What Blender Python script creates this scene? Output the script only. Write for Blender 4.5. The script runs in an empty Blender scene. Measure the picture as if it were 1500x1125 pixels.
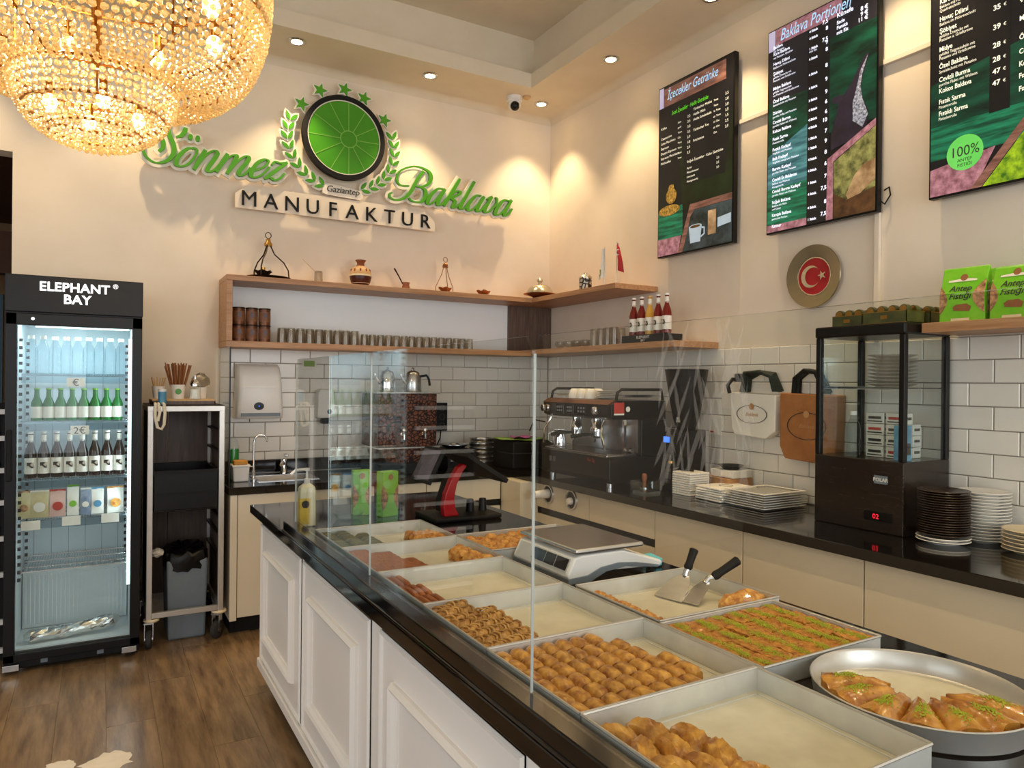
import bpy, bmesh, math, random
from mathutils import Matrix, Vector
random.seed(7)
S = bpy.context.scene
C = S.collection
PI = math.pi

# ------------------------------------------------------------------ camera, world, light, exposure
yaw, pit, rol = math.radians(29.89184), math.radians(-0.06476), math.radians(0.56126)
fw = Vector((math.sin(yaw)*math.cos(pit), math.cos(yaw)*math.cos(pit), math.sin(pit)))
rt = Vector((math.cos(yaw), -math.sin(yaw), 0)); up = rt.cross(fw)
rt, up = math.cos(rol)*rt + math.sin(rol)*up, -math.sin(rol)*rt + math.cos(rol)*up
cam = bpy.data.cameras.new('camera'); camo = bpy.data.objects.new('camera', cam); C.objects.link(camo)
cam.sensor_fit = 'HORIZONTAL'; cam.sensor_width = 36; cam.lens = 1053.29*36/1500; cam.clip_start = .05
m3 = Matrix((rt, up, -fw)).transposed(); camo.matrix_world = Matrix.Translation((0, 0, 1.5)) @ m3.to_4x4()
S.camera = camo
S.view_settings.view_transform = 'Standard'; S.view_settings.look = 'None'; S.view_settings.gamma = 1
S.view_settings.use_curve_mapping = False
S.view_settings.exposure = 0.12
S.cycles.transparent_max_bounces = 32
W = bpy.data.worlds.new('world'); S.world = W; W.use_nodes = True
W.node_tree.nodes['Background'].inputs[0].default_value = (.75, .85, 1, 1)
W.node_tree.nodes['Background'].inputs[1].default_value = .35
def area(name, loc, rot, sx, sy, power, col):
    l = bpy.data.lights.new(name, 'AREA'); l.shape = 'RECTANGLE'; l.size = sx; l.size_y = sy; l.energy = power; l.color = col
    o = bpy.data.objects.new(name, l); C.objects.link(o); o.location = loc; o.rotation_euler = rot; return o
DAY = (.93, .96, 1)
area('window_daylight', (-1.75, -2.62, 1.75), (math.radians(90), 0, 0), 3.2, 2.5, 48, DAY)
area('window_daylight', (1.9, -2.62, 1.75), (math.radians(90), 0, 0), 2.4, 2.5, 80, DAY)
area('window_daylight', (-4.17, .3, 1.75), (0, math.radians(-90), 0), 2.5, 3.4, 72, DAY)
WARM = (1, .735, .42)

# ------------------------------------------------------------------ helpers
def lin(h):
    h = h.lstrip('#'); r = []
    for i in (0, 2, 4):
        c = int(h[i:i+2], 16)/255; r.append(c/12.92 if c <= .04045 else ((c+.055)/1.055)**2.4)
    return (*r, 1)
MATS = {}
def nd(nt, t, **k):
    n = nt.nodes.new(t)
    for a, b in k.items(): setattr(n, a, b)
    return n
def M(name, col, rough=.5, metal=0, noise=None, bump=None, emit=0, coat=0, ecol=None, stretch=None, col2=None, trans=0, rnd=0, spec=.5, ramp=(.35, .65)):
    m = bpy.data.materials.new(name); m.use_nodes = True; nt = m.node_tree; b = nt.nodes['Principled BSDF']
    b.inputs['Base Color'].default_value = lin(col); b.inputs['Roughness'].default_value = rough
    b.inputs['Metallic'].default_value = metal; b.inputs['Coat Weight'].default_value = coat
    b.inputs['Transmission Weight'].default_value = trans; b.inputs['Specular IOR Level'].default_value = spec
    if emit:
        b.inputs['Emission Strength'].default_value = emit; b.inputs['Emission Color'].default_value = lin(ecol or col)
    if noise or bump:
        tc = nd(nt, 'ShaderNodeTexCoord'); src = tc.outputs['Object']
        if rnd:
            oi = nd(nt, 'ShaderNodeObjectInfo'); mu = nd(nt, 'ShaderNodeMath', operation='MULTIPLY'); mu.inputs[1].default_value = 57.0
            nt.links.new(oi.outputs['Random'], mu.inputs[0])
            ad = nd(nt, 'ShaderNodeVectorMath', operation='ADD'); nt.links.new(src, ad.inputs[0]); nt.links.new(mu.outputs[0], ad.inputs[1]); src = ad.outputs[0]
        if stretch:
            mp = nd(nt, 'ShaderNodeMapping'); mp.inputs['Scale'].default_value = stretch; nt.links.new(src, mp.inputs[0]); src = mp.outputs[0]
    if noise:
        nz = nd(nt, 'ShaderNodeTexNoise'); nz.inputs['Scale'].default_value = noise; nz.inputs['Detail'].default_value = 6; nz.inputs['Roughness'].default_value = .6
        nt.links.new(src, nz.inputs['Vector']); rp = nd(nt, 'ShaderNodeValToRGB')
        rp.color_ramp.elements[0].position = ramp[0]; rp.color_ramp.elements[1].position = ramp[1]
        rp.color_ramp.elements[0].color = lin(col); rp.color_ramp.elements[1].color = lin(col2 or col)
        nt.links.new(nz.outputs['Fac'], rp.inputs[0]); out = rp.outputs[0]
        if rnd:
            hs = nd(nt, 'ShaderNodeHueSaturation'); mr = nd(nt, 'ShaderNodeMapRange'); mr.inputs[3].default_value = 1-rnd; mr.inputs[4].default_value = 1+rnd
            nt.links.new(oi.outputs['Random'], mr.inputs[0]); nt.links.new(mr.outputs[0], hs.inputs['Value']); nt.links.new(out, hs.inputs['Color']); out = hs.outputs[0]
        nt.links.new(out, b.inputs['Base Color'])
        if emit: nt.links.new(out, b.inputs['Emission Color'])
    if bump:
        n2 = nd(nt, 'ShaderNodeTexNoise'); n2.inputs['Scale'].default_value = bump[0]; n2.inputs['Detail'].default_value = 4
        nt.links.new(src, n2.inputs['Vector']); bp = nd(nt, 'ShaderNodeBump'); bp.inputs['Strength'].default_value = bump[1]; bp.inputs['Distance'].default_value = .004
        nt.links.new(n2.outputs['Fac'], bp.inputs['Height']); nt.links.new(bp.outputs[0], b.inputs['Normal'])
    MATS[name] = m; return m
def GLASS(name, tint='#ffffff', ior=1.45, rough=0.0):
    m = bpy.data.materials.new(name); m.use_nodes = True; nt = m.node_tree; nt.nodes.clear()
    o = nd(nt, 'ShaderNodeOutputMaterial'); mx = nd(nt, 'ShaderNodeMixShader'); t = nd(nt, 'ShaderNodeBsdfTransparent'); g = nd(nt, 'ShaderNodeBsdfGlossy'); f = nd(nt, 'ShaderNodeFresnel')
    t.inputs[0].default_value = lin(tint); g.inputs['Roughness'].default_value = rough; gm = nd(nt, 'ShaderNodeNewGeometry'); mr = nd(nt, 'ShaderNodeMapRange'); mr.inputs[3].default_value = ior; mr.inputs[4].default_value = 1/ior; nt.links.new(gm.outputs['Backfacing'], mr.inputs[0]); nt.links.new(mr.outputs[0], f.inputs[0])
    nt.links.new(f.outputs[0], mx.inputs[0]); nt.links.new(t.outputs[0], mx.inputs[1]); nt.links.new(g.outputs[0], mx.inputs[2]); nt.links.new(mx.outputs[0], o.inputs[0])
    MATS[name] = m; return m
def PATTERN(name, c1, c2, scale, rough=.35, metal=.5):
    m = M(name, c1, rough, metal); nt = m.node_tree; b = nt.nodes['Principled BSDF']
    tc = nd(nt, 'ShaderNodeTexCoord'); v = nd(nt, 'ShaderNodeTexVoronoi'); v.feature = 'DISTANCE_TO_EDGE'; v.inputs['Scale'].default_value = scale
    nt.links.new(tc.outputs['Object'], v.inputs['Vector']); rp = nd(nt, 'ShaderNodeValToRGB')
    rp.color_ramp.elements[0].position = .08; rp.color_ramp.elements[0].color = lin(c2); rp.color_ramp.elements[1].position = .16; rp.color_ramp.elements[1].color = lin(c1)
    nt.links.new(v.outputs['Distance'], rp.inputs[0]); nt.links.new(rp.outputs[0], b.inputs['Base Color']); return m
def BEAD(name):
    m = bpy.data.materials.new(name); m.use_nodes = True; nt = m.node_tree; nt.nodes.clear()
    o = nd(nt, 'ShaderNodeOutputMaterial'); a = nd(nt, 'ShaderNodeMixShader'); b2 = nd(nt, 'ShaderNodeMixShader')
    tl = nd(nt, 'ShaderNodeBsdfTranslucent'); g = nd(nt, 'ShaderNodeBsdfGlossy'); t = nd(nt, 'ShaderNodeBsdfTransparent')
    tl.inputs[0].default_value = lin('#efdfb8'); g.inputs['Roughness'].default_value = .12; g.inputs[0].default_value = lin('#fff3dd'); t.inputs[0].default_value = lin('#fff0d4')
    a.inputs[0].default_value = .5; b2.inputs[0].default_value = .22
    nt.links.new(tl.outputs[0], a.inputs[1]); nt.links.new(g.outputs[0], a.inputs[2]); nt.links.new(a.outputs[0], b2.inputs[1]); nt.links.new(t.outputs[0], b2.inputs[2]); nt.links.new(b2.outputs[0], o.inputs[0])
    MATS[name] = m; return m

def FROST(name, fac):
    m = bpy.data.materials.new(name); m.use_nodes = True; nt = m.node_tree; nt.nodes.clear()
    o = nd(nt, 'ShaderNodeOutputMaterial'); mx = nd(nt, 'ShaderNodeMixShader'); t = nd(nt, 'ShaderNodeBsdfTransparent'); g = nd(nt, 'ShaderNodeBsdfDiffuse'); g.inputs[0].default_value = lin('#efe8dc')
    mx.inputs[0].default_value = fac; nt.links.new(t.outputs[0], mx.inputs[1]); nt.links.new(g.outputs[0], mx.inputs[2]); nt.links.new(mx.outputs[0], o.inputs[0]); MATS[name] = m
FROST('etched', .11)

class MB:
    def __init__(s): s.v = []; s.f = []; s.m = []; s.mi = 0
    def add(s, vs, fs):
        k = len(s.v); s.v += [tuple(q) for q in vs]; s.f += [tuple(i+k for i in f) for f in fs]; s.m += [s.mi]*len(fs); return s
    def box(s, x0, x1, y0, y1, z0, z1):
        return s.add([(x, y, z) for z in (z0, z1) for y in (y0, y1) for x in (x0, x1)], [(0, 2, 3, 1), (4, 5, 7, 6), (0, 1, 5, 4), (1, 3, 7, 5), (3, 2, 6, 7), (2, 0, 4, 6)])
    def cbox(s, c, d): return s.box(c[0]-d[0]/2, c[0]+d[0]/2, c[1]-d[1]/2, c[1]+d[1]/2, c[2]-d[2]/2, c[2]+d[2]/2)
    def lathe(s, prof, seg=20, c=(0, 0, 0), axis='z'):
        vs = []; n = len(prof)
        for r, h in prof:
            for i in range(seg):
                a = 2*PI*i/seg; x, y = r*math.cos(a), r*math.sin(a)
                p = (x, y, h) if axis == 'z' else ((h, x, y) if axis == 'x' else (x, h, y))
                vs.append((p[0]+c[0], p[1]+c[1], p[2]+c[2]))
        fs = [(j*seg+i, j*seg+(i+1) % seg, (j+1)*seg+(i+1) % seg, (j+1)*seg+i) for j in range(n-1) for i in range(seg)]
        if prof[0] == prof[-1]: pass
        elif prof[0][0] > 1e-6: fs.append(tuple(range(seg))[::-1])
        if prof[0] != prof[-1] and prof[-1][0] > 1e-6: fs.append(tuple((n-1)*seg+i for i in range(seg)))
        if axis == 'y': fs = [f[::-1] for f in fs]
        return s.add(vs, fs)
    def tube(s, pts, r, seg=8, rs=None):
        pts = [Vector(p) for p in pts]; n = len(pts); vs = []; prev = None
        for j, p in enumerate(pts):
            t = (pts[min(j+1, n-1)]-pts[max(j-1, 0)]).normalized()
            a = Vector((0, 0, 1)) if abs(t.z) < .95 else Vector((1, 0, 0))
            if prev is not None: a = prev
            x = t.cross(a)
            x = x.normalized() if x.length > 1e-6 else t.orthogonal().normalized()
            y = x.cross(t).normalized(); prev = y
            rr = rs[j] if rs else r
            for i in range(seg):
                q = 2*PI*i/seg; vs.append(p+rr*(math.cos(q)*x+math.sin(q)*y))
        fs = [(j*seg+i, j*seg+(i+1) % seg, (j+1)*seg+(i+1) % seg, (j+1)*seg+i) for j in range(n-1) for i in range(seg)]
        fs += [tuple(range(seg))[::-1], tuple((n-1)*seg+i for i in range(seg))]
        return s.add(vs, fs)
    def prism(s, poly, a0, a1, axis='y'):
        n = len(poly)
        def pt(p, a): return {'y': (p[0], a, p[1]), 'x': (a, p[0], p[1]), 'z': (p[0], p[1], a)}[axis]
        vs = [pt(p, a0) for p in poly]+[pt(p, a1) for p in poly]
        return s.add(vs, [tuple(range(n)), tuple(range(2*n-1, n-1, -1))]+[(i, i+n, (i+1) % n+n, (i+1) % n) for i in range(n)])
    def sphere(s, c, r, seg=12, rings=8, sc=(1, 1, 1)):
        pr = [(r*math.sin(PI*i/rings), -r*math.cos(PI*i/rings)) for i in range(rings+1)]
        k = len(s.v); s.lathe(pr, seg); s.v[k:] = [(c[0]+x*sc[0], c[1]+y*sc[1], c[2]+z*sc[2]) for x, y, z in s.v[k:]]; return s
    def xf(s, mat, k=0): s.v[k:] = [tuple(mat @ Vector(p)) for p in s.v[k:]]; return s
    def jit(s, a, k=0):
        s.v[k:] = [(x+random.uniform(-a, a), y+random.uniform(-a, a), z+random.uniform(-a, a)) for x, y, z in s.v[k:]]; return s

def wloc(o):
    v = Vector((0, 0, 0))
    while o: v += o.location; o = o.parent
    return v
def mk(name, mb, mat, parent=None, smooth=False, bevel=0, world=True, kind=None, label=None):
    me = bpy.data.meshes.new(name)
    v = mb.v
    if parent and world:
        w = wloc(parent); v = [(p[0]-w.x, p[1]-w.y, p[2]-w.z) for p in v]
    me.from_pydata(v, [], mb.f)
    mats = mat if isinstance(mat, (list, tuple)) else [mat]
    for q in mats: me.materials.append(MATS[q])
    if any(mb.m): me.polygons.foreach_set('material_index', mb.m)
    bm = bmesh.new(); bm.from_mesh(me); bmesh.ops.recalc_face_normals(bm, faces=bm.faces); bm.to_mesh(me); bm.free()
    if smooth:
        me.polygons.foreach_set('use_smooth', [True]*len(me.polygons)); me.set_sharp_from_angle(angle=math.radians(42))
    o = bpy.data.objects.new(name, me); C.objects.link(o)
    if parent: o.parent = parent
    if bevel:
        b = o.modifiers.new('bevel', 'BEVEL'); b.width = bevel; b.segments = 2; b.limit_method = 'ANGLE'
    if kind: o['kind'] = kind
    if label: o['label'] = label
    return o
def tag(o, label, cat, group=None):
    o['label'] = label; o['category'] = cat
    if group: o['group'] = group
    return o
def thing(name, label, cat, loc=(0, 0, 0), rz=0, group=None):
    o = bpy.data.objects.new(name, None); C.objects.link(o); o.location = loc; o.rotation_euler = (0, 0, rz); o.empty_display_size = .05
    return tag(o, label, cat, group)
def dup(o, loc=None, rz=None, label=None, group=None, parent=None, scale=None):
    c = o.copy(); C.objects.link(c)
    if parent: c.parent = parent
    if loc is not None: c.location = loc
    if rz is not None: c.rotation_euler = (o.rotation_euler[0], o.rotation_euler[1], rz)
    if scale: c.scale = scale
    if label: c['label'] = label
    if group: c['group'] = group
    for ch in list(o.children): dup(ch, parent=c)
    return c
def struct(name, mb, mat, **k):
    o = mk(name, mb, mat, **k); o['kind'] = 'structure'; return o
# text as meshes: returns (verts, faces) in the xy plane
def text(s, size=1, depth=0, align='LEFT', sx=1, bold=0, sp=1, shear=0):
    cu = bpy.data.curves.new('text', 'FONT'); cu.body = s; cu.size = size; cu.extrude = depth; cu.align_x = align; cu.resolution_u = 3; cu.space_character = sp; cu.shear = shear; cu.offset = bold
    o = bpy.data.objects.new('text', cu); me = o.to_mesh(); vs = [(v.co.x*sx, v.co.y, v.co.z) for v in me.vertices]; fs = [tuple(p.vertices) for p in me.polygons]
    o.to_mesh_clear(); bpy.data.objects.remove(o); bpy.data.curves.remove(cu); return vs, fs
def put(mb, t, o, plane):
    f = {'back': lambda p: (o[0]+p[0], o[1]-p[2], o[2]+p[1]), 'right': lambda p: (o[0]-p[2], o[1]-p[0], o[2]+p[1]), 'top': lambda p: (o[0]+p[0], o[1]+p[1], o[2]+p[2])}[plane]
    return mb.add([f(p) for p in t[0]], t[1])
ORD = 'first second third fourth fifth sixth seventh eighth ninth tenth eleventh twelfth thirteenth fourteenth fifteenth sixteenth seventeenth eighteenth nineteenth twentieth'.split()
def catmull(P, n=8):
    P = [Vector(p) for p in P]; out = []
    for i in range(len(P)-1):
        p0, p1, p2, p3 = P[max(i-1, 0)], P[i], P[i+1], P[min(i+2, len(P)-1)]
        for k in range(n):
            t = k/n; out.append(.5*((2*p1)+(p2-p0)*t+(2*p0-5*p1+4*p2-p3)*t*t+(3*p1-p0-3*p2+p3)*t**3))
    out.append(P[-1]); return out

# ------------------------------------------------------------------ materials
M('wall_paint', '#e6d9c5', .75, noise=3, col2='#ebdfce', bump=(180, .05))
M('ceiling_paint', '#dccfb6', .8, noise=3, col2='#e2d6bf')
M('grout', '#8f857c', .9, noise=30, col2='#9a9087')
M('tile_white', '#e8e2d7', .22, noise=2, col2='#eee9df', rnd=.04, bump=(14, .12))
M('floor_wood', '#553f2b', .3, noise=4, col2='#9f8360', stretch=(7, .9, 1), rnd=.12, bump=(30, .12), ramp=(.25, .78))
M('floor_base', '#3a2d22', .8, noise=4, col2='#443528')
M('oak', '#a97850', .45, noise=4, col2='#c3946a', stretch=(1, 14, 14), bump=(40, .06))
M('oak_y', '#a97850', .45, noise=4, col2='#c3946a', stretch=(14, 1, 14), bump=(40, .06))
M('dark_wood', '#55443a', .5, noise=5, col2='#6d584b', stretch=(12, 12, 1))
M('black_stone', '#0b0908', .08, noise=60, col2='#110e0c', spec=.6)
M('black', '#080707', .35, noise=8, col2='#0c0b0b', spec=.3)
M('black_matte', '#0b0a09', .6, noise=20, col2='#110f0e', spec=.3)
M('rubber', '#2b2a2a', .8, noise=30, col2='#343333')
M('cream', '#dfd2b8', .4, noise=2, col2='#e4d8c0')
M('panel_white', '#efeae1', .38, noise=2, col2='#f2ede5')
M('steel', '#c4c4c4', .25, 1, noise=12, col2='#d2d2d2', stretch=(1, 1, 8))
M('chrome', '#e6e6e6', .08, 1)
M('alu', '#c9c6c0', .36, .7, noise=25, col2='#d0ccc4', bump=(60, .08))
M('alu_worn', '#cfcfca', .4, .45, noise=9, col2='#e2e1da', bump=(40, .1))
M('alu_floor', '#c3bca4', .48, .15, noise=7, col2='#d9d3bd', rnd=.05)
M('white_plastic', '#eae8e3', .35, noise=4, col2='#efede9')
M('grey_plastic', '#6d7880', .45, noise=6, col2='#77828a')
M('china', '#efe9de', .2, noise=3, col2='#f4efe6')
M('china_cream', '#e3cfa8', .25, noise=3, col2='#e9d8b6')
M('brown_plate', '#2a1d16', .25, noise=5, col2='#33241b')
M('brass', '#b98b45', .28, 1, noise=10, col2='#cba057')
M('copper', '#8f5a38', .3, .9, noise=10, col2='#a56c46')
M('old_iron', '#33261d', .4, .8, noise=12, col2='#45342a')
M('silver_old', '#c9c0a8', .25, 1, noise=15, col2='#ded6c2')
M('bronze_plate', '#a29578', .3, .85, noise=6, col2='#aa9c7d')
M('red', '#9c0f19', .4, noise=5, col2='#bd1825')
M('red_gloss', '#a30f18', .2, noise=5, col2='#b0131d')
M('green_sign', '#4a9a16', .4, noise=2, col2='#54a61e')
M('green_dark', '#3f8f12', .35, noise=3, col2='#489a18')
M('green_line', '#7fb84a', .4, noise=3, col2='#87c053')
M('green_box', '#74b52a', .4, noise=6, col2='#86c43a')
M('green_bag', '#6cbf1e', .35, noise=9, col2='#8ad02f')
M('nut', '#6b3f25', .5, noise=60, col2='#d0a070', bump=(60, .5))
M('sign_white', '#efe6d6', .5, noise=4, col2='#f3ebdd')
M('paper', '#ece6da', .7, noise=8, col2='#f1ece2', bump=(25, .15))
M('kraft', '#9c6233', .7, noise=10, col2='#ad7240', bump=(25, .2))
M('card', '#b98652', .7, noise=8, col2='#c4925f')
M('wood_pale', '#c9a06a', .6, noise=10, col2='#d6b07b', stretch=(6, 6, 1))
M('straw_brown', '#8a5530', .6, noise=14, col2='#9c6338')
M('cloth', '#d8cdb2', .8, noise=20, col2='#e2d8c0')
M('pastry', '#8f5314', .3, noise=42, col2='#d8a040', rnd=.1, bump=(70, .5), coat=.35)
M('pastry_pale', '#8f5c20', .4, noise=45, col2='#d3a35a', rnd=.1, bump=(80, .45), coat=.2)
M('pastry_orange', '#a55f1c', .38, noise=60, col2='#dca550', rnd=.1, bump=(120, .7), coat=.2)
M('pastry_brown', '#8a4a22', .45, noise=20, col2='#b06c38', rnd=.08, bump=(90, .3))
M('pastry_green', '#4c4a1c', .45, noise=24, col2='#6d682f', rnd=.1, bump=(90, .5))
M('kadayif', '#985612', .45, noise=55, col2='#cb8c30', bump=(160, .9), coat=.2)
M('pistachio', '#97a51a', .7, noise=80, col2='#bcc638', bump=(200, .5))
M('pastry_glaze', '#985714', .22, noise=30, col2='#d0963a', rnd=.06, bump=(45, .5), coat=.6)
M('foil', '#c9c9c6', .22, 1, noise=20, col2='#e2e2de', bump=(40, .8))
M('crown_white', '#f2f6f7', .4, noise=3, col2='#f5f8f9')
M('fridge_white', '#d3dfe3', .4, noise=3, col2='#dbe6ea')
M('led', '#e6fbff', .4, emit=2.4)
M('glow_white', '#ffffff', .4, emit=1.1)
M('bulb', '#ffe3b0', .4, emit=14)
M('bulb_small', '#ffdca0', .4, emit=30)
M('gold_frame', '#7b4a1a', .3, 1, noise=10, col2='#9a6427')
M('label_white', '#e9e6dc', .6, noise=30, col2='#f0eee6')
M('label_ink', '#2e2b28', .6, noise=20, col2='#3a3632')
M('label_red', '#b23226', .6, noise=20, col2='#c04033')
M('label_yellow', '#d8b83a', .5, noise=14, col2='#e7cd62')
M('pink_bag', '#d9a89c', .4, noise=10, col2='#e9c9be')
M('cream_bag', '#c8b77f', .4, noise=8, col2='#e0d7b0')
M('blue_bag', '#41608c', .4, noise=8, col2='#b9c6d4')
M('blue', '#3c78a0', .4, noise=6, col2='#6fb0cf')
M('cyan', '#58bfd2', .5, noise=6, col2='#66c9da')
M('liquid_red', '#6b140c', .15, noise=4, col2='#7a1b10')
M('liquid_dark', '#1a0d0b', .12, noise=4, col2='#240f0c')
M('liquid_yellow', '#c9963a', .15, noise=4, col2='#d3a54a')
M('liquid_green', '#146b2c', .12, noise=4, col2='#1a7a34')
M('liquid_soap', '#e4e0c0', .3, noise=4, col2='#e4e0b4')
M('soap_green', '#2f8c3a', .25, noise=4, col2='#39993f')
M('sponge', '#c48a3a', .9, noise=40, col2='#d29a4a')
M('sugar', '#efe9da', .8, noise=60, col2='#f7f3e8')
M('terracotta', '#8a4a2a', .5, noise=8, col2='#a1603a')
M('terracotta_tan', '#c49a68', .5, noise=12, col2='#d4ad7c')
M('maroon', '#3d140d', .35, noise=8, col2='#4a1a11')
M('tin_paper', '#6e4429', .5, noise=20, col2='#8a5a38')
M('tin_brown', '#5a3520', .35, .4, noise=8, col2='#74462a')
M('olive', '#3a3c1c', .35, noise=14, col2='#565a2c')
M('green_cloth', '#24362a', .7, noise=6, col2='#10130f', stretch=(1, 6, 6))
M('magenta', '#9a4a86', .5, noise=6, col2='#a8559a')
M('lime', '#7aa13a', .5, noise=6, col2='#88b046')
M('carton_white', '#d8d5cc', .5, noise=25, col2='#e4e1d9')
M('floor_patch', '#d9cdbb', .7, noise=12, col2='#e6dccb')
M('beige_far', '#b99a70', .8, noise=3, col2='#c4a67d')
M('brown_far', '#4a2c18', .7, noise=3, col2='#57351e')
M('door_blue', '#5a86a5', .5, noise=3, col2='#6390ae')
M('display_wood', '#1d1510', .22, noise=6, col2='#2b2018', stretch=(1, 2, 14))
M('red_led', '#ff2036', .4, emit=1.3)
M('blue_led', '#3a7dff', .4, emit=1.2)
M('screen_grey', '#2c2a33', .15, noise=5, col2='#57535f', emit=.25)
M('screen_dark', '#07070c', .12, noise=3, col2='#15151d')
PATTERN('copper_pattern', '#7a4730', '#20100b', 38)
PATTERN('mosaic', '#c9bfae', '#20160f', 30, .35, .3)
M('frost', '#cfc8bd', .6, noise=6, col2='#d8d2c8')
# screens give off light: flat print shown on them
M('scr_black', '#0d0d10', .3, noise=4, col2='#15151a', emit=0.37)
M('scr_panel', '#1b1b22', .3, noise=4, col2='#202028', emit=0.37)
M('scr_dim', '#0a0f08', .3, noise=5, col2='#1d2c12', emit=0.31)
M('scr_green', '#061a14', .3, noise=5, col2='#0b4a36', emit=0.37, stretch=(1, 1, 3))
M('scr_green2', '#07392a', .3, noise=9, col2='#1c8560', emit=0.37, stretch=(1, .6, 5))
M('scr_teal', '#1f4f5c', .3, noise=8, col2='#5a9aa4', emit=0.37, stretch=(1, .6, 5))
M('scr_wood', '#5e3d34', .3, noise=8, col2='#94695c', emit=0.37, stretch=(1, 1, 6))
M('scr_pink', '#7a4c58', .3, noise=30, col2='#b58390', emit=0.43)
M('scr_lilac', '#b9b4dc', .3, noise=5, col2='#c8c4e6', emit=0.43)
M('scr_text', '#e8ecff', .3, emit=.95)
M('scr_cream', '#e6e3cf', .3, emit=.8)
M('scr_title', '#9fc6e6', .3, emit=.9)
M('scr_lime', '#5fd02a', .3, emit=.8)
M('scr_badge', '#56bd52', .3, noise=4, col2='#66c95c', emit=0.50)
M('scr_nuts', '#33361a', .3, noise=22, col2='#9a9a5a', emit=0.37)
M('scr_nuts2', '#2f5f10', .3, noise=26, col2='#9cbf22', emit=0.50)
M('scr_tan', '#7a5c3a', .3, noise=9, col2='#cfae84', emit=0.37)
M('scr_brown', '#3a2413', .3, noise=12, col2='#6b4a2a', emit=0.31)
M('scr_ewer', '#1c1620', .3, noise=6, col2='#30283a', emit=0.37)
M('scr_ewer2', '#3a3f52', .3, noise=90, col2='#b9bfd0', emit=0.37)
M('scr_cup', '#9fb4c6', .3, noise=3, col2='#b9cbd9', emit=0.43)
M('scr_grey', '#171c1f', .3, noise=7, col2='#48565c', emit=0.37)
M('scr_gold', '#5c4516', .3, noise=60, col2='#c39a44', emit=0.37)
GLASS('glass_clear', '#fafdfc'); GLASS('glass_pane', '#fafcfb', 1.36); GLASS('price_plastic', '#dbe5ea', 1.4); M('glass_edge', '#b4bab6', .4, noise=5, col2='#c0c5c1'); GLASS('glass_green', '#3f9a4e', 1.5); GLASS('glass_smoke', '#8f8a80', 1.5)
GLASS('glass_water', '#ecf4f8', 1.3); GLASS('glass_tumbler', '#f1eee9', 1.5); GLASS('plastic_bag', '#dcd8d0', 1.5, .25)
BEAD('crystal')
# ------------------------------------------------------------------ the setting
XR, YB, ZC = 3.265, 5.07, 3.70
XL, YF = -4.2, -2.6
o = struct('floor', MB().box(XL, XR, YF, YB+3, -.1, -.006), 'floor_wood')
pm = MB().box(-.0945, .0945, -.624, .624, -.006, 0); plank0 = None
for i in range(18):
    x = -2.62+i*.19+.095; off = (i*.43) % 1.25
    for j in range(6):
        y = -.6+off+j*1.25
        if y > 5.9: continue
        if plank0 is None: plank0 = mk('plank', pm, 'floor_wood', o, world=False); q = plank0
        else: q = plank0.copy(); C.objects.link(q)
        q.location = (x, y, 0)
# back wall with the passage opening at its left end
wb = struct('wall_back', MB().box(-.443, XR+.15, YB, YB+.14, 0, 4.3).box(XL, -.443, YB, YB+.14, 2.816, 4.3).box(XL, -1.9, YB, YB+.14, 0, 2.816), 'wall_paint')
wr = struct('wall_right', MB().box(XR, XR+.15, YF-.15, YB, 0, 4.3), 'wall_paint')
struct('wall_left', MB().box(XL-.15, XL, YF-.15, -1.4, 0, 4.3).box(XL-.15, XL, 2.0, YB+3, 0, 4.3).box(XL-.15, XL, -1.4, 2.0, 0, .5).box(XL-.15, XL, -1.4, 2.0, 3.0, 4.3), 'dark_wood')
w = struct('window_3', MB().box(XL-.12, XL-.06, -1.4, 2.0, .5, .56).box(XL-.12, XL-.06, -1.4, 2.0, 2.94, 3.0).box(XL-.12, XL-.06, -1.4, -1.34, .56, 2.94).box(XL-.12, XL-.06, .27, .33, .56, 2.94).box(XL-.12, XL-.06, 1.94, 2.0, .56, 2.94), 'black')
mk('pane', MB().box(XL-.1, XL-.095, -1.35, 1.95, .55, 2.95), 'glass_clear', w)
mb = MB().box(XL, XR, YF-.15, YF, 0, .5).box(XL, XR, YF-.15, YF, 3.0, 4.3)
for a, b in ((XL, -3.35), (-.15, .7), (3.1, XR)): mb.box(a, b, YF-.15, YF, .5, 3.0)
struct('wall_front', mb, 'wall_paint')
for n, (a, b) in enumerate(((-3.35, -.15), (.7, 3.1))):
    m2 = MB()
    for x in (a+.03, (a+b)/2, b-.03): m2.box(x-.03, x+.03, YF-.12, YF-.06, .5, 3.0)
    m2.box(a, b, YF-.12, YF-.06, .5, .56).box(a, b, YF-.12, YF-.06, 2.94, 3.0)
    w = struct('window_%d' % (n+1), m2, 'black')
    mk('pane', MB().box(a+.05, b-.05, YF-.1, YF-.095, .55, 2.95), 'glass_clear', w)
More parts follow.
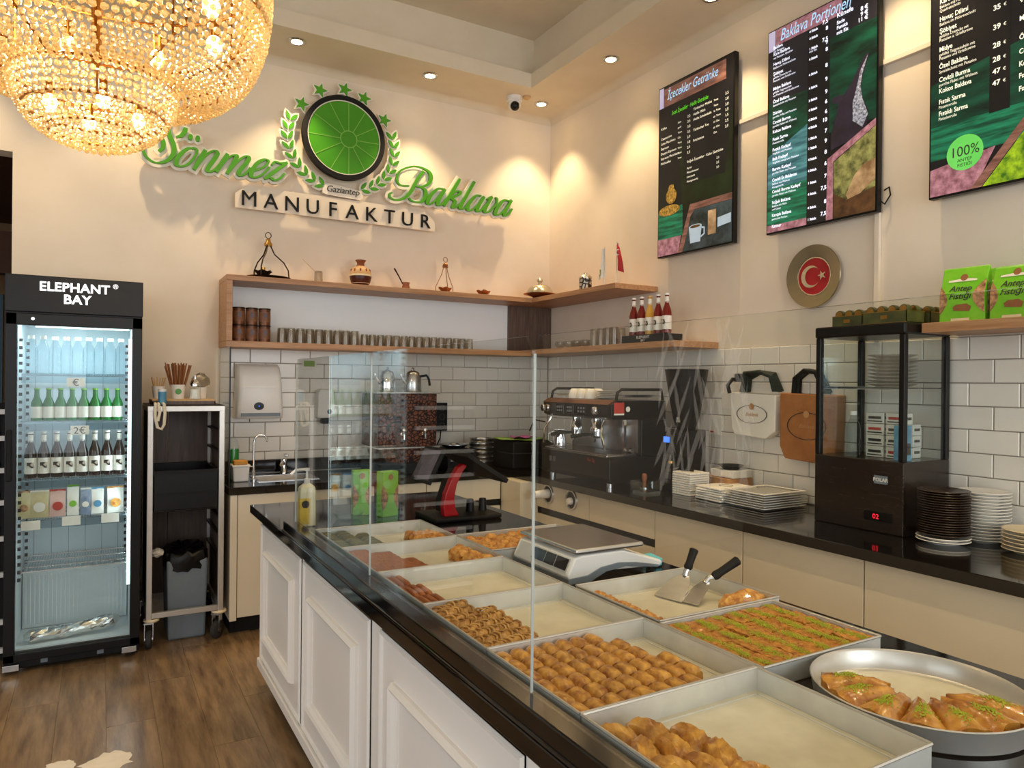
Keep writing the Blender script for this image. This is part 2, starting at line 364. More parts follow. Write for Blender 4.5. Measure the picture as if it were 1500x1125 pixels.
# ceiling: low soffit band round a raised tray
struct('ceiling', MB().box(XL, XR, YF, YB, 4.15, 4.3), 'ceiling_paint')
IX, IY, JX, JY = 2.776, 4.586, 2.90, 4.756
mb = MB().box(XL, XR, IY, YB, ZC, 3.807).box(IX, XR, YF, IY, ZC, 3.807).box(XL, -3.6, YF, IY, ZC, 3.807).box(-3.6, IX, YF, YF+.6, ZC, 3.807)
struct('ceiling_soffit', mb, 'ceiling_paint')
mb = MB().box(XL, XR, JY, YB, 3.807, 4.15).box(JX, XR, YF, JY, 3.807, 4.15).box(XL, -3.75, YF, JY, 3.807, 4.15).box(-3.75, JX, YF, YF+.45, 3.807, 4.15)
struct('ceiling_upstand', mb, 'ceiling_paint')
def cove(p0, p1, d):   # quarter-round cove where wall meets soffit
    prof = [(0, 0)]+[(.05-.05*math.sin(t*PI/10), .05-.05*math.cos(t*PI/10)) for t in range(6)]
    pts = [(0, 0), (.05, 0)]+[(.05-.05*math.sin(t*PI/12), .05-.05*math.cos(t*PI/12)) for t in range(1, 6)]+[(0, .05)]
    return pts
pv = cove(0, 0, 0)
struct('trim_1', MB().prism([(YB-a, ZC-b) for a, b in pv], -.443, XR, 'x'), 'ceiling_paint', smooth=True)
struct('trim_2', MB().prism([(XR-a, ZC-b) for a, b in pv], YF, YB, 'y'), 'ceiling_paint', smooth=True)
# passage behind the back wall, seen through a sliver left of the cooler
struct('wall_passage', MB().box(XL, 1.2, YB+2.86, YB+3, 0, 3.0).box(1.1, 1.2, YB+.14, YB+2.86, 0, 3.0), 'beige_far')
struct('ceiling_passage', MB().box(XL, 1.2, YB+.14, YB+3, 2.9, 3.0), 'brown_far')
struct('door_1', MB().box(-2.0, -.75, YB+2.80, YB+2.855, 0, 2.25), 'door_blue')
struct('beam_passage', MB().box(XL, 1.1, YB+1.6, YB+1.75, 2.3, 2.62), 'brown_far')
# wall tiles, running bond, each a piece of its wall
def tilemesh(w, h):
    m = MB(); b = .003; d = .008
    m.add([(-w/2, 0, -h/2), (w/2, 0, -h/2), (w/2, 0, h/2), (-w/2, 0, h/2), (-w/2, -d+.003, -h/2), (w/2, -d+.003, -h/2), (w/2, -d+.003, h/2), (-w/2, -d+.003, h/2),
           (-w/2+b, -d, -h/2+b), (w/2-b, -d, -h/2+b), (w/2-b, -d, h/2-b), (-w/2+b, -d, h/2-b)],
          [(0, 1, 5, 4), (1, 2, 6, 5), (2, 3, 7, 6), (3, 0, 4, 7), (4, 5, 9, 8), (5, 6, 10, 9), (6, 7, 11, 10), (7, 4, 8, 11), (8, 9, 10, 11)])
    return m
tcache = {}
def tile(wall, cx, cz, w, h):
    k = (round(w, 3), round(h, 3))
    if k not in tcache:
        q = mk('tile', tilemesh(w-.004, h-.004), 'tile_white', wall, world=False); tcache[k] = q
    else:
        q = tcache[k].copy(); C.objects.link(q); q.parent = wall
    if wall is wb: q.location = (cx, YB-.004, cz)
    else: q.location = (XR-.004, cx, cz); q.rotation_euler = (0, 0, -PI/2)
def rows(wall, u0, u1, j0, zmin):
    k = 0; zt = 1.72
    while zt > zmin+.01:
        zb = max(zt-.1, zmin); j = j0+(.1 if k % 2 else 0)
        u = j+.2*math.ceil((u0-j)/.2-1e-6)-.2
        while u < u1-.005:
            a, b = max(u, u0), min(u+.2, u1)
            if b-a > .012: tile(wall, (a+b)/2, (zt+zb)/2, b-a, zt-zb)
            u += .2
        zt -= .1; k += 1
mk('grout_bed', MB().box(.69, XR-.004, YB-.004, YB+.01, .9, 1.72), 'grout', wb)
rows(wb, .69, XR-.012, .68+.6, .963)
mk('grout_bed', MB().box(XR-.004, XR+.01, .9, YB-.004, .86, 1.72), 'grout', wr)
rows(wr, 1.1, YB-.012, 1.707, .878)
struct('trim_3', MB().box(.66, 2.6, YB-.024, YB-.004, .882, .962), 'black_stone')   # stone upstand behind the sink
# cable trunking on the right wall
def trunk(y0, y1, z0, z1, l): tag(mk('cable_trunking', MB().box(XR-.022, XR-.001, y0, y1, z0, z1), 'wall_paint', bevel=.002), l, 'trunking', 'wall cable trunking')
trunk(2.12, 2.145, 1.73, 2.34, 'white upright cable trunking below the portions screen')
trunk(1.86, 2.11, 3.04, 3.065, 'white cable trunking between the portions screen and price screen')
trunk(2.75, 3.0, 3.03, 3.055, 'white cable trunking between the drinks screen and portions screen')

# ------------------------------------------------------------------ ceiling lamps
def downlight(x, y, label, power=44, z=None):
    t = thing('downlight', label, 'ceiling light', (x, y, z or ZC), 0, 'downlights in the ceiling soffit')
    mk('ring', MB().lathe([(.036, -.001), (.036, -.008), (.05, -.010), (.056, -.004), (.056, 0)], 28), 'steel', t, smooth=True, world=False)
    mk('lamp_face', MB().lathe([(.0, -.006), (.02, -.0065), (.035, -.003), (.0355, -.001)], 20), 'bulb_small', t, smooth=True, world=False)
    l = bpy.data.lights.new('downlight_beam', 'SPOT'); l.energy = power; l.color = WARM; l.spot_size = math.radians(84); l.spot_blend = .6; l.shadow_soft_size = .02
    q = bpy.data.objects.new('downlight_beam', l); C.objects.link(q); q.parent = t; q.location = (0, 0, -.03)
DL = [(1.094, 4.739, 'round downlight above the green script lettering beside the chandelier'), (2.04, 4.769, 'round downlight above the end of the black capital letters'),
      (3.0, 4.80, 'round downlight in the room corner beside the camera dome'), (2.985, 3.894, 'round downlight above the small drinks screen on the side wall'),
      (.15, 4.74, 'round downlight hidden behind the chandelier'), (-.8, 4.74, 'round downlight over the end of the back wall by the passage'),
      (2.99, 2.98, 'round downlight above the gap between the drinks and portions screens'), (2.99, 2.0, 'round downlight above the portions and price screens'), (2.99, 1.05, 'round downlight above the large price screen'), (2.99, .1, 'round downlight over the near end of the side wall')]
for x, y, l in DL: downlight(x, y, l)
for x, y, l in ((1.25, .35, 'added unseen downlight in the raised ceiling over the near trays'), (1.25, 1.55, 'added unseen downlight in the raised ceiling over the middle trays'), (1.25, 2.75, 'added unseen downlight in the raised ceiling over the till')): downlight(x, y, l, 46, 4.15)  # added lamps out of view, put in to brighten the counter and trays
downlight(-1.3, 6.2, 'added unseen downlight in the passage ceiling beyond the back wall', 40, 2.9)  # added lamp out of view, lightens the otherwise near-black passage
t = thing('dome_camera', 'white dome security camera with black lens on the soffit', 'security camera', (2.757, 4.80, ZC))
mk('base', MB().lathe([(.06, 0), (.06, -.03), (.05, -.04)], 24), 'white_plastic', t, smooth=True, world=False)
mk('housing', MB().sphere((0, 0, -.06), .048, 20, 12), 'white_plastic', t, smooth=True, world=False)
mk('lens', MB().sphere((-.012, -.028, -.078), .036, 20, 12), 'black', t, smooth=True, world=False)
t = thing('ceiling_sensor', 'small tan round sensor beside the dome camera', 'sensor', (2.83, 4.74, ZC))
mk('sensor_body', MB().lathe([(.03, 0), (.03, -.012), (.018, -.022), (0, -.024)], 18), 'terracotta_tan', t, smooth=True, world=False)
# ------------------------------------------------------------------ chandelier
CX, CY = -.012, 2.15
ch = thing('chandelier', 'large golden crystal bead chandelier with a smaller bowl hanging below', 'chandelier', (CX, CY, 2.05))
def spline_prof(P, n): return [tuple(p) for p in catmull([(a, b, 0) for a, b in P], n)]
PROF_BIG = [(.425, 2.80), (.425, 2.62), (.423, 2.50), (.408, 2.41), (.375, 2.33), (.325, 2.278), (.27, 2.255), (.20, 2.25)]
PROF_SMALL = [(.190, 2.270), (.187, 2.225), (.168, 2.177), (.135, 2.138), (.085, 2.11), (.04, 2.097), (.012, 2.093)]
beads = []
def lay(P, d0):
    pts = catmull([(a, b, 0) for a, b in P], 30); L = [0]
    for i in range(1, len(pts)): L.append(L[-1]+(pts[i]-pts[i-1]).length)
    s = 0; row = 0
    while s < L[-1]:
        i = max(k for k in range(len(L)) if L[k] <= s); r, z = pts[i][0], pts[i][1]
        d = d0(r, z); n = max(1, int(2*PI*r/(d*1.14)))
        for k in range(n):
            a = 2*PI*(k+.5*(row % 2))/n; beads.append((CX+r*math.cos(a)+random.uniform(-.001, .001), CY+r*math.sin(a), z+random.uniform(-.0015, .0015), d*random.uniform(.42, .5), a))
        s += d*1.1; row += 1
lay(PROF_BIG, lambda r, z: .0215 if z > 2.42 else (.019 if z > 2.3 else .0165))
lay(PROF_SMALL, lambda r, z: .0165 if z > 2.15 else .0145)
def beadmesh(mb, c, r, a):   # faceted octagonal crystal
    n = 6; ca, sa = math.cos(a), math.sin(a)
    vs = [(0, 0, r), (0, 0, -r)]
    for h, q in ((.45, .85), (-.45, .85)):
        for i in range(n):
            t = 2*PI*(i+(.5 if h < 0 else 0))/n; vs.append((r*q*math.cos(t), r*q*math.sin(t), r*h))
    fs = [(0, 2+i, 2+(i+1) % n) for i in range(n)]+[(1, 8+(i+1) % n, 8+i) for i in range(n)]
    for i in range(n): fs += [(2+i, 8+i, 2+(i+1) % n), (2+(i+1) % n, 8+i, 8+(i+1) % n)]
    mb.add([(c[0]+x*ca-y*sa, c[1]+x*sa+y*ca, c[2]+z) for x, y, z in vs], fs)
def seen(b):
    d = Vector((b[0], b[1], b[2]-1.5)); z = d.dot(fw)
    u, v = d.dot(rt)/z*1053, d.dot(up)/z*1053
    if abs(u) > 740 or abs(v) > 555: return 9
    outward = Vector((b[0]-CX, b[1]-CY, -.12)); return z if outward.dot(d) < .02 else 8
beads.sort(key=seen)
b0 = None
for b in beads[:300]:
    if b0 is None:
        m = MB(); beadmesh(m, (0, 0, 0), 1, 0); b0 = mk('crystal_bead', m, 'crystal', ch, world=False); q = b0
    else: q = b0.copy(); C.objects.link(q)
    q.location = (b[0]-CX, b[1]-CY, b[2]-2.05); q.scale = (b[3],)*3; q.rotation_euler = (0, 0, b[4])
m = MB()
for b in beads[300:]: beadmesh(m, b[:3], b[3], b[4])
mk('crystal_bead_strings', m, 'crystal', ch, kind='stuff')
def ringtube(r, z, w=.004): return [(CX+r*math.cos(2*PI*i/48), CY+r*math.sin(2*PI*i/48), z) for i in range(49)]
for r, z in ((.416, 2.62), (.414, 2.47), (.19, 2.258), (.16, 2.185), (.108, 2.137)):
    mk('frame_ring', MB().tube(ringtube(r, z), .004, 6), 'gold_frame', ch, smooth=True)
mb = MB()
for k in range(12):
    a = 2*PI*k/12; ca, sa = math.cos(a), math.sin(a)
    mb.tube([(CX+r*ca, CY+r*sa, z) for r, z in ((.414, 2.8), (.412, 2.47), (.362, 2.335), (.2, 2.262))], .003, 5)
mk('frame_rods', mb, 'gold_frame', ch)
mk('suspension_rod', MB().tube([(CX, CY, 2.3), (CX, CY, 4.15)], .012, 8), 'gold_frame', ch)
mk('ceiling_rose', MB().lathe([(.0, 4.08), (.05, 4.09), (.09, 4.12), (.1, 4.15)], 24, (CX, CY, 0)), 'gold_frame', ch, smooth=True)
mk('top_plate', MB().lathe([(.02, 2.82), (.415, 2.80), (.425, 2.81), (.415, 2.83), (.02, 2.85)], 40, (CX, CY, 0)), 'gold_frame', ch, smooth=True)
def pt(loc, power, parent=None, r=.03, col=(1, .84, .58), name='lamp_glow'):
    l = bpy.data.lights.new(name, 'POINT'); l.energy = power; l.color = col; l.shadow_soft_size = r
    o = bpy.data.objects.new(name, l); C.objects.link(o)
    if parent: o.parent = parent; w = wloc(parent); o.location = (loc[0]-w.x, loc[1]-w.y, loc[2]-w.z)
    else: o.location = loc
    return o
for k in range(8):
    a = 2*PI*(k+.3)/8; p = (CX+.30*math.cos(a), CY+.30*math.sin(a), 2.46)
    b = mk('bulb', MB().sphere(p, .022, 10, 8, (1, 1, 1.3)), 'bulb', ch, smooth=True)
    mk('socket', MB().lathe([(.012, .025), (.014, .07)], 10, p), 'gold_frame', b, smooth=True)
    if k % 2 == 0: pt((p[0], p[1], p[2]+.12), 4.2, ch, .05)
for k in range(4):
    a = 2*PI*(k+.1)/4; p = (CX+.1*math.cos(a), CY+.1*math.sin(a), 2.19)
    b = mk('bulb', MB().sphere(p, .016, 10, 8, (1, 1, 1.3)), 'bulb', ch, smooth=True)
    mk('socket', MB().lathe([(.009, .02), (.01, .05)], 10, p), 'gold_frame', b, smooth=True)
pt((CX, CY, 2.3), 4.5, ch, .06)

# ------------------------------------------------------------------ wall sign
SY = 4.985
def ribbon(mb, pts, wfun, y0, y1, extra=0):
    P = catmull([(a, b, 0) for a, b in pts], 7); n = len(P); vs = []
    for j, p in enumerate(P):
        t = P[min(j+1, n-1)]-P[max(j-1, 0)]
        if t.length < 1e-9: t = Vector((1, 0, 0))
        t.normalize(); nn = Vector((-t.y, t.x, 0)); w = wfun(t, j/(n-1))/2+extra
        e = t*(-extra if j == 0 else extra if j == n-1 else 0)
        k = .0008*j/n
        for q in (p+nn*w+e, p-nn*w+e): vs += [(q.x, y0-k, q.y), (q.x, y1+k, q.y)]
    fs = []
    for j in range(n-1):
        a, b = 4*j, 4*j+4
        fs += [(a, a+2, b+2, b), (a+1, b+1, b+3, a+3), (a, b, b+1, a+1), (a+2, a+3, b+3, b+2)]
    fs += [(0, 1, 3, 2), (4*n-4, 4*n-2, 4*n-1, 4*n-3)]
    mb.add(vs, fs)
def nib(t, s): # broad pen held at a slant
    a = abs(t.y)**1.2; return .009+(.021 if t.y < 0 else .008)*a*(.7+.3*math.sin(PI*s))
def dotw(t, s): return .034*math.sqrt(max(0, 1-(2*s-1)**2))+.002
LET1 = [('S',[[(0.313,2.920),(0.335,2.946),(0.336,2.986),(0.309,3.020),(0.268,3.019),(0.234,2.981),(0.224,2.927),(0.241,2.878),(0.281,2.849),(0.322,2.850),(0.369,2.877),(0.396,2.924),(0.395,2.976),(0.374,3.025),(0.362,3.069),(0.373,3.110),(0.403,3.136),(0.433,3.131)],[(0.410,3.025),(0.437,3.038),(0.458,3.067),(0.463,3.094)]]),
('o',[[(0.519,2.971),(0.477,2.963),(0.429,2.913),(0.410,2.864),(0.429,2.845),(0.472,2.860),(0.514,2.910),(0.531,2.956),(0.519,2.973),(0.501,2.968)],[(0.478,3.040),(0.506,3.039)],[(0.521,3.038),(0.548,3.037)]]),
('n',[[(0.581,2.972),(0.514,2.837)],[(0.526,2.859),(0.588,2.943),(0.631,2.975),(0.650,2.965),(0.641,2.935),(0.595,2.856),(0.606,2.837),(0.638,2.857),(0.670,2.902)]]),
('m',[[(0.714,2.970),(0.645,2.841)],[(0.657,2.859),(0.714,2.940),(0.755,2.967),(0.768,2.959),(0.753,2.922),(0.711,2.841)],[(0.724,2.856),(0.778,2.933),(0.824,2.971),(0.843,2.964),(0.834,2.935),(0.785,2.866),(0.793,2.841),(0.825,2.858),(0.854,2.901)]]),
('e',[[(0.877,2.885),(0.937,2.917),(0.969,2.958),(0.948,2.970),(0.903,2.943),(0.867,2.889),(0.859,2.849),(0.884,2.841),(0.930,2.867),(0.977,2.923)]]),
('z',[[(0.990,2.940),(1.011,2.965),(1.045,2.962),(1.091,2.973)],[(1.091,2.973),(0.944,2.842)],[(0.944,2.842),(0.978,2.854),(1.012,2.842),(1.046,2.860),(1.073,2.896)]])]
LET2 = [('B',[[(2.085,3.071),(2.035,3.002),(1.985,2.907),(1.936,2.853),(1.872,2.828),(1.827,2.839),(1.820,2.864),(1.840,2.877)],[(1.970,2.945),(1.899,2.942),(1.874,2.985),(1.898,3.042),(1.976,3.086),(2.048,3.097),(2.121,3.076),(2.144,3.032),(2.122,2.981),(2.064,2.952),(2.013,2.952)],[(2.042,2.953),(2.093,2.936),(2.101,2.890),(2.073,2.845),(2.029,2.833),(1.986,2.840),(1.971,2.858)]]),
('a',[[(2.257,2.958),(2.204,2.957),(2.145,2.903),(2.116,2.844),(2.139,2.834),(2.183,2.867),(2.242,2.944)],[(2.260,2.962),(2.205,2.870),(2.204,2.835),(2.235,2.846),(2.272,2.893)]]),
('k',[[(2.382,3.057),(2.250,2.835)],[(2.288,2.888),(2.340,2.951),(2.379,2.961),(2.377,2.940),(2.318,2.902),(2.341,2.878),(2.323,2.834),(2.349,2.837),(2.380,2.865)]]),
('l',[[(2.506,3.055),(2.395,2.861),(2.389,2.832),(2.419,2.836),(2.457,2.883)]]),
('a',[[(2.567,2.953),(2.519,2.946),(2.457,2.876),(2.450,2.833),(2.481,2.830),(2.536,2.879),(2.579,2.942)],[(2.591,2.950),(2.536,2.858),(2.535,2.829),(2.564,2.840),(2.604,2.888)]]),
('v',[[(2.615,2.932),(2.655,2.956),(2.600,2.859),(2.602,2.831),(2.640,2.843),(2.697,2.907),(2.704,2.948),(2.688,2.955)]]),
('a',[[(2.820,2.944),(2.762,2.943),(2.705,2.873),(2.689,2.828),(2.722,2.825),(2.771,2.867),(2.824,2.935)],[(2.836,2.955),(2.779,2.861),(2.773,2.827),(2.804,2.836),(2.841,2.887)]])]
def script_sign(LET, label, cx):
    t = thing('lettering_sign', label, 'sign', (cx, SY, 2.83))
    back = MB()
    nk = 0
    for k, strokes in LET:
        m = MB()
        for i, st in enumerate(strokes):
            nk += 1; e = nk*.0009
            if k == 'S': st = st[::-1]
            wf = dotw if (k == 'o' and i > 0) else nib
            ribbon(m, st, wf, SY-.012-e, SY+.004-e*.1); ribbon(back, st, wf, SY+.014-e, SY+.022+e*.2, .017)
        mk('letter', m, 'green_sign', t)
    mk('backing_plate', back, 'sign_white', t)
    mk('standoff', MB().tube([(cx-.3, SY+.01, 2.9), (cx-.3, YB, 2.9)], .006).tube([(cx+.3, SY+.01, 2.9), (cx+.3, YB, 2.9)], .006), 'steel', t)
script_sign(LET1, 'green slanted script lettering partly behind the chandelier', .66)
script_sign(LET2, 'green slanted script lettering right of the round emblem', 2.35)
# capitals on a pale plate
t = thing('capital_letter_sign', 'black spaced capital letters on a pale plate under the emblem', 'sign', (1.47, SY, 2.65))
x0, x1 = .80, 2.15; word = 'MANUFAKTUR'
for i, chx in enumerate(word):
    g = text(chx, .142, .006, 'CENTER', sx=1.0, bold=0)
    w = x0+.05+(x1-x0-.10)*i/(len(word)-1); m = MB(); put(m, g, (w, SY-.006, 2.652), 'back'); mk('letter', m, 'black', t)
mk('backing_plate', MB().prism([(.765, 2.635), (2.185, 2.635), (2.185, 2.70), (2.12, 2.77), (1.72, 2.785), (1.2, 2.785), (.84, 2.785), (.765, 2.73)], SY+.004, SY+.016), 'wall_paint', t)
mk('standoff', MB().tube([(1.0, SY+.01, 2.7), (1.0, YB, 2.7)], .006).tube([(1.95, SY+.01, 2.7), (1.95, YB, 2.7)], .006), 'steel', t)
# round emblem with wreath
EX, EZ, ER = 1.481, 3.208, .293
t = thing('round_emblem', 'round green emblem with black rim, pale spokes and leaf wreaths', 'emblem', (EX, SY, 2.84))
mk('rim', MB().lathe([(ER-.034, -.03), (ER, -.03), (ER, .012), (ER-.034, .012), (ER-.034, -.03)], 64, (EX, SY, EZ), 'y'), 'black_matte', t, smooth=True)
mk('inner_ring', MB().lathe([(ER-.040, -.026), (ER-.033, -.026), (ER-.033, .01), (ER-.040, .01), (ER-.040, -.026)], 64, (EX, SY, EZ), 'y'), 'sign_white', t, smooth=True)
mk('disc', MB().lathe([(0, -.02), (ER-.036, -.02), (ER-.036, .01), (0, .01)], 64, (EX, SY, EZ), 'y'), 'green_dark', t, smooth=True)
HX, HZ = EX+.03, EZ-.005
mk('hub_ring', MB().lathe([(.055, -.0235), (.061, -.0235), (.061, -.019), (.055, -.019), (.055, -.0235)], 40, (HX, SY, HZ), 'y'), 'green_line', t)
for k in range(12):
    a = 2*PI*(k+.02)/12+PI/2; ca, sa = math.cos(a), math.sin(a)
    e = ER-.042; bq = (HX-EX)*ca+(HZ-EZ)*sa; L = -bq+math.sqrt(bq*bq-((HX-EX)**2+(HZ-EZ)**2)+e*e)
    p, q = (HX+.06*ca, HZ+.06*sa), (HX+L*ca, HZ+L*sa); w = .0022
    mk('spoke', MB().prism([(p[0]-sa*w, p[1]+ca*w), (p[0]+sa*w, p[1]-ca*w), (q[0]+sa*w, q[1]-ca*w), (q[0]-sa*w, q[1]+ca*w)], SY-.0225, SY-.018), 'green_line', t)
def leaf(cx, cz, a, L, w, ex=0):
    L += ex; w += ex
    return [(cx+u*math.cos(a)-v*math.sin(a), cz+u*math.sin(a)+v*math.cos(a)) for u, v in [(-L, 0), (-L*.55, w*.75), (0, w), (L*.6, w*.6), (L, 0), (L*.6, -w*.6), (0, -w), (-L*.55, -w*.75)]]
for side in (-1, 1):
    wr_ = MB(); lv = []
    for k in range(9):
        f = k/8; th = math.radians(168+f*78) if side < 0 else math.radians(12-f*78)
        if side < 0: R = .375+.02*math.sin(f*PI)
        else: R = .365+.02*math.sin(f*PI)
        px, pz = EX+R*math.cos(th), EZ+R*math.sin(th); tang = th+PI/2*(1 if side > 0 else -1)
        for s2 in (-1, 1):
            a = tang+s2*math.radians(33); lx, lz = px+.021*math.cos(tang+s2*PI/2)+.01*math.cos(tang), pz+.021*math.sin(tang+s2*PI/2)+.01*math.sin(tang)
            lv.append((lx, lz, a)); wr_.prism(leaf(lx, lz, a, .036, .0135, .014), SY+.004+len(lv)*.0003, SY+.016)
    wp = mk('wreath_plate', wr_, 'sign_white', t)
    for lx, lz, a in lv: mk('leaf', MB().prism(leaf(lx, lz, a, .034, .013), SY-.004, SY+.004), 'green_dark', wp)
g = text('Gaziantep', .062, .002, 'CENTER', shear=.15, sp=.95)
m = MB(); put(m, g, (1.478, SY-.006, 2.822), 'back')
gp = mk('name_plate', MB().prism([(1.335, 2.81), (1.36, 2.80), (1.60, 2.792), (1.625, 2.81), (1.615, 2.855), (1.50, 2.868), (1.37, 2.878), (1.335, 2.86)], SY-.002, SY+.012), 'sign_white', t)
mk('name_text', m, 'label_ink', gp)
mk('standoff', MB().tube([(EX, SY+.01, EZ), (EX, YB, EZ)], .02), 'steel', t)
SL = ['lit lime green star left of the round emblem', 'green star at the upper left of the emblem', 'green star above the top of the emblem', 'green star at the upper right of the emblem', 'green star right of the round emblem']
for (sx, sz), l in zip([(1.187,3.394),(1.312,3.514),(1.485,3.555),(1.626,3.522),(1.778,3.395)], SL):
    def star(R, r): return [(sx+(R if i % 2 == 0 else r)*math.sin(PI*i/5+.25), sz+(R if i % 2 == 0 else r)*math.cos(PI*i/5+.25)) for i in range(10)]
    q = thing('star_sign', l, 'star', (sx, SY, sz-.05), 0, 'stars round the emblem')
    mk('star_face', MB().prism(star(.05, .021), SY-.006, SY+.004), 'green_sign', q)
    mk('backing_plate', MB().prism(star(.066, .034), SY+.004, SY+.014), 'sign_white', q)
    mk('standoff', MB().tube([(sx, SY+.01, sz), (sx, YB, sz)], .005), 'steel', q)
# ------------------------------------------------------------------ front counter
CT = .885
t = thing('sales_counter', 'long white panelled sales counter with polished black stone top', 'counter', (1.18, 1.5, 0))
YN = -.35
mk('carcass', MB().box(.703, 1.66, YN, 3.70, .09, .845), 'panel_white', t)
mk('plinth', MB().box(.76, 1.62, YN, 3.66, 0, .09), 'black_matte', t)
mk('stone_top', MB().box(.655, 1.705, YN-.03, 3.735, .845, CT), 'black_stone', t, bevel=.004)
mk('glass_rail', MB().box(.66, .712, YN, 3.02, CT, .928).box(.655, .718, YN, 3.03, CT, .893), 'black_stone', t, bevel=.004)
mk('skirting', MB().box(.688, .703, YN, 3.70, .09, .135), 'panel_white', t, bevel=.004)
def moulding(y0, y1, z0, z1, w=.024, d=.014, x=.703):
    m = MB(); pr = [(0, 0), (0, d*.5), (w*.25, d), (w*.55, d*.8), (w*.8, d*.45), (w, d*.3), (w, 0)]
    n = len(pr); vs = []
    for cy, cz, sy, sz in ((y0, z0, 1, 1), (y1, z0, -1, 1), (y1, z1, -1, -1), (y0, z1, 1, -1)):
        for a, b in pr: vs.append((x-b, cy+sy*a, cz+sz*a))
    fs = [(k*n+i, k*n+i+1, ((k+1) % 4)*n+i+1, ((k+1) % 4)*n+i) for k in range(4) for i in range(n-1)]
    return m.add(vs, fs)
for y1 in (3.655, 2.825, 1.945, 1.06, .18):
    y0 = max(y1-.79, YN+.02)
    pp = mk('panel_board', MB().box(.699, .7035, y0, y1, .15, .80), 'panel_white', t)
    mk('outer_moulding', moulding(y0, y1, .15, .80, .02, .012), 'panel_white', pp)
    mk('inner_moulding', moulding(y0+.115, y1-.105, .265, .69, .036, .027), 'panel_white', pp)
# glass screen on the counter, in panes
for y0, y1, l in ((-.30, 1.13, 'nearest clear glass screen pane in front of the pastry trays'), (1.136, 2.045, 'middle clear glass screen pane between two bright glass edges'), (2.051, 2.965, 'farthest clear glass screen pane by the soap bottle')):
    p = [(y0, .929), (y1, .929), (y1, 1.56), (y1-.02, 1.588), (y0+.02, 1.588), (y0, 1.56)]
    q = thing('glass_screen', l, 'glass screen', (.69, (y0+y1)/2, .929), 0, 'glass screen along the counter')
    mk('pane', MB().prism(p, .694, .700, 'x'), 'glass_pane', q)
    mk('polished_edge', MB().box(.6943, .6997, y1-.0022, y1-.0003, .93, 1.555), 'glass_edge', q)
    if y0 < 0:
        m = MB()   # etched leaf ornament on the near pane
        for k in range(46):
            cy, cz = random.uniform(.615, .785), random.uniform(1.37, 1.57); a = random.uniform(1.0, 2.1)
            L, w = random.uniform(.025, .05), random.uniform(.0025, .005)
            lf = [(y, min(z, 1.586)) for y, z in leaf(cy, cz, a, L, w)]
            m.add([(.6912, y, z) for y, z in lf], [tuple(range(8))])
        mk('etched_leaves', m, 'etched', q)

# ------------------------------------------------------------------ base cabinets and worktop
def cab_right(y0, y1, label, drawer=False, kind=None):
    t = thing('base_cabinet', label, 'cabinet', (2.9, (y0+y1)/2, 0), 0, 'cream base cabinets')
    mk('body', MB().box(2.632, XR-.01, y0, y1, .1, .828), 'cream', t)
    mk('plinth', MB().box(2.68, XR-.02, y0, y1, 0, .1), 'black_matte', t)
    if drawer:
        mk('drawer_front', MB().box(2.61, 2.631, y0+.002, y1-.002, .662, .826), 'cream', t, bevel=.002)
        mk('grip_groove', MB().box(2.622, 2.633, y0+.002, y1-.002, .617, .660), 'black_matte', t)
        mk('lower_front', MB().box(2.61, 2.631, y0+.002, y1-.002, .105, .615), 'cream', t, bevel=.002)
    else: mk('door', MB().box(2.61, 2.631, y0+.002, y1-.002, .105, .826), 'cream', t, bevel=.002)
    return t
c1 = cab_right(3.58, 4.19, 'cream drawer cabinet with two round portholes below the coffee machine', True)
for y, open_ in ((4.035, 1), (3.765, 0)):
    r = mk('porthole_ring', MB().lathe([(.050, -.004), (.054, -.012), (.063, -.012), (.066, 0), (.050, 0), (.050, -.004)], 32, (2.61, y, .762), 'x'), 'steel', c1, smooth=True)
    mk('porthole_hole', MB().lathe([(0, -.002), (.052, -.002), (.052, 0), (0, 0)], 28, (2.61, y, .762), 'x'), 'black_matte', r)
    k = MB()
    if open_: k.lathe([(0, -.11), (.022, -.11), (.024, -.10), (.03, -.03), (.032, -.002), (0, -.002)], 20, (2.61, y+.005, .765), 'x')
    else: k.lathe([(0, -.03), (.018, -.028), (.024, -.014), (.024, -.002), (0, -.002)], 20, (2.61, y+.005, .755), 'x')
    mk('porthole_spout', k, 'china', r, smooth=True)
cab_right(2.98, 3.578, 'cream drawer cabinet with black grip groove behind the scale', True)
cab_right(2.368, 2.978, 'plain cream cabinet door below the stacked metal trays')
cab_right(1.755, 2.366, 'plain cream cabinet door below the glass display case')
cab_right(1.142, 1.753, 'plain cream cabinet door below the stacked plates')
def cab_back(x0, x1, label, drawer=False):
    t = thing('base_cabinet', label, 'cabinet', ((x0+x1)/2, 4.75, 0), 0, 'cream base cabinets')
    mk('body', MB().box(x0, x1, 4.482, YB-.01, .1, .828), 'cream', t)
    mk('plinth', MB().box(x0, x1, 4.53, YB-.02, 0, .1), 'black_matte', t)
    if drawer:
        mk('drawer_front', MB().box(x0+.002, x1-.002, 4.46, 4.481, .68, .826), 'cream', t, bevel=.002)
        mk('grip_groove', MB().box(x0+.002, x1-.002, 4.472, 4.483, .635, .678), 'black_matte', t)
        mk('lower_front', MB().box(x0+.002, x1-.002, 4.46, 4.481, .105, .633), 'cream', t, bevel=.002)
    else: mk('door', MB().box(x0+.002, x1-.002, 4.46, 4.481, .105, .826), 'cream', t, bevel=.002)
    return t
q = thing('end_panel', 'narrow cream end panel beside the trolley', 'panel', (.70, 4.75, 0))
mk('panel_board', MB().box(.672, .71, 4.452, YB-.01, .09, .828), 'cream', q, bevel=.002)
mk('plinth', MB().box(.685, .71, 4.53, YB-.02, 0, .089), 'black_matte', q)
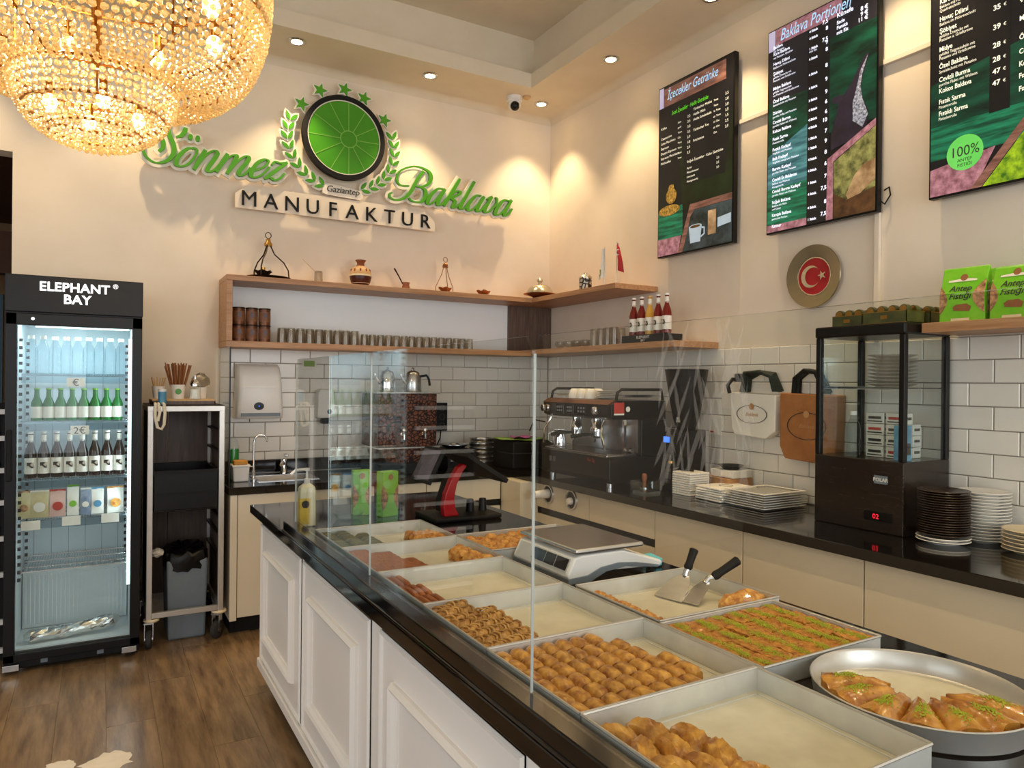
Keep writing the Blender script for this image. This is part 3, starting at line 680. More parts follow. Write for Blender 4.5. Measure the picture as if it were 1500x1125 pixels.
cab_back(.712, 1.31, 'cream sink cabinet door left of the sales counter')
cab_back(1.312, 1.91, 'cream cabinet hidden behind the sales counter by the soap bottle')
cab_back(1.912, 2.48, 'cream drawer cabinet behind the red till stand', True)
q = thing('corner_filler', 'cream corner filler post between the two runs of cabinets', 'panel', (2.55, 4.4, 0))
mk('panel_board', MB().box(2.482, 2.63, 4.192, 4.459, .1, .828), 'cream', q, bevel=.003)
# worktop: one L-shaped black stone slab with a hole for the sink
SX0, SX1, SY0, SY1 = .87, 1.22, 4.62, 4.90
mb = MB().box(.66, SX0, 4.44, YB-.03, .83, .875).box(SX0, SX1, 4.44, SY0, .83, .875).box(SX0, SX1, SY1, YB-.03, .83, .875).box(SX1, 2.56, 4.44, YB-.03, .83, .875)
mb.box(2.56, XR-.02, .9, YB-.03, .83, .875)
t = tag(mk('worktop', mb, 'black_stone', bevel=.003), 'black stone worktop along the back and side walls', 'worktop')
t = thing('sink', 'small stainless steel sink basin set into the black worktop', 'sink', (1.04, 4.76, .70))
m = MB(); prof = [(0, .88), (0, .74), (.02, .72)]
m.box(SX0, SX0+.006, SY0, SY1, .72, .8765).box(SX1-.006, SX1, SY0, SY1, .72, .8765).box(SX0, SX1, SY0, SY0+.006, .72, .8765).box(SX0, SX1, SY1-.006, SY1, .72, .8765).box(SX0, SX1, SY0, SY1, .715, .722)
mk('basin', m, 'steel', t)
mk('drain', MB().lathe([(0, .723), (.02, .7235), (.026, .725), (.03, .7225)], 20, (1.045, 4.76, 0)), 'chrome', t, smooth=True)
mk('rim', MB().box(SX0-.012, SX0, SY0-.012, SY1+.012, .874, .879).box(SX1, SX1+.012, SY0-.012, SY1+.012, .874, .879).box(SX0, SX1, SY0-.012, SY0, .874, .879).box(SX0, SX1, SY1, SY1+.012, .874, .879), 'steel', t)
t = thing('gooseneck_tap', 'tall thin chrome gooseneck filter tap beside the sink', 'tap', (.845, 4.70, .876))
mk('spout', MB().tube([(0, 0, .0), (0, 0, .24), (.008, 0, .268), (.03, -.003, .285), (.058, -.005, .283), (.075, -.006, .262), (.078, -.006, .24)], .007, 10), 'chrome', t, smooth=True, world=False)
mk('base', MB().lathe([(.02, 0), (.02, .008), (.011, .014), (.011, .06)], 16), 'chrome', t, smooth=True, world=False)
mk('lever', MB().tube([(0, 0, .085), (-.055, 0, .088)], .006, 8), 'chrome', t, smooth=True, world=False)
t = thing('mixer_tap', 'short chrome mixer tap behind the sink', 'tap', (1.085, 4.96, .876))
mk('body', MB().lathe([(.026, 0), (.026, .01), (.021, .02), (.021, .085), (.018, .10), (0, .105)], 18), 'chrome', t, smooth=True, world=False)
mk('spout', MB().tube([(0, 0, .06), (-.02, -.06, .085), (-.045, -.13, .075)], .011, 10), 'chrome', t, smooth=True, world=False)
mk('lever', MB().cbox((.01, -.01, .125), (.024, .06, .016)), 'chrome', t, bevel=.004, world=False)
t = thing('sink_side_glass', 'upright glass splash pane at the end of the sink worktop', 'glass pane', (.672, 4.70, .876))
mk('pane', MB().box(.668, .674, 4.50, YB-.06, .876, 1.70), 'glass_pane', t)
mk('edge_strip', MB().box(.667, .675, 4.495, 4.50, .876, 1.70), 'black', t)

# ------------------------------------------------------------------ L-shaped oak shelf
SB, ST, SF = 1.71, 2.16, 4.745
t = thing('wall_shelf', 'L-shaped oak wall shelf with two tiers across the corner', 'shelf', (1.9, 4.9, SB))
mk('upper_board', MB().box(.682, 2.90, SF, YB-.002, ST-.035, ST), 'oak', t, bevel=.002)
mk('lower_board', MB().box(.682, 2.90, SF, YB-.01, SB, SB+.038), 'oak', t, bevel=.002)
mk('end_panel', MB().box(.682, .718, SF, YB-.002, SB+.0385, ST-.0355), 'oak', t, bevel=.002)
mk('upper_side_board', MB().box(2.9005, XR-.002, 3.715, YB-.002, ST-.035, ST), 'oak_y', t, bevel=.002)
mk('lower_side_board', MB().box(2.9005, XR-.01, 3.155, YB-.01, SB+.012, SB+.05), 'oak_y', t, bevel=.002)
mk('corner_panel', MB().box(2.86, XR-.004, YB-.04, YB-.002, SB+.0505, ST-.0355), 'dark_wood', t)
mk('back_panel', MB().box(.7185, 2.859, YB-.012, YB-.002, SB+.0385, ST-.0355), 'crown_white', t)
t = thing('ledge_shelf', 'short oak ledge over the tiles carrying green nut bags', 'shelf', (3.1, 1.4, 1.725))
mk('board', MB().box(2.99, XR-.002, .95, 1.76, 1.727, 1.768), 'oak_y', t, bevel=.002)
mk('bracket', MB().box(3.2, XR-.002, 1.0, 1.03, 1.60, 1.727), 'steel', t)

# ------------------------------------------------------------------ drinks cooler
FX0, FX1, FY0, FY1, FH = -.408, .204, 4.40, 5.02, 2.025
t = thing('drinks_cooler', 'tall black glass-door drinks cooler lit inside beside the trolley', 'fridge', (-.1, 4.7, 0))
FS = .04
m = MB().box(FX0, FX0+FS, FY0+.05, FY1, .09, FH-.2).box(FX1-FS, FX1, FY0+.05, FY1, .09, FH-.2).box(FX0, FX1, FY1-FS, FY1, .09, FH-.2).box(FX0, FX1, FY0+.02, FY1, .02, .1).box(FX0, FX1, FY0+.005, FY1, FH-.205, FH)
mk('cabinet_shell', m, 'black', t, bevel=.004)
hd = mk('header_panel', MB().box(FX0-.002, FX1+.002, FY0-.012, FY0+.004, 1.838, FH+.002), 'black', t, bevel=.004)
g = MB(); put(g, text('ELEPHANT', .064, .001, 'CENTER', bold=.0018, sp=1.04), (-.11, FY0-.013, 1.952), 'back'); put(g, text('BAY', .066, .001, 'CENTER', bold=.0018, sp=1.04), (-.10, FY0-.013, 1.89), 'back'); put(g, text('®', .034, .001), (.062, FY0-.013, 1.982), 'back')
mk('header_lettering', g, 'glow_white', hd)
m = MB().box(FX0+FS, FX0+FS+.006, FY0+.06, FY1-FS, .1, 1.82).box(FX1-FS-.006, FX1-FS, FY0+.06, FY1-FS, .1, 1.82).box(FX0+FS, FX1-FS, FY1-FS-.006, FY1-FS, .1, 1.82).box(FX0+FS, FX1-FS, FY0+.06, FY1-FS, .1, .108).box(FX0+FS, FX1-FS, FY0+.06, FY1-FS, 1.812, 1.818)
mk('liner', m, 'fridge_white', t)
mk('evaporator_box', MB().box(FX0+.05, FX1-.05, 4.80, FY1-.05, .11, .42), 'fridge_white', t, bevel=.004)
for k in range(24): mk('evaporator_rib', MB().box(FX0+.06+k*.0205, FX0+.068+k*.0205, 4.794, 4.80, .13, .40), 'fridge_white', t)
for k in range(6): mk('back_panel_seam', MB().box(FX0+.09+k*.085, FX0+.092+k*.085, FY1-FS-.0075, FY1-FS-.006, .45, 1.75), 'grey_plastic', t)
# door
dr = mk('door_frame', MB().box(FX0, FX0+.048, FY0, FY0+.045, .06, 1.832).box(FX1-.048, FX1, FY0, FY0+.045, .06, 1.832).box(FX0, FX1, FY0, FY0+.045, .06, .10).box(FX0, FX1, FY0, FY0+.045, 1.772, 1.832), 'black', t, bevel=.003)
mk('door_glass', MB().box(FX0+.046, FX1-.046, FY0+.012, FY0+.018, .10, 1.775), 'glass_clear', dr)
mk('door_handle', MB().box(FX0+.008, FX0+.03, FY0-.022, FY0-.002, .98, 1.24), 'black_matte', dr, bevel=.006)
mk('lock', MB().lathe([(0, -.006), (.008, -.006), (.01, 0), (0, 0)], 16, (FX0+.115, FY0, 1.805), 'y'), 'chrome', dr)
for x, z in ((FX0+.035, .035), (FX1-.05, .04)):
    mk('hinge_plate', MB().box(x-.035, x+.035, FY0-.014, FY0+.02, z-.014, z+.018), 'steel', t, bevel=.002)
for x in (FX0+.07, FX1-.07):
    for y in (4.5, 4.95): mk('foot', MB().lathe([(.022, 0), (.022, .012), (.01, .014), (.01, .03)], 12, (x, y, 0)), 'steel', t)
mk('kick_vent', MB().box(FX0+.16, FX0+.19, FY0+.016, FY0+.02, .035, .075).box(FX1-.20, FX1-.17, FY0+.016, FY0+.02, .035, .075), 'grey_plastic', t)
mk('led_strip', MB().box(FX1-.064, FX1-.048, FY0+.047, FY0+.058, .38, 1.72), 'led', t)
mk('top_light', MB().box(FX0+.12, FX1-.06, FY0+.10, FY0+.14, 1.77, 1.79), 'led', t)
area_l = area('cooler_lamp', (-.1, 4.60, 1.80), (0, 0, 0), .42, .1, 2.4, (.78, .94, 1)); area_l.parent = t; area_l.location = (0, -.10, 1.80)
area_l = area('cooler_lamp', (0, 0, 0), (0, math.radians(90), 0), 1.3, .03, 2.8, (.78, .94, 1)); area_l.parent = t; area_l.location = (FX1-.066+.1, FY0+.075-4.7, 1.05); area_l.rotation_euler = (0, math.radians(90), math.radians(25))
for s, x in ((1, FX0+.052), (-1, FX1-.052)):
    m = MB()
    for k in range(32):
        z = .45+k*.04; a = x; b = x+s*.014
        m.box(min(a, b), max(a, b), FY0+.07, FY0+.085, z, z+.016).box(min(a, b), max(a, b), 4.90, 4.92, z, z+.016)
    mk('shelf_ladder', m, 'black_matte', t, kind='stuff')
SHZ = (1.537-.012, 1.276, .975, .765, .50)
for i, z in enumerate(SHZ):
    m = MB()
    for y in [FY0+.095, 4.6, 4.75, 4.9]: m.box(FX0+.062, FX1-.062, y, y+.006, z-.012, z-.006)
    for k in range(38): m.box(FX0+.066+k*.0128, FX0+.069+k*.0128, FY0+.09, 4.92, z-.006, z-.002)
    sh = mk('wire_shelf', m, 'steel', t)
    if i < 4:
        mk('price_rail', MB().box(FX0+.062, FX1-.064, FY0+.075, FY0+.08, z-.048, z+.003), 'price_plastic', sh)
for x, z, s_ in ((-.105, 1.48, '€'), (-.085, 1.225, '2€'), (-.30, .735, ''), (-.12, .745, ''), (.06, .745, '')):
    pt_ = mk('price_card', MB().box(x-.042, x+.042, FY0+.070, FY0+.074, z-.022, z+.026), 'label_white', t)
    if s_:
        g = MB(); put(g, text(s_, .05, .0004, 'CENTER'), (x, FY0+.069, z-.016), 'back'); mk('price_text', g, 'label_ink', pt_)
# drinks inside, each its own thing
def water_bottle():
    t = thing('water_bottle', 'x', 'bottle', (0, 0, 0), 0, 'water bottles on the top cooler shelf')
    mk('bottle_body', MB().lathe([(0, 0), (.026, .002), (.029, .012), (.027, .03), (.029, .045), (.027, .06), (.029, .08), (.029, .12), (.026, .145), (.014, .17), (.0125, .185)], 14), 'glass_water', t, smooth=True, world=False)
    mk('cap', MB().lathe([(0, .185), (.015, .185), (.015, .203), (0, .203)], 12), 'white_plastic', t, smooth=True, world=False)
    return t
def beer(name, h, r, glassm, fillm, capm, labm, grp):
    t = thing(name, 'x', 'bottle', (0, 0, 0), 0, grp)
    mk('bottle_body', MB().lathe([(0, 0), (r*.95, .002), (r, .008), (r, h*.52), (r*.85, h*.6), (r*.45, h*.74), (r*.40, h*.93), (r*.46, h*.94), (r*.46, h*.96)], 14), fillm, t, smooth=True, world=False)
    mk('cap', MB().lathe([(0, h*.955), (r*.5, h*.955), (r*.5, h), (0, h)], 12), capm, t, smooth=True, world=False)
    mk('label_wrap', MB().lathe([(r*1.02, h*.10), (r*1.02, h*.44)], 14), labm, t, smooth=True, world=False)
    return t
wb0 = water_bottle()
for i in range(9):
    o = wb0 if i == 0 else dup(wb0); x = FX0+.10+i*.052
    o.location = (x, FY0+.14+(0 if i < 2 else .06), SHZ[0]-.001)
    o['label'] = 'clear water bottle, front one by the cooler hinge side' if i == 0 else 'second front clear water bottle on the top cooler shelf' if i == 1 else 'clear water bottle set back on the top cooler shelf, %s from the handle side' % ORD[i]
gb0 = beer('green_bottle', .175, .027, '', 'liquid_green', 'green_box', 'label_white', 'green bottles on the second cooler shelf')
for i in range(8):
    o = gb0 if i == 0 else dup(gb0); o.location = (FX0+.125+i*.0535, FY0+.15, SHZ[1]-.001); o['label'] = 'small green bottle with pale label, %s from the handle side of the cooler' % ORD[i]
db0 = beer('dark_bottle', .245, .0285, '', 'liquid_dark', 'white_plastic', 'label_white', 'dark bottles on the third cooler shelf')
mk('neck_label', MB().lathe([(.0125, .19), (.0125, .235)], 12), 'label_white', db0, smooth=True, world=False)
mk('label_print', MB().cbox((0, -.0292, .07), (.03, .002, .03)), 'mosaic', db0, world=False)
yb0 = None
for i in range(8):
    o = db0 if i == 0 else dup(db0); o.location = (FX0+.10+i*.0585, FY0+.15, SHZ[2]-.001); o['label'] = 'dark lemonade bottle with white label, %s from the handle side of the cooler' % ORD[i]
def pouch(x, w, h, mat, mat2, label, z, y=FY0+.14):
    t = thing('snack_pouch', label, 'pouch', (x, y, z), random.uniform(-.1, .1), 'snack pouches on the fourth cooler shelf')
    P = [(-w/2, 0), (w/2, 0), (w/2*.97, h*.5), (w/2, h), (-w/2, h), (-w/2*.97, h*.5)]
    m = MB(); n = 6
    for j in range(n+1):
        f = j/n; th = .018*math.sin(PI*min(f*1.15, 1))**.7+.001; ww = w/2*(.96+.04*abs(2*f-1))
        for a, b in ((-1, -1), (0, -1.5), (1, -1), (1, 1), (0, 1.5), (-1, 1)): m.v.append((a*ww, b*th*.6, h*f))
    for j in range(n):
        for i in range(6): m.f.append((j*6+i, j*6+(i+1) % 6, (j+1)*6+(i+1) % 6, (j+1)*6+i))
    m.f += [tuple(range(6))[::-1], tuple(n*6+i for i in range(6))]; m.m = [0]*len(m.f)
    mk('pouch_body', m, mat, t, smooth=True, world=False)
    mk('pouch_print', MB().lathe([(0, -.001), (w*.3, -.0008), (w*.32, 0), (0, 0)], 14, (0, -.02, h*.4), 'y'), mat2, t, world=False)
    mk('seal_strip', MB().cbox((0, 0, h*.97), (w, .004, h*.07)), mat2, t, world=False)
for i, (w, a, b, l) in enumerate([(.06, 'cream_bag', 'nut', 'olive and cream snack pouch at the left end of the cooler shelf'), (.085, 'cream_bag', 'label_white', 'wide cream snack pouch beside the olive one in the cooler'), (.075, 'pink_bag', 'label_red', 'pink snack pouch in the cooler'),
      (.055, 'label_white', 'green_box', 'white snack pouch with green print in the middle of the cooler'), (.05, 'blue_bag', 'label_white', 'dark blue snack pouch in the cooler'), (.06, 'label_white', 'blue', 'white snack pouch with blue print in the cooler'), (.08, 'label_white', 'pastry_orange', 'white snack pouch with orange print at the right end of the cooler')]):
    pouch([-.335, -.265, -.185, -.115, -.055, .0, .085][i], w, .145 if i != 3 else .165, a, b, l, SHZ[3]-.001)
t = thing('foil_roll', 'long foil-wrapped parcel lying on the cooler floor', 'foil parcel', (-.1, 4.56, .108))
m = MB(); n = 16; ps = []; rs = []
for j in range(n+1):
    f = j/n; ps.append((-.33+.44*f, 4.53+.03*f, .108+.036+.03*f**3)); rs.append((.036 if .1 < f < .88 else .030+.008*random.random()) if 0 < j < n else .012)
m.tube(ps, .03, 14, rs).jit(.0035); mk('foil_wrap', m, 'foil', t)

# ------------------------------------------------------------------ rack left of the cooler
t = thing('snack_rack', 'dark rack with white shelf edges left of the cooler', 'rack', (-.7, 4.8, 0))
mk('rack_back', MB().box(-.95, -.425, 5.0, 5.04, 0, 1.36), 'black_matte', t)
mk('rack_side', MB().box(-.95, -.93, 4.62, 5.0, 0, 1.36), 'black_matte', t)
mk('rack_side', MB().box(-.445, -.425, 4.66, 5.0, 0, 1.36), 'black_matte', t)
for z in (1.33, 1.19, 1.02, .85, .66, .47, .22, .07):
    sh = mk('rack_shelf', MB().box(-.93, -.445, 4.64, 5.0, z-.012, z), 'black_matte', t); mk('shelf_edge', MB().box(-.95, -.425, 4.615, 4.64, z-.02, z+.006), 'white_plastic', sh)
# ------------------------------------------------------------------ trolley
TX0, TX1, TY0, TY1 = .236, .638, 4.45, 5.0
t = thing('tray_trolley', 'upright aluminium tray trolley with dark brown panels on castors', 'trolley', (.437, 4.72, 0))
for x in (TX0, TX1-.03):
    for y in (TY0, TY1-.03): mk('post', MB().box(x, x+.03, y, y+.03, .165, 1.352), 'alu', t, bevel=.003)
mk('top_frame', MB().box(TX0, TX1, TY0-.001, TY0+.029, 1.322, 1.352).box(TX0, TX1, TY1-.029, TY1+.001, 1.322, 1.352).box(TX0, TX0+.03, TY0, TY1, 1.322, 1.352).box(TX1-.03, TX1, TY0, TY1, 1.322, 1.352), 'alu', t, bevel=.002)
mk('top_sheet', MB().box(TX0+.002, TX1-.002, TY0+.002, TY1, 1.352, 1.357), 'black_matte', t)
mk('bottom_frame', MB().box(TX0+.03, TX1-.03, TY0, TY0+.025, .17, .20).box(TX0, TX0+.025, TY0+.03, TY1-.03, .17, .20).box(TX1-.025, TX1, TY0+.03, TY1-.03, .17, .20), 'alu', t, bevel=.002)
mk('back_board', MB().box(TX0+.03, TX0+.142, TY1-.02, TY1-.008, .17, 1.32), 'dark_wood', t); mk('back_board', MB().box(TX0+.147, TX1-.03, TY1-.02, TY1-.008, .17, 1.32), 'dark_wood', t)
mk('side_board', MB().box(TX1-.012, TX1-.006, TY0+.03, TY1-.03, .2, 1.32), 'dark_wood', t); mk('side_board', MB().box(TX0+.006, TX0+.012, TY0+.03, TY1-.03, .2, 1.32), 'black_matte', t)
for z in (1.2, 1.08, .96, .70, .6, .48):
    for x in (TX0+.013, TX1-.033): mk('runner', MB().box(x, x+.02, TY0+.03, TY1-.03, z, z+.012), 'old_iron', t)
for x, y, a in ((TX0+.03, TY0+.03, 1.45), (TX1-.02, TY0+.03, .9), (TX0+.03, TY1-.04, 1.5), (TX1-.02, TY1-.04, .9)):
    bf = mk('bumper', MB().lathe([(.0, .150), (.038, .150), (.043, .157), (.038, .166), (0, .167)], 20, (x, y, 0)), 'china_cream', t, smooth=True)
    cs = mk('castor', MB().lathe([(.02, -.016), (.045, -.016), (.052, -.01), (.052, .01), (.045, .016), (.02, .016), (.02, -.016)], 24, (0, 0, 0), 'y').xf(Matrix.Translation((x-.012*math.sin(a), y-.0, .053)) @ Matrix.Rotation(a, 4, 'Z')), 'rubber', t, smooth=True)
    f = MB().cbox((0, -.021, .03), (.03, .004, .09)).cbox((0, .021, .03), (.03, .004, .09)).cbox((0, 0, .078), (.045, .05, .008)); f.xf(Matrix.Translation((x-.012*math.sin(a), y, .065)) @ Matrix.Rotation(a, 4, 'Z'))
    mk('fork', f, 'steel', cs); mk('hub', MB().lathe([(0, -.02), (.018, -.02), (.018, .02), (0, .02)], 16, (0, 0, 0), 'y').xf(Matrix.Translation((x-.012*math.sin(a), y, .053)) @ Matrix.Rotation(a, 4, 'Z')), 'steel', cs, smooth=True)
t = thing('black_crate', 'deep black plastic crate slid into the trolley', 'crate', (.437, 4.72, .745))
m = MB().box(TX0+.035, TX1-.035, TY0+.01, TY0+.02, .765, .985).box(TX0+.035, TX1-.035, TY1-.06, TY1-.05, .765, .985).box(TX0+.035, TX0+.045, TY0+.02, TY1-.06, .765, .985).box(TX1-.045, TX1-.035, TY0+.02, TY1-.06, .765, .985).box(TX0+.035, TX1-.035, TY0+.01, TY1-.05, .757, .765)
mk('crate_body', m, 'black', t, bevel=.003)
mk('crate_rim', MB().box(TX0+.031, TX1-.031, TY0+.004, TY0+.014, .968, .99).box(TX0+.033, TX1-.033, TY0+.006, TY0+.010, .85, .862), 'black_matte', t)
t = thing('waste_bin', 'grey waste bin with black bag inside the trolley frame', 'bin', (.455, 4.68, 0))
def taper(x0, x1, y0, y1, z0, z1, k):
    cx, cy = (x0+x1)/2, (y0+y1)/2; m = MB()
    vs = [(cx+(x-cx)*s, cy+(y-cy)*s, z) for z, s in ((z0, k), (z1, 1)) for x, y in ((x0, y0), (x1, y0), (x1, y1), (x0, y1))]
    return m.add(vs, [(3, 2, 1, 0), (4, 5, 6, 7), (0, 1, 5, 4), (1, 2, 6, 5), (2, 3, 7, 6), (3, 0, 4, 7)])
mk('bin_body', taper(.345, .565, 4.535, 4.86, 0, .46, .9), 'grey_plastic', t, bevel=.012)
m = MB(); n = 28
for j, (s, z) in enumerate(((1.03, .40), (1.05, .44), (1.07, .475), (1.0, .50), (.8, .515), (.5, .50), (.1, .49))):
    for i in range(n):
        a = 2*PI*i/n; sx, sy = math.cos(a), math.sin(a); k = max(abs(sx), abs(sy)); rx, ry = sx/k**.75, sy/k**.75
        m.v.append((.455+.112*s*rx+random.uniform(-.004, .004), 4.70+.165*s*ry+random.uniform(-.004, .004), z+random.uniform(-.012, .012)))
for j in range(6):
    for i in range(n): m.f.append((j*n+i, j*n+(i+1) % n, (j+1)*n+(i+1) % n, (j+1)*n+i))
m.f.append(tuple(6*n+i for i in range(n))); m.m = [0]*len(m.f)
mk('bin_bag', m, 'black', t, smooth=True)
t = thing('crumpled_tissue', 'crumpled white tissue beside the bin bag in the trolley', 'tissue', (.31, 4.6, .48))
mk('tissue_wad', MB().sphere((.30, 4.60, .505), .03, 12, 8, (1.2, 1, .8)).jit(.005), 'paper', t)
# things on the trolley
TZ = 1.358
t = thing('wood_tray', 'small wooden tray on top of the trolley', 'tray', (.42, 4.66, TZ))
mk('tray_floor', MB().box(.265, .60, 4.56, 4.86, TZ+.02, TZ+.028), 'wood_pale', t); mk('tray_wall', MB().box(.265, .60, 4.56, 4.566, TZ, TZ+.02).box(.265, .27, 4.56, 4.86, TZ, TZ+.02).box(.594, .60, 4.56, 4.86, TZ, TZ+.02).box(.265, .60, 4.854, 4.86, TZ, TZ+.02), 'dark_wood', t)
TT = TZ+.029
def cup(x, y, r, h, label, mat='label_white', z=TT):
    t = thing('paper_cup', label, 'cup', (x, y, z)); mk('cup_body', MB().lathe([(0, .002), (r*.75, .001), (r, h), (r*.95, h), (r*.7, .006), (0, .006)], 20), mat, t, smooth=True, world=False); return t
cup(.305, 4.70, .036, .075, 'white paper cup holding short wooden stirrers')
ss = None
for k in range(14):
    a = 2*PI*k/14; q = mk('wooden_stirrer', MB().tube([(.305+.012*math.cos(a), 4.70+.012*math.sin(a), TT+.01), (.305+.036*math.cos(a+.4)*1.05, 4.70+.036*math.sin(a+.4), TT+.125+random.uniform(-.006, .008))], .0032, 5), 'wood_pale'); tag(q, 'pale wooden stirrer standing in the smaller cup on the trolley', 'stirrer', 'stirrers in the cup')
c2 = cup(.405, 4.66, .043, .085, 'white paper cup with green emblem holding brown straws')
mk('cup_emblem', MB().lathe([(0, -.001), (.017, -.001), (.017, .0), (0, 0)], 20, (.405, 4.66-.0395, TT+.045), 'y'), 'green_dark', c2)
for k in range(26):
    a = 2*PI*k/26*2; r1, r2 = (.012, .03) if k % 2 else (.022, .062)
    q = mk('paper_straw', MB().tube([(.405+r1*math.cos(a), 4.66+r1*math.sin(a), TT+.012), (.405+r2*math.cos(a)*1.15, 4.66+r2*math.sin(a), TT+.205+random.uniform(-.012, .01))], .0042, 6), 'straw_brown'); tag(q, 'brown paper straw standing in the larger cup on the trolley', 'straw', 'straws in the cup')
t = thing('sugar_shaker', 'glass sugar shaker with chrome spout on the trolley', 'sugar shaker', (.492, 4.59, TT))
mk('jar', MB().lathe([(0, 0), (.030, 0), (.033, .01), (.028, .04), (.030, .07), (.026, .078), (.026, .08)], 18), 'glass_clear', t, smooth=True, world=False)
mk('sugar_fill', MB().lathe([(0, .003), (.028, .003), (.030, .011), (.026, .04), (.027, .06), (0, .062)], 18), 'sugar', t, smooth=True, world=False)
mk('spout_cap', MB().lathe([(.028, .078), (.028, .092), (.022, .11), (.009, .12), (.007, .14), (0, .14)], 18), 'chrome', t, smooth=True, world=False)
t = thing('drink_can', 'small blue and white can on the trolley edge', 'can', (.312, 4.50, TZ))
mk('can_body', MB().lathe([(0, 0), (.02, 0), (.0215, .004), (.0215, .075)], 18), 'blue', t, smooth=True, world=False); mk('can_top', MB().lathe([(.0215, .075), (.0225, .077), (.0225, .09), (0, .09)], 18), 'white_plastic', t, smooth=True, world=False)
t = thing('cup_of_sachets', 'plastic tub with clear bag beside the sugar shaker', 'tub', (.535, 4.72, TT))
mk('tub_body', MB().lathe([(0, 0), (.03, 0), (.036, .07), (.034, .07), (.028, .004), (0, .004)], 18), 'label_white', t, smooth=True, world=False); mk('clear_bag', MB().sphere((0, 0, .11), .05, 12, 8, (1, 1, .9)).jit(.008), 'plastic_bag', t, world=False)
t = thing('cloth_strap', 'cream cloth strap looped over the trolley top rail', 'strap', (.31, TY0, 1.30))
mk('strap_loop', MB().tube([(.275, TY0+.03, 1.366), (.275, TY0-.008, 1.362), (.272, TY0-.012, 1.30), (.285, TY0-.014, 1.235), (.305, TY0-.014, 1.225), (.318, TY0-.014, 1.25), (.322, TY0-.012, 1.31), (.318, TY0-.008, 1.362), (.315, TY0+.03, 1.366)], .0085, 8), 'cloth', t, smooth=True)
mk('strap_tail', MB().tube([(.29, TY0+.03, 1.367), (.29, TY0-.01, 1.362), (.296, TY0-.016, 1.32), (.286, TY0-.018, 1.27)], .008, 8), 'cloth', t, smooth=True)
# pale worn patch on the floor in front
m = MB()
for cx, cy, rx, ry in ((-.12, 3.27, .06, .055), (.04, 3.22, .095, .085)):
    pts = [(cx+rx*math.cos(2*PI*i/26)*random.uniform(.75, 1.15), cy+ry*math.sin(2*PI*i/26)*random.uniform(.7, 1.2)) for i in range(26)]
    m = MB().prism(pts, .0003, .0012, 'z'); tag(mk('floor_sticker', m, 'floor_patch'), 'torn pale sticker remnant on the wooden floor, %s' % ('smaller left piece' if cx < -.05 else 'larger right piece'), 'sticker', 'sticker remnants on the floor')
# ------------------------------------------------------------------ pastry trays on the counter
Z0 = CT+.0005
def tray(x0, x1, y0, y1, label, h=.047):
    t = thing('baking_tray', label, 'tray', ((x0+x1)/2, (y0+y1)/2, Z0), 0, 'rectangular aluminium pastry trays')
    mk('tray_floor', MB().box(x0+.002, x1-.002, y0+.002, y1-.002, Z0, Z0+.003), 'alu_floor', t)
    for n, a in (('tray_wall', (x0, x0+.0022, y0, y1)), ('tray_wall', (x1-.0022, x1, y0, y1)), ('tray_wall', (x0+.0022, x1-.0022, y0, y0+.0022)), ('tray_wall', (x0+.0022, x1-.0022, y1-.0022, y1))):
        mk(n, MB().box(*a, Z0+.003, Z0+h), 'alu_worn', t)
    r = .003
    mk('rolled_rim', MB().tube([(x0, y0, Z0+h), (x1, y0, Z0+h)], r, 6).tube([(x0, y1, Z0+h), (x1, y1, Z0+h)], r, 6).tube([(x0, y0, Z0+h), (x0, y1, Z0+h)], r, 6).tube([(x1, y0, Z0+h), (x1, y1, Z0+h)], r, 6), 'alu', t, smooth=True)
    mk('floor_bead', MB().box(x0+.016, x0+.019, y0+.016, y1-.016, Z0+.003, Z0+.0045).box(x1-.019, x1-.016, y0+.016, y1-.016, Z0+.003, Z0+.0045).box(x0+.016, x1-.016, y1-.019, y1-.016, Z0+.003, Z0+.0045), 'alu_worn', t)
    return t
PZ = Z0+.0035
tray(.722, 1.154, .656, 1.006, 'nearest aluminium tray, almost empty, with a few folded pastries')
tray(.722, 1.152, 1.010, 1.351, 'aluminium tray packed with rows of golden rolls')
tray(.722, 1.150, 1.355, 1.699, 'aluminium tray half filled with twisted crescent pastries')
tray(.722, 1.150, 1.703, 2.047, 'aluminium tray with reddish brown strips along its glass side')
tray(.722, 1.153, 2.051, 2.407, 'aluminium tray with a flat brown slab and an orange heap')
tray(.722, 1.153, 2.411, 2.752, 'farthest aluminium tray with olive green rolls')
tray(1.162, 1.548, .998, 1.303, 'aluminium tray filled with green-striped shredded pastry')
tray(1.170, 1.592, 1.316, 1.662, 'aluminium tray holding two spatulas')
tray(1.160, 1.603, 2.142, 2.42, 'aluminium tray of orange pastry pieces behind the scale')
def blob(nx, ny, nz, f):    # subdivided box mapped through f(u,v,w) with u,v,w in -1..1
    m = MB(); idx = {}
    def vid(i, j, k):
        if (i, j, k) not in idx: idx[(i, j, k)] = len(m.v); m.v.append(f(2*i/nx-1, 2*j/ny-1, 2*k/nz-1))
        return idx[(i, j, k)]
    for k in (0, nz):
        for i in range(nx):
            for j in range(ny):
                q = [vid(i, j, k), vid(i+1, j, k), vid(i+1, j+1, k), vid(i, j+1, k)]; m.f.append(tuple(q if k else q[::-1]))
    for j in (0, ny):
        for i in range(nx):
            for k in range(nz):
                q = [vid(i, j, k), vid(i+1, j, k), vid(i+1, j, k+1), vid(i, j, k+1)]; m.f.append(tuple(q if j == 0 else q[::-1]))
    for i in (0, nx):
        for j in range(ny):
            for k in range(nz):
                q = [vid(i, j, k), vid(i, j+1, k), vid(i, j+1, k+1), vid(i, j, k+1)]; m.f.append(tuple(q[::-1] if i == 0 else q))
    m.m = [0]*len(m.f); return m
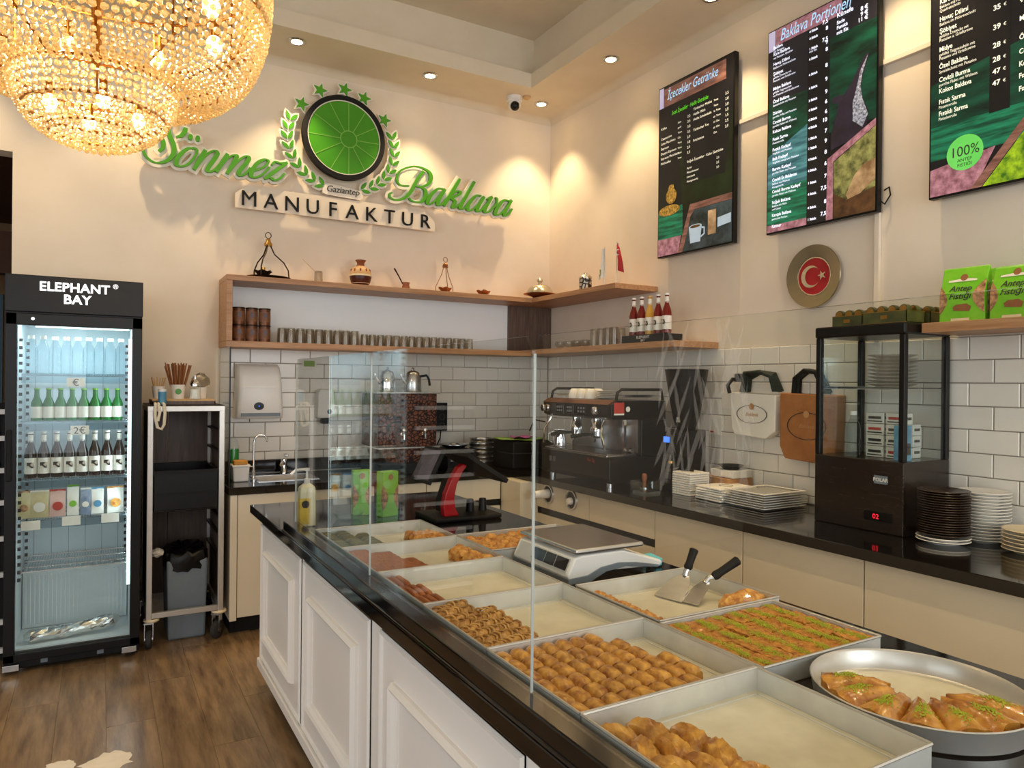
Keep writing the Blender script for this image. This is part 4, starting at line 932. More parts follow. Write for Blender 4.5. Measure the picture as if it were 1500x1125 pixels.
def pillow(L, Wd, H, seed, rag=.0008, ridge=0):
    rnd = random.Random(seed)
    def f(u, v, w):
        bx = 1-.05*abs(u)**4; by = 1-.05*abs(v)**3
        top = H*(.66+.34*(1-abs(v)**4)*(1-.55*abs(u)**8)) if w > 0 else 0
        z = top*(w+1)/2 if w > -1 else 0
        z += ridge*math.sin(9*u+4*v) if w > 0 else 0
        return (Wd/2*v*bx*(1-.06*max(w, 0))+rnd.uniform(-rag, rag), L/2*u*by*(1-.05*max(w, 0))+rnd.uniform(-rag, rag), z+rnd.uniform(-rag, rag)*.8)
    return blob(7, 6, 3, f)
def proto(name, mb, mat, label, cat, group):
    return tag(mk(name, mb, mat, smooth=True), label, cat, group)
def scatter(protos, spots, labels=None):
    used = set()
    for k, (x, y, z, rz, s) in enumerate(spots):
        p = protos[k % len(protos)]
        if id(p) in used: q = p.copy(); C.objects.link(q)
        else: q = p; used.add(id(p))
        if labels: q['label'] = labels[k]
        q.location = (x, y, z); q.rotation_euler = (0, 0, rz); q.scale = s if isinstance(s, tuple) else (s, s, s)
R_ = random.uniform
# golden rolls
G = 'golden rolls in the packed tray'; l = 'golden brown pastry roll in the packed tray of rolls'
ps = [proto('pastry_roll', pillow(.054, .0372, .040, k, .0009), 'pastry', l, 'pastry', G) for k in range(4)]
sp = []; lb = []
for j in range(6):
    nx = 8 if j >= 3 else 9
    if j == 0: nx = 8
    if j == 1: nx = 9
    for i in range(nx):
        if j == 5 and i > 6: continue
        sp.append((.7445+i*.0385+(.002 if j % 2 else 0)+R_(-.0015, .0015), 1.0415+j*.0555+R_(-.001, .001), PZ, R_(-.02, .02), R_(.98, 1.01)))
        lb.append('golden pastry roll, %s from the glass in the %s row from the near rim' % (ORD[i], ORD[j]))
scatter(ps, sp, lb)
# twisted crescents
def twist(seed):
    rnd = random.Random(seed); m = MB(); n = 14
    for s in (0, PI):
        P = []; rr = []
        for j in range(n+1):
            f = j/n; a = s+f*PI*1.5; P.append((.009*math.cos(a), -.030+.060*f, .017+.007*math.sin(a))); rr.append(.0135*math.sin(PI*(f*.86+.07))**.6)
        m.tube(P, .01, 9, rr)
    for k in range(3): m.tube([(.02*math.sin(t/8*PI-PI/2), -.014+k*.014+.004*math.cos(t), .018+.019*math.cos(t/8*PI-PI/2)) for t in range(9)], .0022, 5)
    return m.jit(.0006)
G = 'twisted crescents in the half-filled tray'; l = 'twisted pale brown crescent pastry in the half-filled tray'
ps = [proto('crescent_pastry', twist(k), 'pastry_pale', l, 'pastry', G) for k in range(3)]
sp = []; lb = []
for j in range(8):
    for i in range(3):
        if i == 2 and j in (7, 6): continue
        sp.append((.762+i*.042+R_(-.002, .002), 1.386+j*.0405+R_(-.002, .002), PZ+(.003 if i else 0), R_(.5, .9)+PI/2*.55, R_(1.12, 1.26)))
        lb.append('twisted crescent pastry, %s from the glass in the %s row from the near rim' % (ORD[i], ORD[j]))
scatter(ps, sp, lb)
# brown strips
G = 'reddish brown strips'; l = 'reddish brown pastry strip piece lying along the tray wall'
ps = [proto('pastry_strip', pillow(.108, .0203, .037, k+20, .0006), 'pastry_brown', l, 'pastry', G) for k in range(2)]
scatter(ps, [(.736+i*.0205, 1.763+j*.1095, PZ, R_(-.02, .02), 1) for i in range(4) for j in range(3) if not (i == 3 and j == 2)],
        ['reddish brown pastry strip, %s from the glass, %s from the near rim' % (ORD[i], ORD[j]) for i in range(4) for j in range(3) if not (i == 3 and j == 2)])
# flat slab
def slab(x0, x1, y0, y1, h, seed, rag=.0012, n=10):
    rnd = random.Random(seed)
    return blob(n, n, 1, lambda u, v, w: ((x0+x1)/2+(x1-x0)/2*u+rnd.uniform(-rag, rag), (y0+y1)/2+(y1-y0)/2*v+rnd.uniform(-rag, rag), PZ+(h if w > 0 else 0)+(rnd.uniform(-rag, rag) if w > 0 else 0)))
t = thing('flat_pastry_slab', 'flat reddish brown pastry slab cut in a step', 'pastry', (.8, 2.2, PZ))
for a in ((.727, .80, 2.058, 2.215), (.801, .905, 2.058, 2.215), (.727, .80, 2.217, 2.39), (.801, .865, 2.217, 2.33)):
    mk('slab_piece', slab(*a, .035, int(a[0]*999)), 'pastry_brown', t)
# orange torn pieces
def chunk(L, Wd, H, seed, rag=.003):
    rnd = random.Random(seed)
    def f(u, v, w):
        r = 1-.22*(abs(u*v)); z = H*(w+1)/2*(1-.45*max(abs(u), abs(v))**3)
        return (Wd/2*u*r+rnd.uniform(-rag, rag), L/2*v*r+rnd.uniform(-rag, rag), z+(rnd.uniform(-rag, rag) if w > -1 else 0))
    return blob(6, 6, 3, f)
def heap(label, G, spots, L=.052, Wd=.038, H=.043, mat='pastry_orange', labels=None):
    ps = [proto('pastry_piece', chunk(L, Wd, H, k+40), mat, label, 'pastry', G) for k in range(3)]
    scatter(ps, spots, labels)
heap('torn orange pastry piece in the tray with the brown slab', 'orange heap beside the brown slab', [(1.075+i*.036, 2.09+j*.05, PZ, R_(0, 3), R_(.9, 1.1)) for i in range(2) for j in range(5) if not (i == 0 and j > 3)])
heap('torn orange pastry piece in the tray with the olive rolls', 'orange heap beside the olive rolls', [(1.04+i*.036, 2.44+j*.045, PZ, R_(0, 3), R_(.9, 1.1)) for i in range(3) for j in range(4)])
heap('orange pastry piece in the tray behind the scale', 'orange pieces behind the scale', [(1.19+i*.045, 2.17+j*.05, PZ, R_(0, 3), R_(.95, 1.15)) for i in range(9) for j in range(5)], .052, .047, .042, labels=['orange pastry piece behind the scale, %s row from the scale, %s across' % (ORD[j], ORD[i]) for i in range(9) for j in range(5)])
heap('small crumbly pastry in the single row beside the spatulas', 'single row beside the spatulas', [(1.207+(j % 2)*.005, 1.338+j*.0255, PZ, R_(-.3, .3), R_(.9, 1.05)) for j in range(12)]+[(1.245, 1.338, PZ, .3, .9), (1.28, 1.337, PZ, .9, .85)], .029, .036, .036, 'pastry_orange')
t = thing('pastry_slice', 'big flaky pastry wedge in the front corner of the spatula tray', 'pastry', (1.52, 1.36, PZ))
mk('crust', chunk(.075, .16, .058, 77, .004).xf(Matrix.Translation((1.505, 1.362, PZ))), 'pastry_orange', t)
mk('filling', MB().box(1.44, 1.50, 1.322, 1.33, PZ+.004, PZ+.024), 'pastry_brown', t)
# olive rolls
G = 'olive green rolls'; l = 'olive green pistachio roll in the farthest tray'
ps = [proto('green_roll', pillow(.0345, .0585, .036, k+60), 'pastry_green', l, 'pastry', G) for k in range(2)]
scatter(ps, [(.755+i*.0595, 2.435+j*.0355, PZ, R_(-.05, .05), 1) for i in range(3) for j in range(9) if not (i == 2 and j > 6)],
        ['olive green pistachio roll, %s from the glass in the %s row from the near rim' % (ORD[i], ORD[j]) for i in range(3) for j in range(9) if not (i == 2 and j > 6)])
# shredded pastry with pistachio lines
t = thing('shredded_pastry', 'shredded golden pastry filling a tray with green pistachio lines', 'pastry', (1.355, 1.15, PZ))
rr = random.Random(5)
for i in range(6):
    for j in range(4):
        x0, y0 = 1.168+i*.0625, 1.004+j*.0735
        mk('pastry_square', slab(x0, x0+.0605, y0, y0+.0715, .0365+rr.uniform(-.002, .003), i*9+j, .002, 8), 'kadayif', t, smooth=False)
m = MB()
for i in range(6):
    for k in range(1500):
        f = rr.random(); y = 1.008+f*.285; x = 1.199+i*.0625+rr.gauss(0, .0075)+.004*math.sin(y*40+i); r = rr.uniform(.0008, .002)
        if math.sin(y*70+i*2)+1.25 < rr.random()*.9: continue
        z = PZ+.0385+rr.uniform(-.001, .003)
        m.add([(x, y, z+r), (x+r, y, z), (x-r*.5, y+r*.9, z), (x-r*.5, y-r*.9, z)], [(0, 1, 2), (0, 2, 3), (0, 3, 1), (1, 3, 2)])
mk('pistachio_crumbs', m, 'pistachio', t, kind='stuff')
# folded pastries in the nearest tray
G = 'folded pastries in the nearest tray'; l = 'plump folded pastry parcel in the nearest tray'
def fold(seed):
    rnd = random.Random(seed)
    def f(u, v, w):
        taper = 1-.32*(v+1)/2; z = .036*(w+1)/2*(1-.5*max(abs(u), abs(v))**2.5)+(.004*math.sin(7*u+3*v) if w > 0 else 0)
        return (.026*u*taper*(1-.15*abs(v)**3)+rnd.uniform(-.0007, .0007), .036*v*(1-.15*abs(u)**3)+rnd.uniform(-.0007, .0007), max(z, 0))
    return blob(8, 8, 4, f)
ps = [proto('folded_pastry', fold(k), 'pastry', l, 'pastry', G) for k in range(3)]
scatter(ps, [(.757+i*.052+R_(-.003, .003), .955-j*.066-(.015 if i == 1 else 0), PZ, R_(-.5, .5), R_(1.0, 1.15)) for i in range(3) for j in range(5) if not (i == 2 and j == 0)],
        ['plump folded pastry, %s from the glass in the %s row from the back rim' % (ORD[i], ORD[j]) for i in range(3) for j in range(5) if not (i == 2 and j == 0)])
# round pan
PX, PY, PR = 1.362, .802, .186
t = thing('round_pan', 'round aluminium baking pan with glazed pastry wedges', 'pan', (PX, PY, Z0))
mk('pan_body', MB().lathe([(0, .002), (PR-.012, .002), (PR-.006, .006), (PR-.001, .042), (PR+.003, .046), (PR+.005, .044), (PR+.003, .040), (PR-.003, .004), (PR-.01, 0), (0, 0)], 64, (PX, PY, Z0)), 'alu', t, smooth=True)
mk('pan_floor', MB().lathe([(0, .0024), (PR-.014, .0024), (PR-.014, .0032), (0, .0034)], 48, (PX, PY, Z0)), 'alu_floor', t, smooth=True)
G = 'glazed wedges in the round pan'
for k in range(7):
    a0 = math.radians(118+k*27.5); a1 = a0+math.radians(27.3); rnd = random.Random(k)
    def f(u, v, w):
        a = a0+(a1-a0)*(u+1)/2; r = .05+(PR-.018-.05)*(v+1)/2+.004*math.sin(5*u)
        z = (.026+.020*(1-abs(u)**2.4)*(1-.4*abs(v)**2)+.0015*math.sin(9*v+k))*(w+1)/2
        return (r*math.cos(a)+rnd.uniform(-.0008, .0008), r*math.sin(a)+rnd.uniform(-.0008, .0008), z)
    lbl = ['glazed wedge at the back end of the pastry ring in the pan', 'second glazed wedge from the back of the round pan', 'third glazed wedge from the back of the round pan', 'fourth glazed wedge from the back of the round pan', 'fifth glazed wedge from the back of the round pan', 'sixth glazed wedge from the back of the round pan', 'glazed wedge at the front end of the pastry ring in the pan'][k]
    q = thing('glazed_wedge', lbl, 'pastry', (PX, PY, PZ), 0, G)
    mk('crust', blob(8, 8, 3, f), 'pastry_glaze', q, smooth=True, world=False)
    m = MB(); am = (a0+a1)/2
    for c in range(170):
        r = .125+rr.gauss(0, .013); a = am+rr.gauss(0, .07); x, y = r*math.cos(a), r*math.sin(a); s = rr.uniform(.001, .0024); u = (a-a0)/(a1-a0)*2-1; vv = (r-.05)/(PR-.018-.05)*2-1
        z = .026+.020*(1-min(abs(u), 1)**2.4)*(1-.4*min(abs(vv), 1)**2)+.0015*math.sin(9*vv+k)+.0008
        m.add([(x, y, z+s), (x+s, y, z), (x-s*.5, y+s*.9, z), (x-s*.5, y-s*.9, z)], [(0, 1, 2), (0, 2, 3), (0, 3, 1), (1, 3, 2)])
    mk('pistachio_crumbs', m, 'pistachio', q, world=False, kind='stuff')
# spatulas
def spatula(label, base, tip, hnd, wid):
    t = thing('pastry_spatula', label, 'spatula', base)
    b, e, h = Vector(base), Vector(tip), Vector(hnd); d = (e-b).normalized(); n = Vector((0, 0, 1)).cross(d).normalized()
    m = MB(); th = .0012
    out = [b+n*.012, b+d*.03+n*wid*.72, e+n*wid*1.0, e-n*wid*1.0, b+d*.03-n*wid*.72, b-n*.012]
    m.add([p+Vector((0, 0, th)) for p in out]+[p-Vector((0, 0, th)) for p in out], [(0, 1, 2, 3, 4, 5), (11, 10, 9, 8, 7, 6)]+[(i, i+6, (i+1) % 6+6, (i+1) % 6) for i in range(6)])
    mk('blade', m, 'steel', t)
    g = b+(h-b)*.22
    mk('shank', MB().tube([b-d*-.004, b+(h-b)*.08+Vector((0, 0, .006)), g], .0075, 8), 'steel', t, smooth=True)
    L = h-g
    mk('handle', MB().tube([g, g+L*.1, g+L*.3, g+L*.7, g+L*.95, h], .011, 12, [.010, .0135, .0115, .0125, .0135, .008]), 'black_matte', t, smooth=True)
spatula('wide steel pastry spatula with short black handle', (1.49, 1.565, .945), (1.405, 1.545, PZ+.004), (1.525, 1.565, 1.018), .047)
spatula('narrow steel pastry spatula with long black handle', (1.515, 1.508, .935), (1.425, 1.482, PZ+.006), (1.598, 1.462, 1.000), .03)

# ------------------------------------------------------------------ scale
sx0, sx1, sy0, sy1 = 1.235, 1.60, 1.80, 2.13
t = thing('shop_scale', 'white and grey shop scale with steel weighing plate', 'scale', (1.4, 1.97, Z0))
m = MB().prism([(1.245, .012), (1.235, .028), (1.262, .082), (1.29, .088), (1.45, .088), (1.61, .038), (1.612, .026), (1.60, .020), (1.40, .030), (1.33, .018), (1.30, .006)], 1.80, 2.13, 'y').xf(Matrix.Translation((0, 0, Z0)))
mk('housing', m, 'white_plastic', t, bevel=.006)
m = MB().prism([(1.238, .004), (1.236, .022), (1.31, .026), (1.36, .045), (1.43, .052), (1.50, .045), (1.595, .026), (1.59, .018), (1.46, .036), (1.38, .028), (1.32, .004)], 1.797, 2.133, 'y').xf(Matrix.Translation((0, 0, Z0)))
mk('lower_band', m, 'grey_plastic', t, bevel=.002)
for x in (1.26, 1.585):
    for y in (1.83, 2.10): mk('foot', MB().lathe([(.014, 0), (.014, .006), (.008, .007), (.008, .024 if x > 1.4 else .01)], 12, (x, y, Z0)), 'black_matte', t)
mk('plate', MB().box(1.262, 1.53, 1.795, 2.135, Z0+.092, Z0+.108), 'steel', t, bevel=.007)
mk('plate_stem', MB().box(1.36, 1.42, 1.93, 2.0, Z0+.085, Z0+.095), 'black_matte', t)
nrm = Vector((-.054, 0, .027)).normalized()
def dispq(y0, y1, mat, a=.2, b=.85, off=.0012):
    p0, p1 = Vector((1.235, 0, .028+Z0)), Vector((1.262, 0, .082+Z0)); q0, q1 = p0.lerp(p1, a)+Vector((-off, 0, off*.5)), p0.lerp(p1, b)+Vector((-off, 0, off*.5))
    return MB().add([(q0.x, y0, q0.z), (q0.x, y1, q0.z), (q1.x, y1, q1.z), (q1.x, y0, q1.z), (q0.x+.004, y0, q0.z), (q0.x+.004, y1, q0.z), (q1.x+.004, y1, q1.z), (q1.x+.004, y0, q1.z)], [(0, 1, 2, 3), (4, 7, 6, 5), (0, 4, 5, 1), (1, 5, 6, 2), (2, 6, 7, 3), (3, 7, 4, 0)])
f = mk('display_strip', dispq(1.815, 2.115, 'x', .12, .92), 'alu_worn', t)
for a, b in ((1.822, 1.885), (1.89, 1.945), (1.95, 2.02)): mk('display_window', dispq(a, b, 'x', .25, .85, .003), 'screen_dark', f)
t = tag(mk('blue_cloth', MB().box(1.63, 1.66, 1.85, 1.92, Z0, Z0+.03).jit(.004), 'cyan', bevel=.004), 'small turquoise cloth behind the scale', 'cloth')

# ------------------------------------------------------------------ soap bottle, green boxes, till
t = thing('soap_bottle', 'yellow labelled lemon soap pump bottle on the counter end', 'soap bottle', (.772, 3.085, Z0))
m = MB()
for z, s in ((0, .95), (.004, 1), (.145, 1), (.165, .92), (.178, .5), (.182, .32)):
    for x, y in ((-.033, -.025), (.033, -.025), (.033, .025), (-.033, .025)): m.v.append((x*s, y*s, z))
for j in range(5):
    for i in range(4): m.f.append((j*4+i, j*4+(i+1) % 4, j*4+4+(i+1) % 4, j*4+4+i))
m.f += [(3, 2, 1, 0), (20, 21, 22, 23)]; m.m = [0]*len(m.f)
mk('bottle_body', m, 'liquid_soap', t, bevel=.006, world=False)
mk('label_print', MB().box(-.034, .008, -.0262, -.0254, .01, .12).box(-.0342, -.0334, -.022, .02, .01, .12), 'label_yellow', t, world=False)
mk('label_badge', MB().lathe([(0, -.001), (.016, -.001), (.016, 0), (0, 0)], 18, (-.012, -.0263, .095), 'y'), 'label_ink', t, world=False)
mk('pump', MB().lathe([(.012, .18), (.013, .20), (.006, .202), (.005, .232), (.011, .233), (.011, .245), (0, .246)], 14).tube([(0, 0, .24), (-.05, -.005, .238), (-.07, -.008, .222)], .006, 8), 'white_plastic', t, smooth=True, world=False)
def nutbox(x, y, rz, label, k):
    t = thing('nut_box', label, 'box', (x, y, Z0), rz, 'green nut boxes on the counter'); w, d, h = .082, .055, .205
    mk('box_body', MB().box(-w/2, w/2, -d/2, d/2, 0, h), 'green_box', t, bevel=.002, world=False)
    for s in (-1, 1):
        arc = [(s*w/2*1.002, .03)]+[(s*(w/2-.026*math.sin(PI*i/8)), .03+.115*i/8) for i in range(9)]
        mk('window_print', MB().prism(arc, -d/2-.001, -d/2+.001), 'nut', t, world=False)
        mk('side_window_print', MB().prism([(-d/2+(.018*math.sin(PI*i/8)), .03+.115*i/8) for i in range(9)], s*w/2-.001, s*w/2+.001, 'x'), 'nut', t, world=False)
    mk('box_badge', MB().lathe([(0, -.0008), (.014, -.0008), (.014, 0), (0, 0)], 18, (0, -d/2, .18), 'y'), 'straw_brown', t, world=False)
nutbox(1.06, 3.24, -.15, 'green nut box further from the till on the counter', 0)
nutbox(1.155, 3.15, .25, 'green nut box nearer the red till stand', 1)
t = thing('glass_dish', 'low clear glass dish on the counter beside the green boxes', 'dish', (.975, 3.16, Z0))
mk('dish_body', MB().lathe([(0, .004), (.05, .005), (.07, .03), (.067, .03), (.048, .008), (0, .007)], 28), 'glass_clear', t, smooth=True, world=False)
t = thing('till', 'black point-of-sale till with two screens on a red curved stand', 'till', (1.40, 2.98, Z0))
mk('base', MB().box(1.27, 1.60, 2.86, 3.10, Z0, Z0+.022), 'black_matte', t, bevel=.008)
st = [(1.33, .02), (1.325, .06), (1.335, .12), (1.36, .18), (1.395, .235), (1.42, .25), (1.44, .242), (1.415, .21), (1.39, .16), (1.378, .10), (1.385, .05), (1.405, .02)]
mk('stand_arm', MB().prism([(a, b+Z0) for a, b in st], 2.90, 2.94, 'y'), 'red_gloss', t, bevel=.004)
mk('stand_web', MB().prism([(1.345, Z0+.03), (1.345, Z0+.08), (1.375, Z0+.17), (1.405, Z0+.22), (1.40, Z0+.2), (1.37, Z0+.1), (1.37, Z0+.03)], 2.922, 3.03, 'y'), 'black_matte', t)
def panel(c, w, h, th, tilt, mats, nm):   # screen: face toward -x when tilt>0
    M4 = Matrix.Translation(c) @ Matrix.Rotation(tilt, 4, 'Y'); m = MB().cbox((0, 0, 0), (th, w, h)).xf(M4)
    b = mk(nm, m, 'black_matte', t, bevel=.004); s = -1 if 'customer' in nm else 1
    mk('screen_glass', MB().cbox((s*(th/2+.0008), 0, 0), (.0016, w-.03, h-.03)).xf(M4), 'screen_grey' if s < 0 else 'screen_dark', b)
panel((1.285, 2.985, Z0+.245), .21, .17, .016, math.radians(26), None, 'customer_screen')
panel((1.50, 2.965, Z0+.235), .31, .235, .022, math.radians(-58), None, 'staff_screen')
for x, l in ((1.49, 'small black cup on the till base nearer the stand'), (1.555, 'small black cup on the till base edge')):
    q = thing('black_cup', l, 'cup', (x, 2.97, Z0+.023), 0, 'black cups on the till base'); mk('cup_body', MB().lathe([(0, .002), (.02, 0), (.016, .055), (.014, .055), (.017, .006), (0, .006)], 18), 'black', q, smooth=True, world=False)
t = thing('card_reader', 'black card reader standing behind the green boxes', 'card reader', (1.22, 3.33, Z0))
mk('reader_body', MB().prism([(-.05, 0), (.05, 0), (.05, .03), (.01, .17), (-.05, .15)], -.05, .05, 'y'), 'black_matte', t, bevel=.005, world=False)
mk('reader_screen', MB().cbox((-.051, 0, .11), (.002, .07, .06)), 'screen_dark', t, world=False)
# ------------------------------------------------------------------ wall screens
def lp(s): return s
class TV:
    def __init__(s, yl, label, w=.655, z0=2.333, z1=3.453):
        s.yl, s.w, s.z0, s.z1, s.h = yl, w, z0, z1, z1-z0; s.n = 0
        s.t = thing('menu_screen', label, 'screen', (3.23, yl-w/2, z0), 0, 'menu screens on the side wall')
        s.casing = mk('casing', MB().box(3.2, 3.235, yl-w, yl, z0, z1), 'black', s.t, bevel=.003)
        mk('wall_mount', MB().box(3.235, XR-.001, yl-w*.7, yl-w*.3, z0+.4, z1-.4), 'black_matte', s.t)
        s.poly([(.012, .008), (.988, .008), (.988, .992), (.012, .992)], 'scr_black')
    def P(s, u, v, k): return (3.1996-.0003*k, s.yl-u*s.w, s.z1-v*s.h)
    def poly(s, pts, mat, name='screen_picture'):
        s.n += 1; mk(name, MB().add([s.P(u, v, s.n) for u, v in pts], [tuple(range(len(pts)))]), mat, s.t)
    def rect(s, u0, u1, v0, v1, mat): s.poly([(u0, v0), (u1, v0), (u1, v1), (u0, v1)], mat)
    def ell(s, u, v, ru, mat, rv=None, n=28): s.poly([(u+ru*math.cos(2*PI*i/n), v+(rv or ru*s.w/s.h)*math.sin(2*PI*i/n)) for i in range(n)], mat)
    def lines(s, L, mat, name='menu_text'):
        s.n += 1; m = MB()
        for (tx, u, v, size, *o) in L:
            a = o[0] if o else 'LEFT'; kw = o[1] if len(o) > 1 else {}
            p = s.P(u, v, s.n+1); put(m, text(tx, size, 0, a, **kw), p, 'right')
        mk(name, m, mat, s.t, kind='stuff')
B = dict(bold=.0006)
tv = TV(3.652, 'smallest looking menu screen with drinks list and white coffee cup')
tv.rect(.012, .075, .008, .125, 'scr_lilac'); tv.rect(.08, .90, .02, .125, 'scr_wood')
tv.poly([(.012, .74), (.36, .72), (.36, .90), (.012, .90)], 'scr_green2'); tv.poly([(.012, .895), (.34, .895), (.30, .992), (.012, .992)], 'scr_pink')
tv.poly([(.3, .35), (.988, .30), (.988, .74), (.36, .76)], 'scr_dim'); tv.poly([(.33, .33), (.97, .31), (.9, .62), (.4, .62)], 'scr_black')
tv.poly([(.46, .735), (.988, .735), (.988, .77), (.52, .77), (.36, .992), (.30, .992)], 'scr_wood'); tv.poly([(.52, .772), (.988, .772), (.988, .992), (.37, .992), (.47, .80)], 'scr_grey')
tv.ell(.17, .735, .15, 'scr_gold', .03); tv.ell(.2, .655, .075, 'scr_gold', .045); tv.poly([(.17, .59), (.23, .59), (.25, .64), (.15, .64)], 'scr_gold')
tv.poly([(.45, .865), (.62, .865), (.60, .955), (.47, .955)], 'scr_cup'); tv.ell(.535, .866, .085, 'scr_cup', .012); tv.ell(.535, .866, .068, 'scr_brown', .008)
tv.poly([(.62, .875), (.66, .88), (.66, .92), (.61, .935), (.61, .925), (.645, .915), (.645, .888), (.62, .885)], 'scr_cup')
tv.poly([(.70, .80), (.80, .80), (.80, .93), (.70, .93)], 'scr_tan'); tv.poly([(.82, .85), (.98, .84), (.98, .89), (.82, .90)], 'scr_cup')
tv.lines([('İçecekler Getränke', .13, .09, .082, 'LEFT', dict(shear=.3, sx=.68))], 'scr_title')
tv.lines([('Sıcak İçecekler · Heiße Getränke', .20, .19, .036, 'LEFT', dict(shear=.3, sx=.66))], 'scr_lime')
L = []
for i, (a, q, p) in enumerate([('Kaffee', 'klein', '2,5'), ('', 'groß', '3,5'), ('Cappuccino', 'Tasse', '3,0'), ('Latte Macchiato', 'Glas', '3,5'), ('Espresso', 'Tasse', '2,0'), ('Doppio Espresso', 'Tasse', '3,0'), ('Espresso Macchiato', 'Tasse', '2,5'), ('Milchkaffee', 'Tasse', '3,5')]):
    v = .255+i*.029; L += [(a, .05, v, .021), (q, .29, v, .016), (p, .42, v-.01, .022)]
for i, (a, q, p) in enumerate([('Türkischer Mokka', 'Tasse', '2,5'), ('Heiße Milch', 'Tasse', '2,0'), ('Heiße Schokolade', 'kl. Tasse', '3,0'), ('', 'gr. Tasse', '3,5'), ('Türkischer Tee', 'kl. Glas', '1,5'), ('', 'gr. Glas', '2,5'), ('Früchtetee', 'Glas', '2,0')]):
    v = .22+i*.029; L += [(a, .50, v, .021), (q, .76, v, .016), (p, .90, v-.008, .022)]
L += [('Soğuk İçecekler · Kalte Getränke', .42, .50, .022)]+[(a, .42, .535+i*.025, .018) for i, a in enumerate(['Ayran', 'Mineralwasser', 'Limonade', 'Hausgemacht'])]+[(a, .80, .535+i*.025, .018) for i, a in enumerate(['2,0', '2,5', '3,0'])]
tv.lines(L, 'scr_cream')

tv = TV(2.757, 'middle menu screen with portions list and dark ewer picture')
tv.rect(.012, .40, .008, .992, 'scr_panel'); tv.poly([(.012, .60), (.40, .50), (.40, .78), (.012, .80)], 'scr_teal'); tv.rect(.012, .40, .78, .96, 'scr_green2'); tv.rect(.012, .40, .958, .992, 'scr_pink')
tv.poly([(.012, .36), (.40, .36), (.40, .52), (.012, .62)], 'scr_green')
tv.rect(.40, .60, .008, .992, 'scr_black'); tv.rect(.60, .988, .10, .60, 'scr_green'); tv.rect(.60, .988, .008, .17, 'scr_panel')
tv.rect(.012, .08, .008, .105, 'scr_lilac'); tv.rect(.085, .70, .008, .085, 'scr_pink')
ew = [(.93, .31), (.90, .31), (.84, .36), (.79, .41), (.73, .45), (.67, .445), (.62, .45), (.62, .47), (.68, .48), (.66, .54), (.62, .60), (.62, .68), (.80, .66), (.92, .62), (.93, .56), (.885, .50), (.865, .45), (.88, .40)]
tv.poly(ew, 'scr_ewer'); tv.poly([(.92, .315), (.86, .37), (.84, .42), (.80, .50), (.80, .58), (.88, .62), (.925, .57), (.88, .50), (.862, .44), (.875, .39)], 'scr_ewer2')
tv.poly([(.59, .715), (.988, .60), (.988, .63), (.64, .735), (.64, .992), (.58, .992)], 'scr_pink'); tv.poly([(.645, .738), (.988, .632), (.988, .992), (.645, .992)], 'scr_nuts')
tv.poly([(.75, .90), (.82, .82), (.90, .78), (.988, .77), (.988, .86), (.88, .90), (.80, .95)], 'scr_tan'); tv.poly([(.645, .88), (.76, .92), (.988, .89), (.988, .992), (.645, .992)], 'scr_brown')
tv.lines([('Baklava Portionen', .13, .072, .088, 'LEFT', dict(shear=.3, sx=.66))], 'scr_title')
IT = [(.100, 'Baklava', 'mit Pistazien', '7,5', '4 Stück'), (.132, 'Kare Baklava', 'mit Pistazien, Quadrat', '8', '4 Stück'), (.180, 'Havuç Dilimi', 'Baklava im Möhrenschnitt', '7,5', '1 Stück'), (.228, 'Şöbiyet', 'gefüllte Dreiecke mit|Pistazien und Grießcreme', '8', '4 Stück'), (.300, 'Midye Baklava', 'gefüllte Teigmuscheln|mit Pistazien und Grießcreme', '8', '4 Stück'), (.363, 'Özel Baklava', 'Spezialschnitt mit Pistazien', '9', '4 Stück'), (.420, 'Dürüm', 'gerollte Yufka mit Pistazien', '9', '3 Stück'), (.465, 'Cevizli Burma', 'gerollte Fäden mit Walnuss', '6', '4 Stück'), (.510, 'Kokos Baklava', '', '6', '4 Stück'), (.547, 'Fıstık Sarma', 'Pistazienrolle', '10', '4 Stück'), (.598, 'Fıstıklı Kadayıf', 'Teigfäden mit Pistazien', '7', '1 Stück'), (.643, 'Ballı Kadayıf', 'Teigfäden mit ganzen Pistazien', '9', '1 Stück'), (.694, 'Burma Kadayıf', 'gerollte Fäden mit Pistazien', '8', '4 Stück'), (.746, 'Cevizli Ev Baklavası', 'Baklava mit Walnuss|Hausgemacht', '6', '4 Stück'), (.803, 'Cevizli Burma Kadayıf', 'gerollte Fäden mit Walnuss', '7', '1 Stück'), (.855, 'Soğuk Baklava', 'Baklava mit Milch|und Kakao', '7,5', '4 Stück'), (.918, 'Karışık Baklava', 'gemischte Portion', '8', '4 Stück'), (.972, 'Katmer', '', '7,5', '1 Stück')]
L = []
for v, a, d, p, q in IT:
    L.append((a, .065, v, .024, 'LEFT', dict(bold=.0004, sx=.86)))
    for k, dd in enumerate(d.split('|') if d else []): L.append((dd, .065, v+.0165+.0155*k, .0155, 'LEFT', dict(sx=.9)))
    L += [(q, .415, v+.004, .017, 'LEFT', B), (p, .585, v-.006, .028, 'RIGHT', B)]
L += [('mit Eis', .415, .197, .017), ('9', .585, .19, .028, 'RIGHT', B), ('Künefe', .66, .095, .032, 'LEFT', B), ('Sade', .66, .125, .024, 'LEFT', B), ('8 €', .92, .115, .028, 'RIGHT', B), ('Fıstıklı', .66, .148, .024, 'LEFT', B), ('9 €', .92, .138, .028, 'RIGHT', B), ('mit Eis', .66, .171, .024, 'LEFT', B), ('11 €', .92, .161, .028, 'RIGHT', B)]
tv.lines(L, 'scr_text')

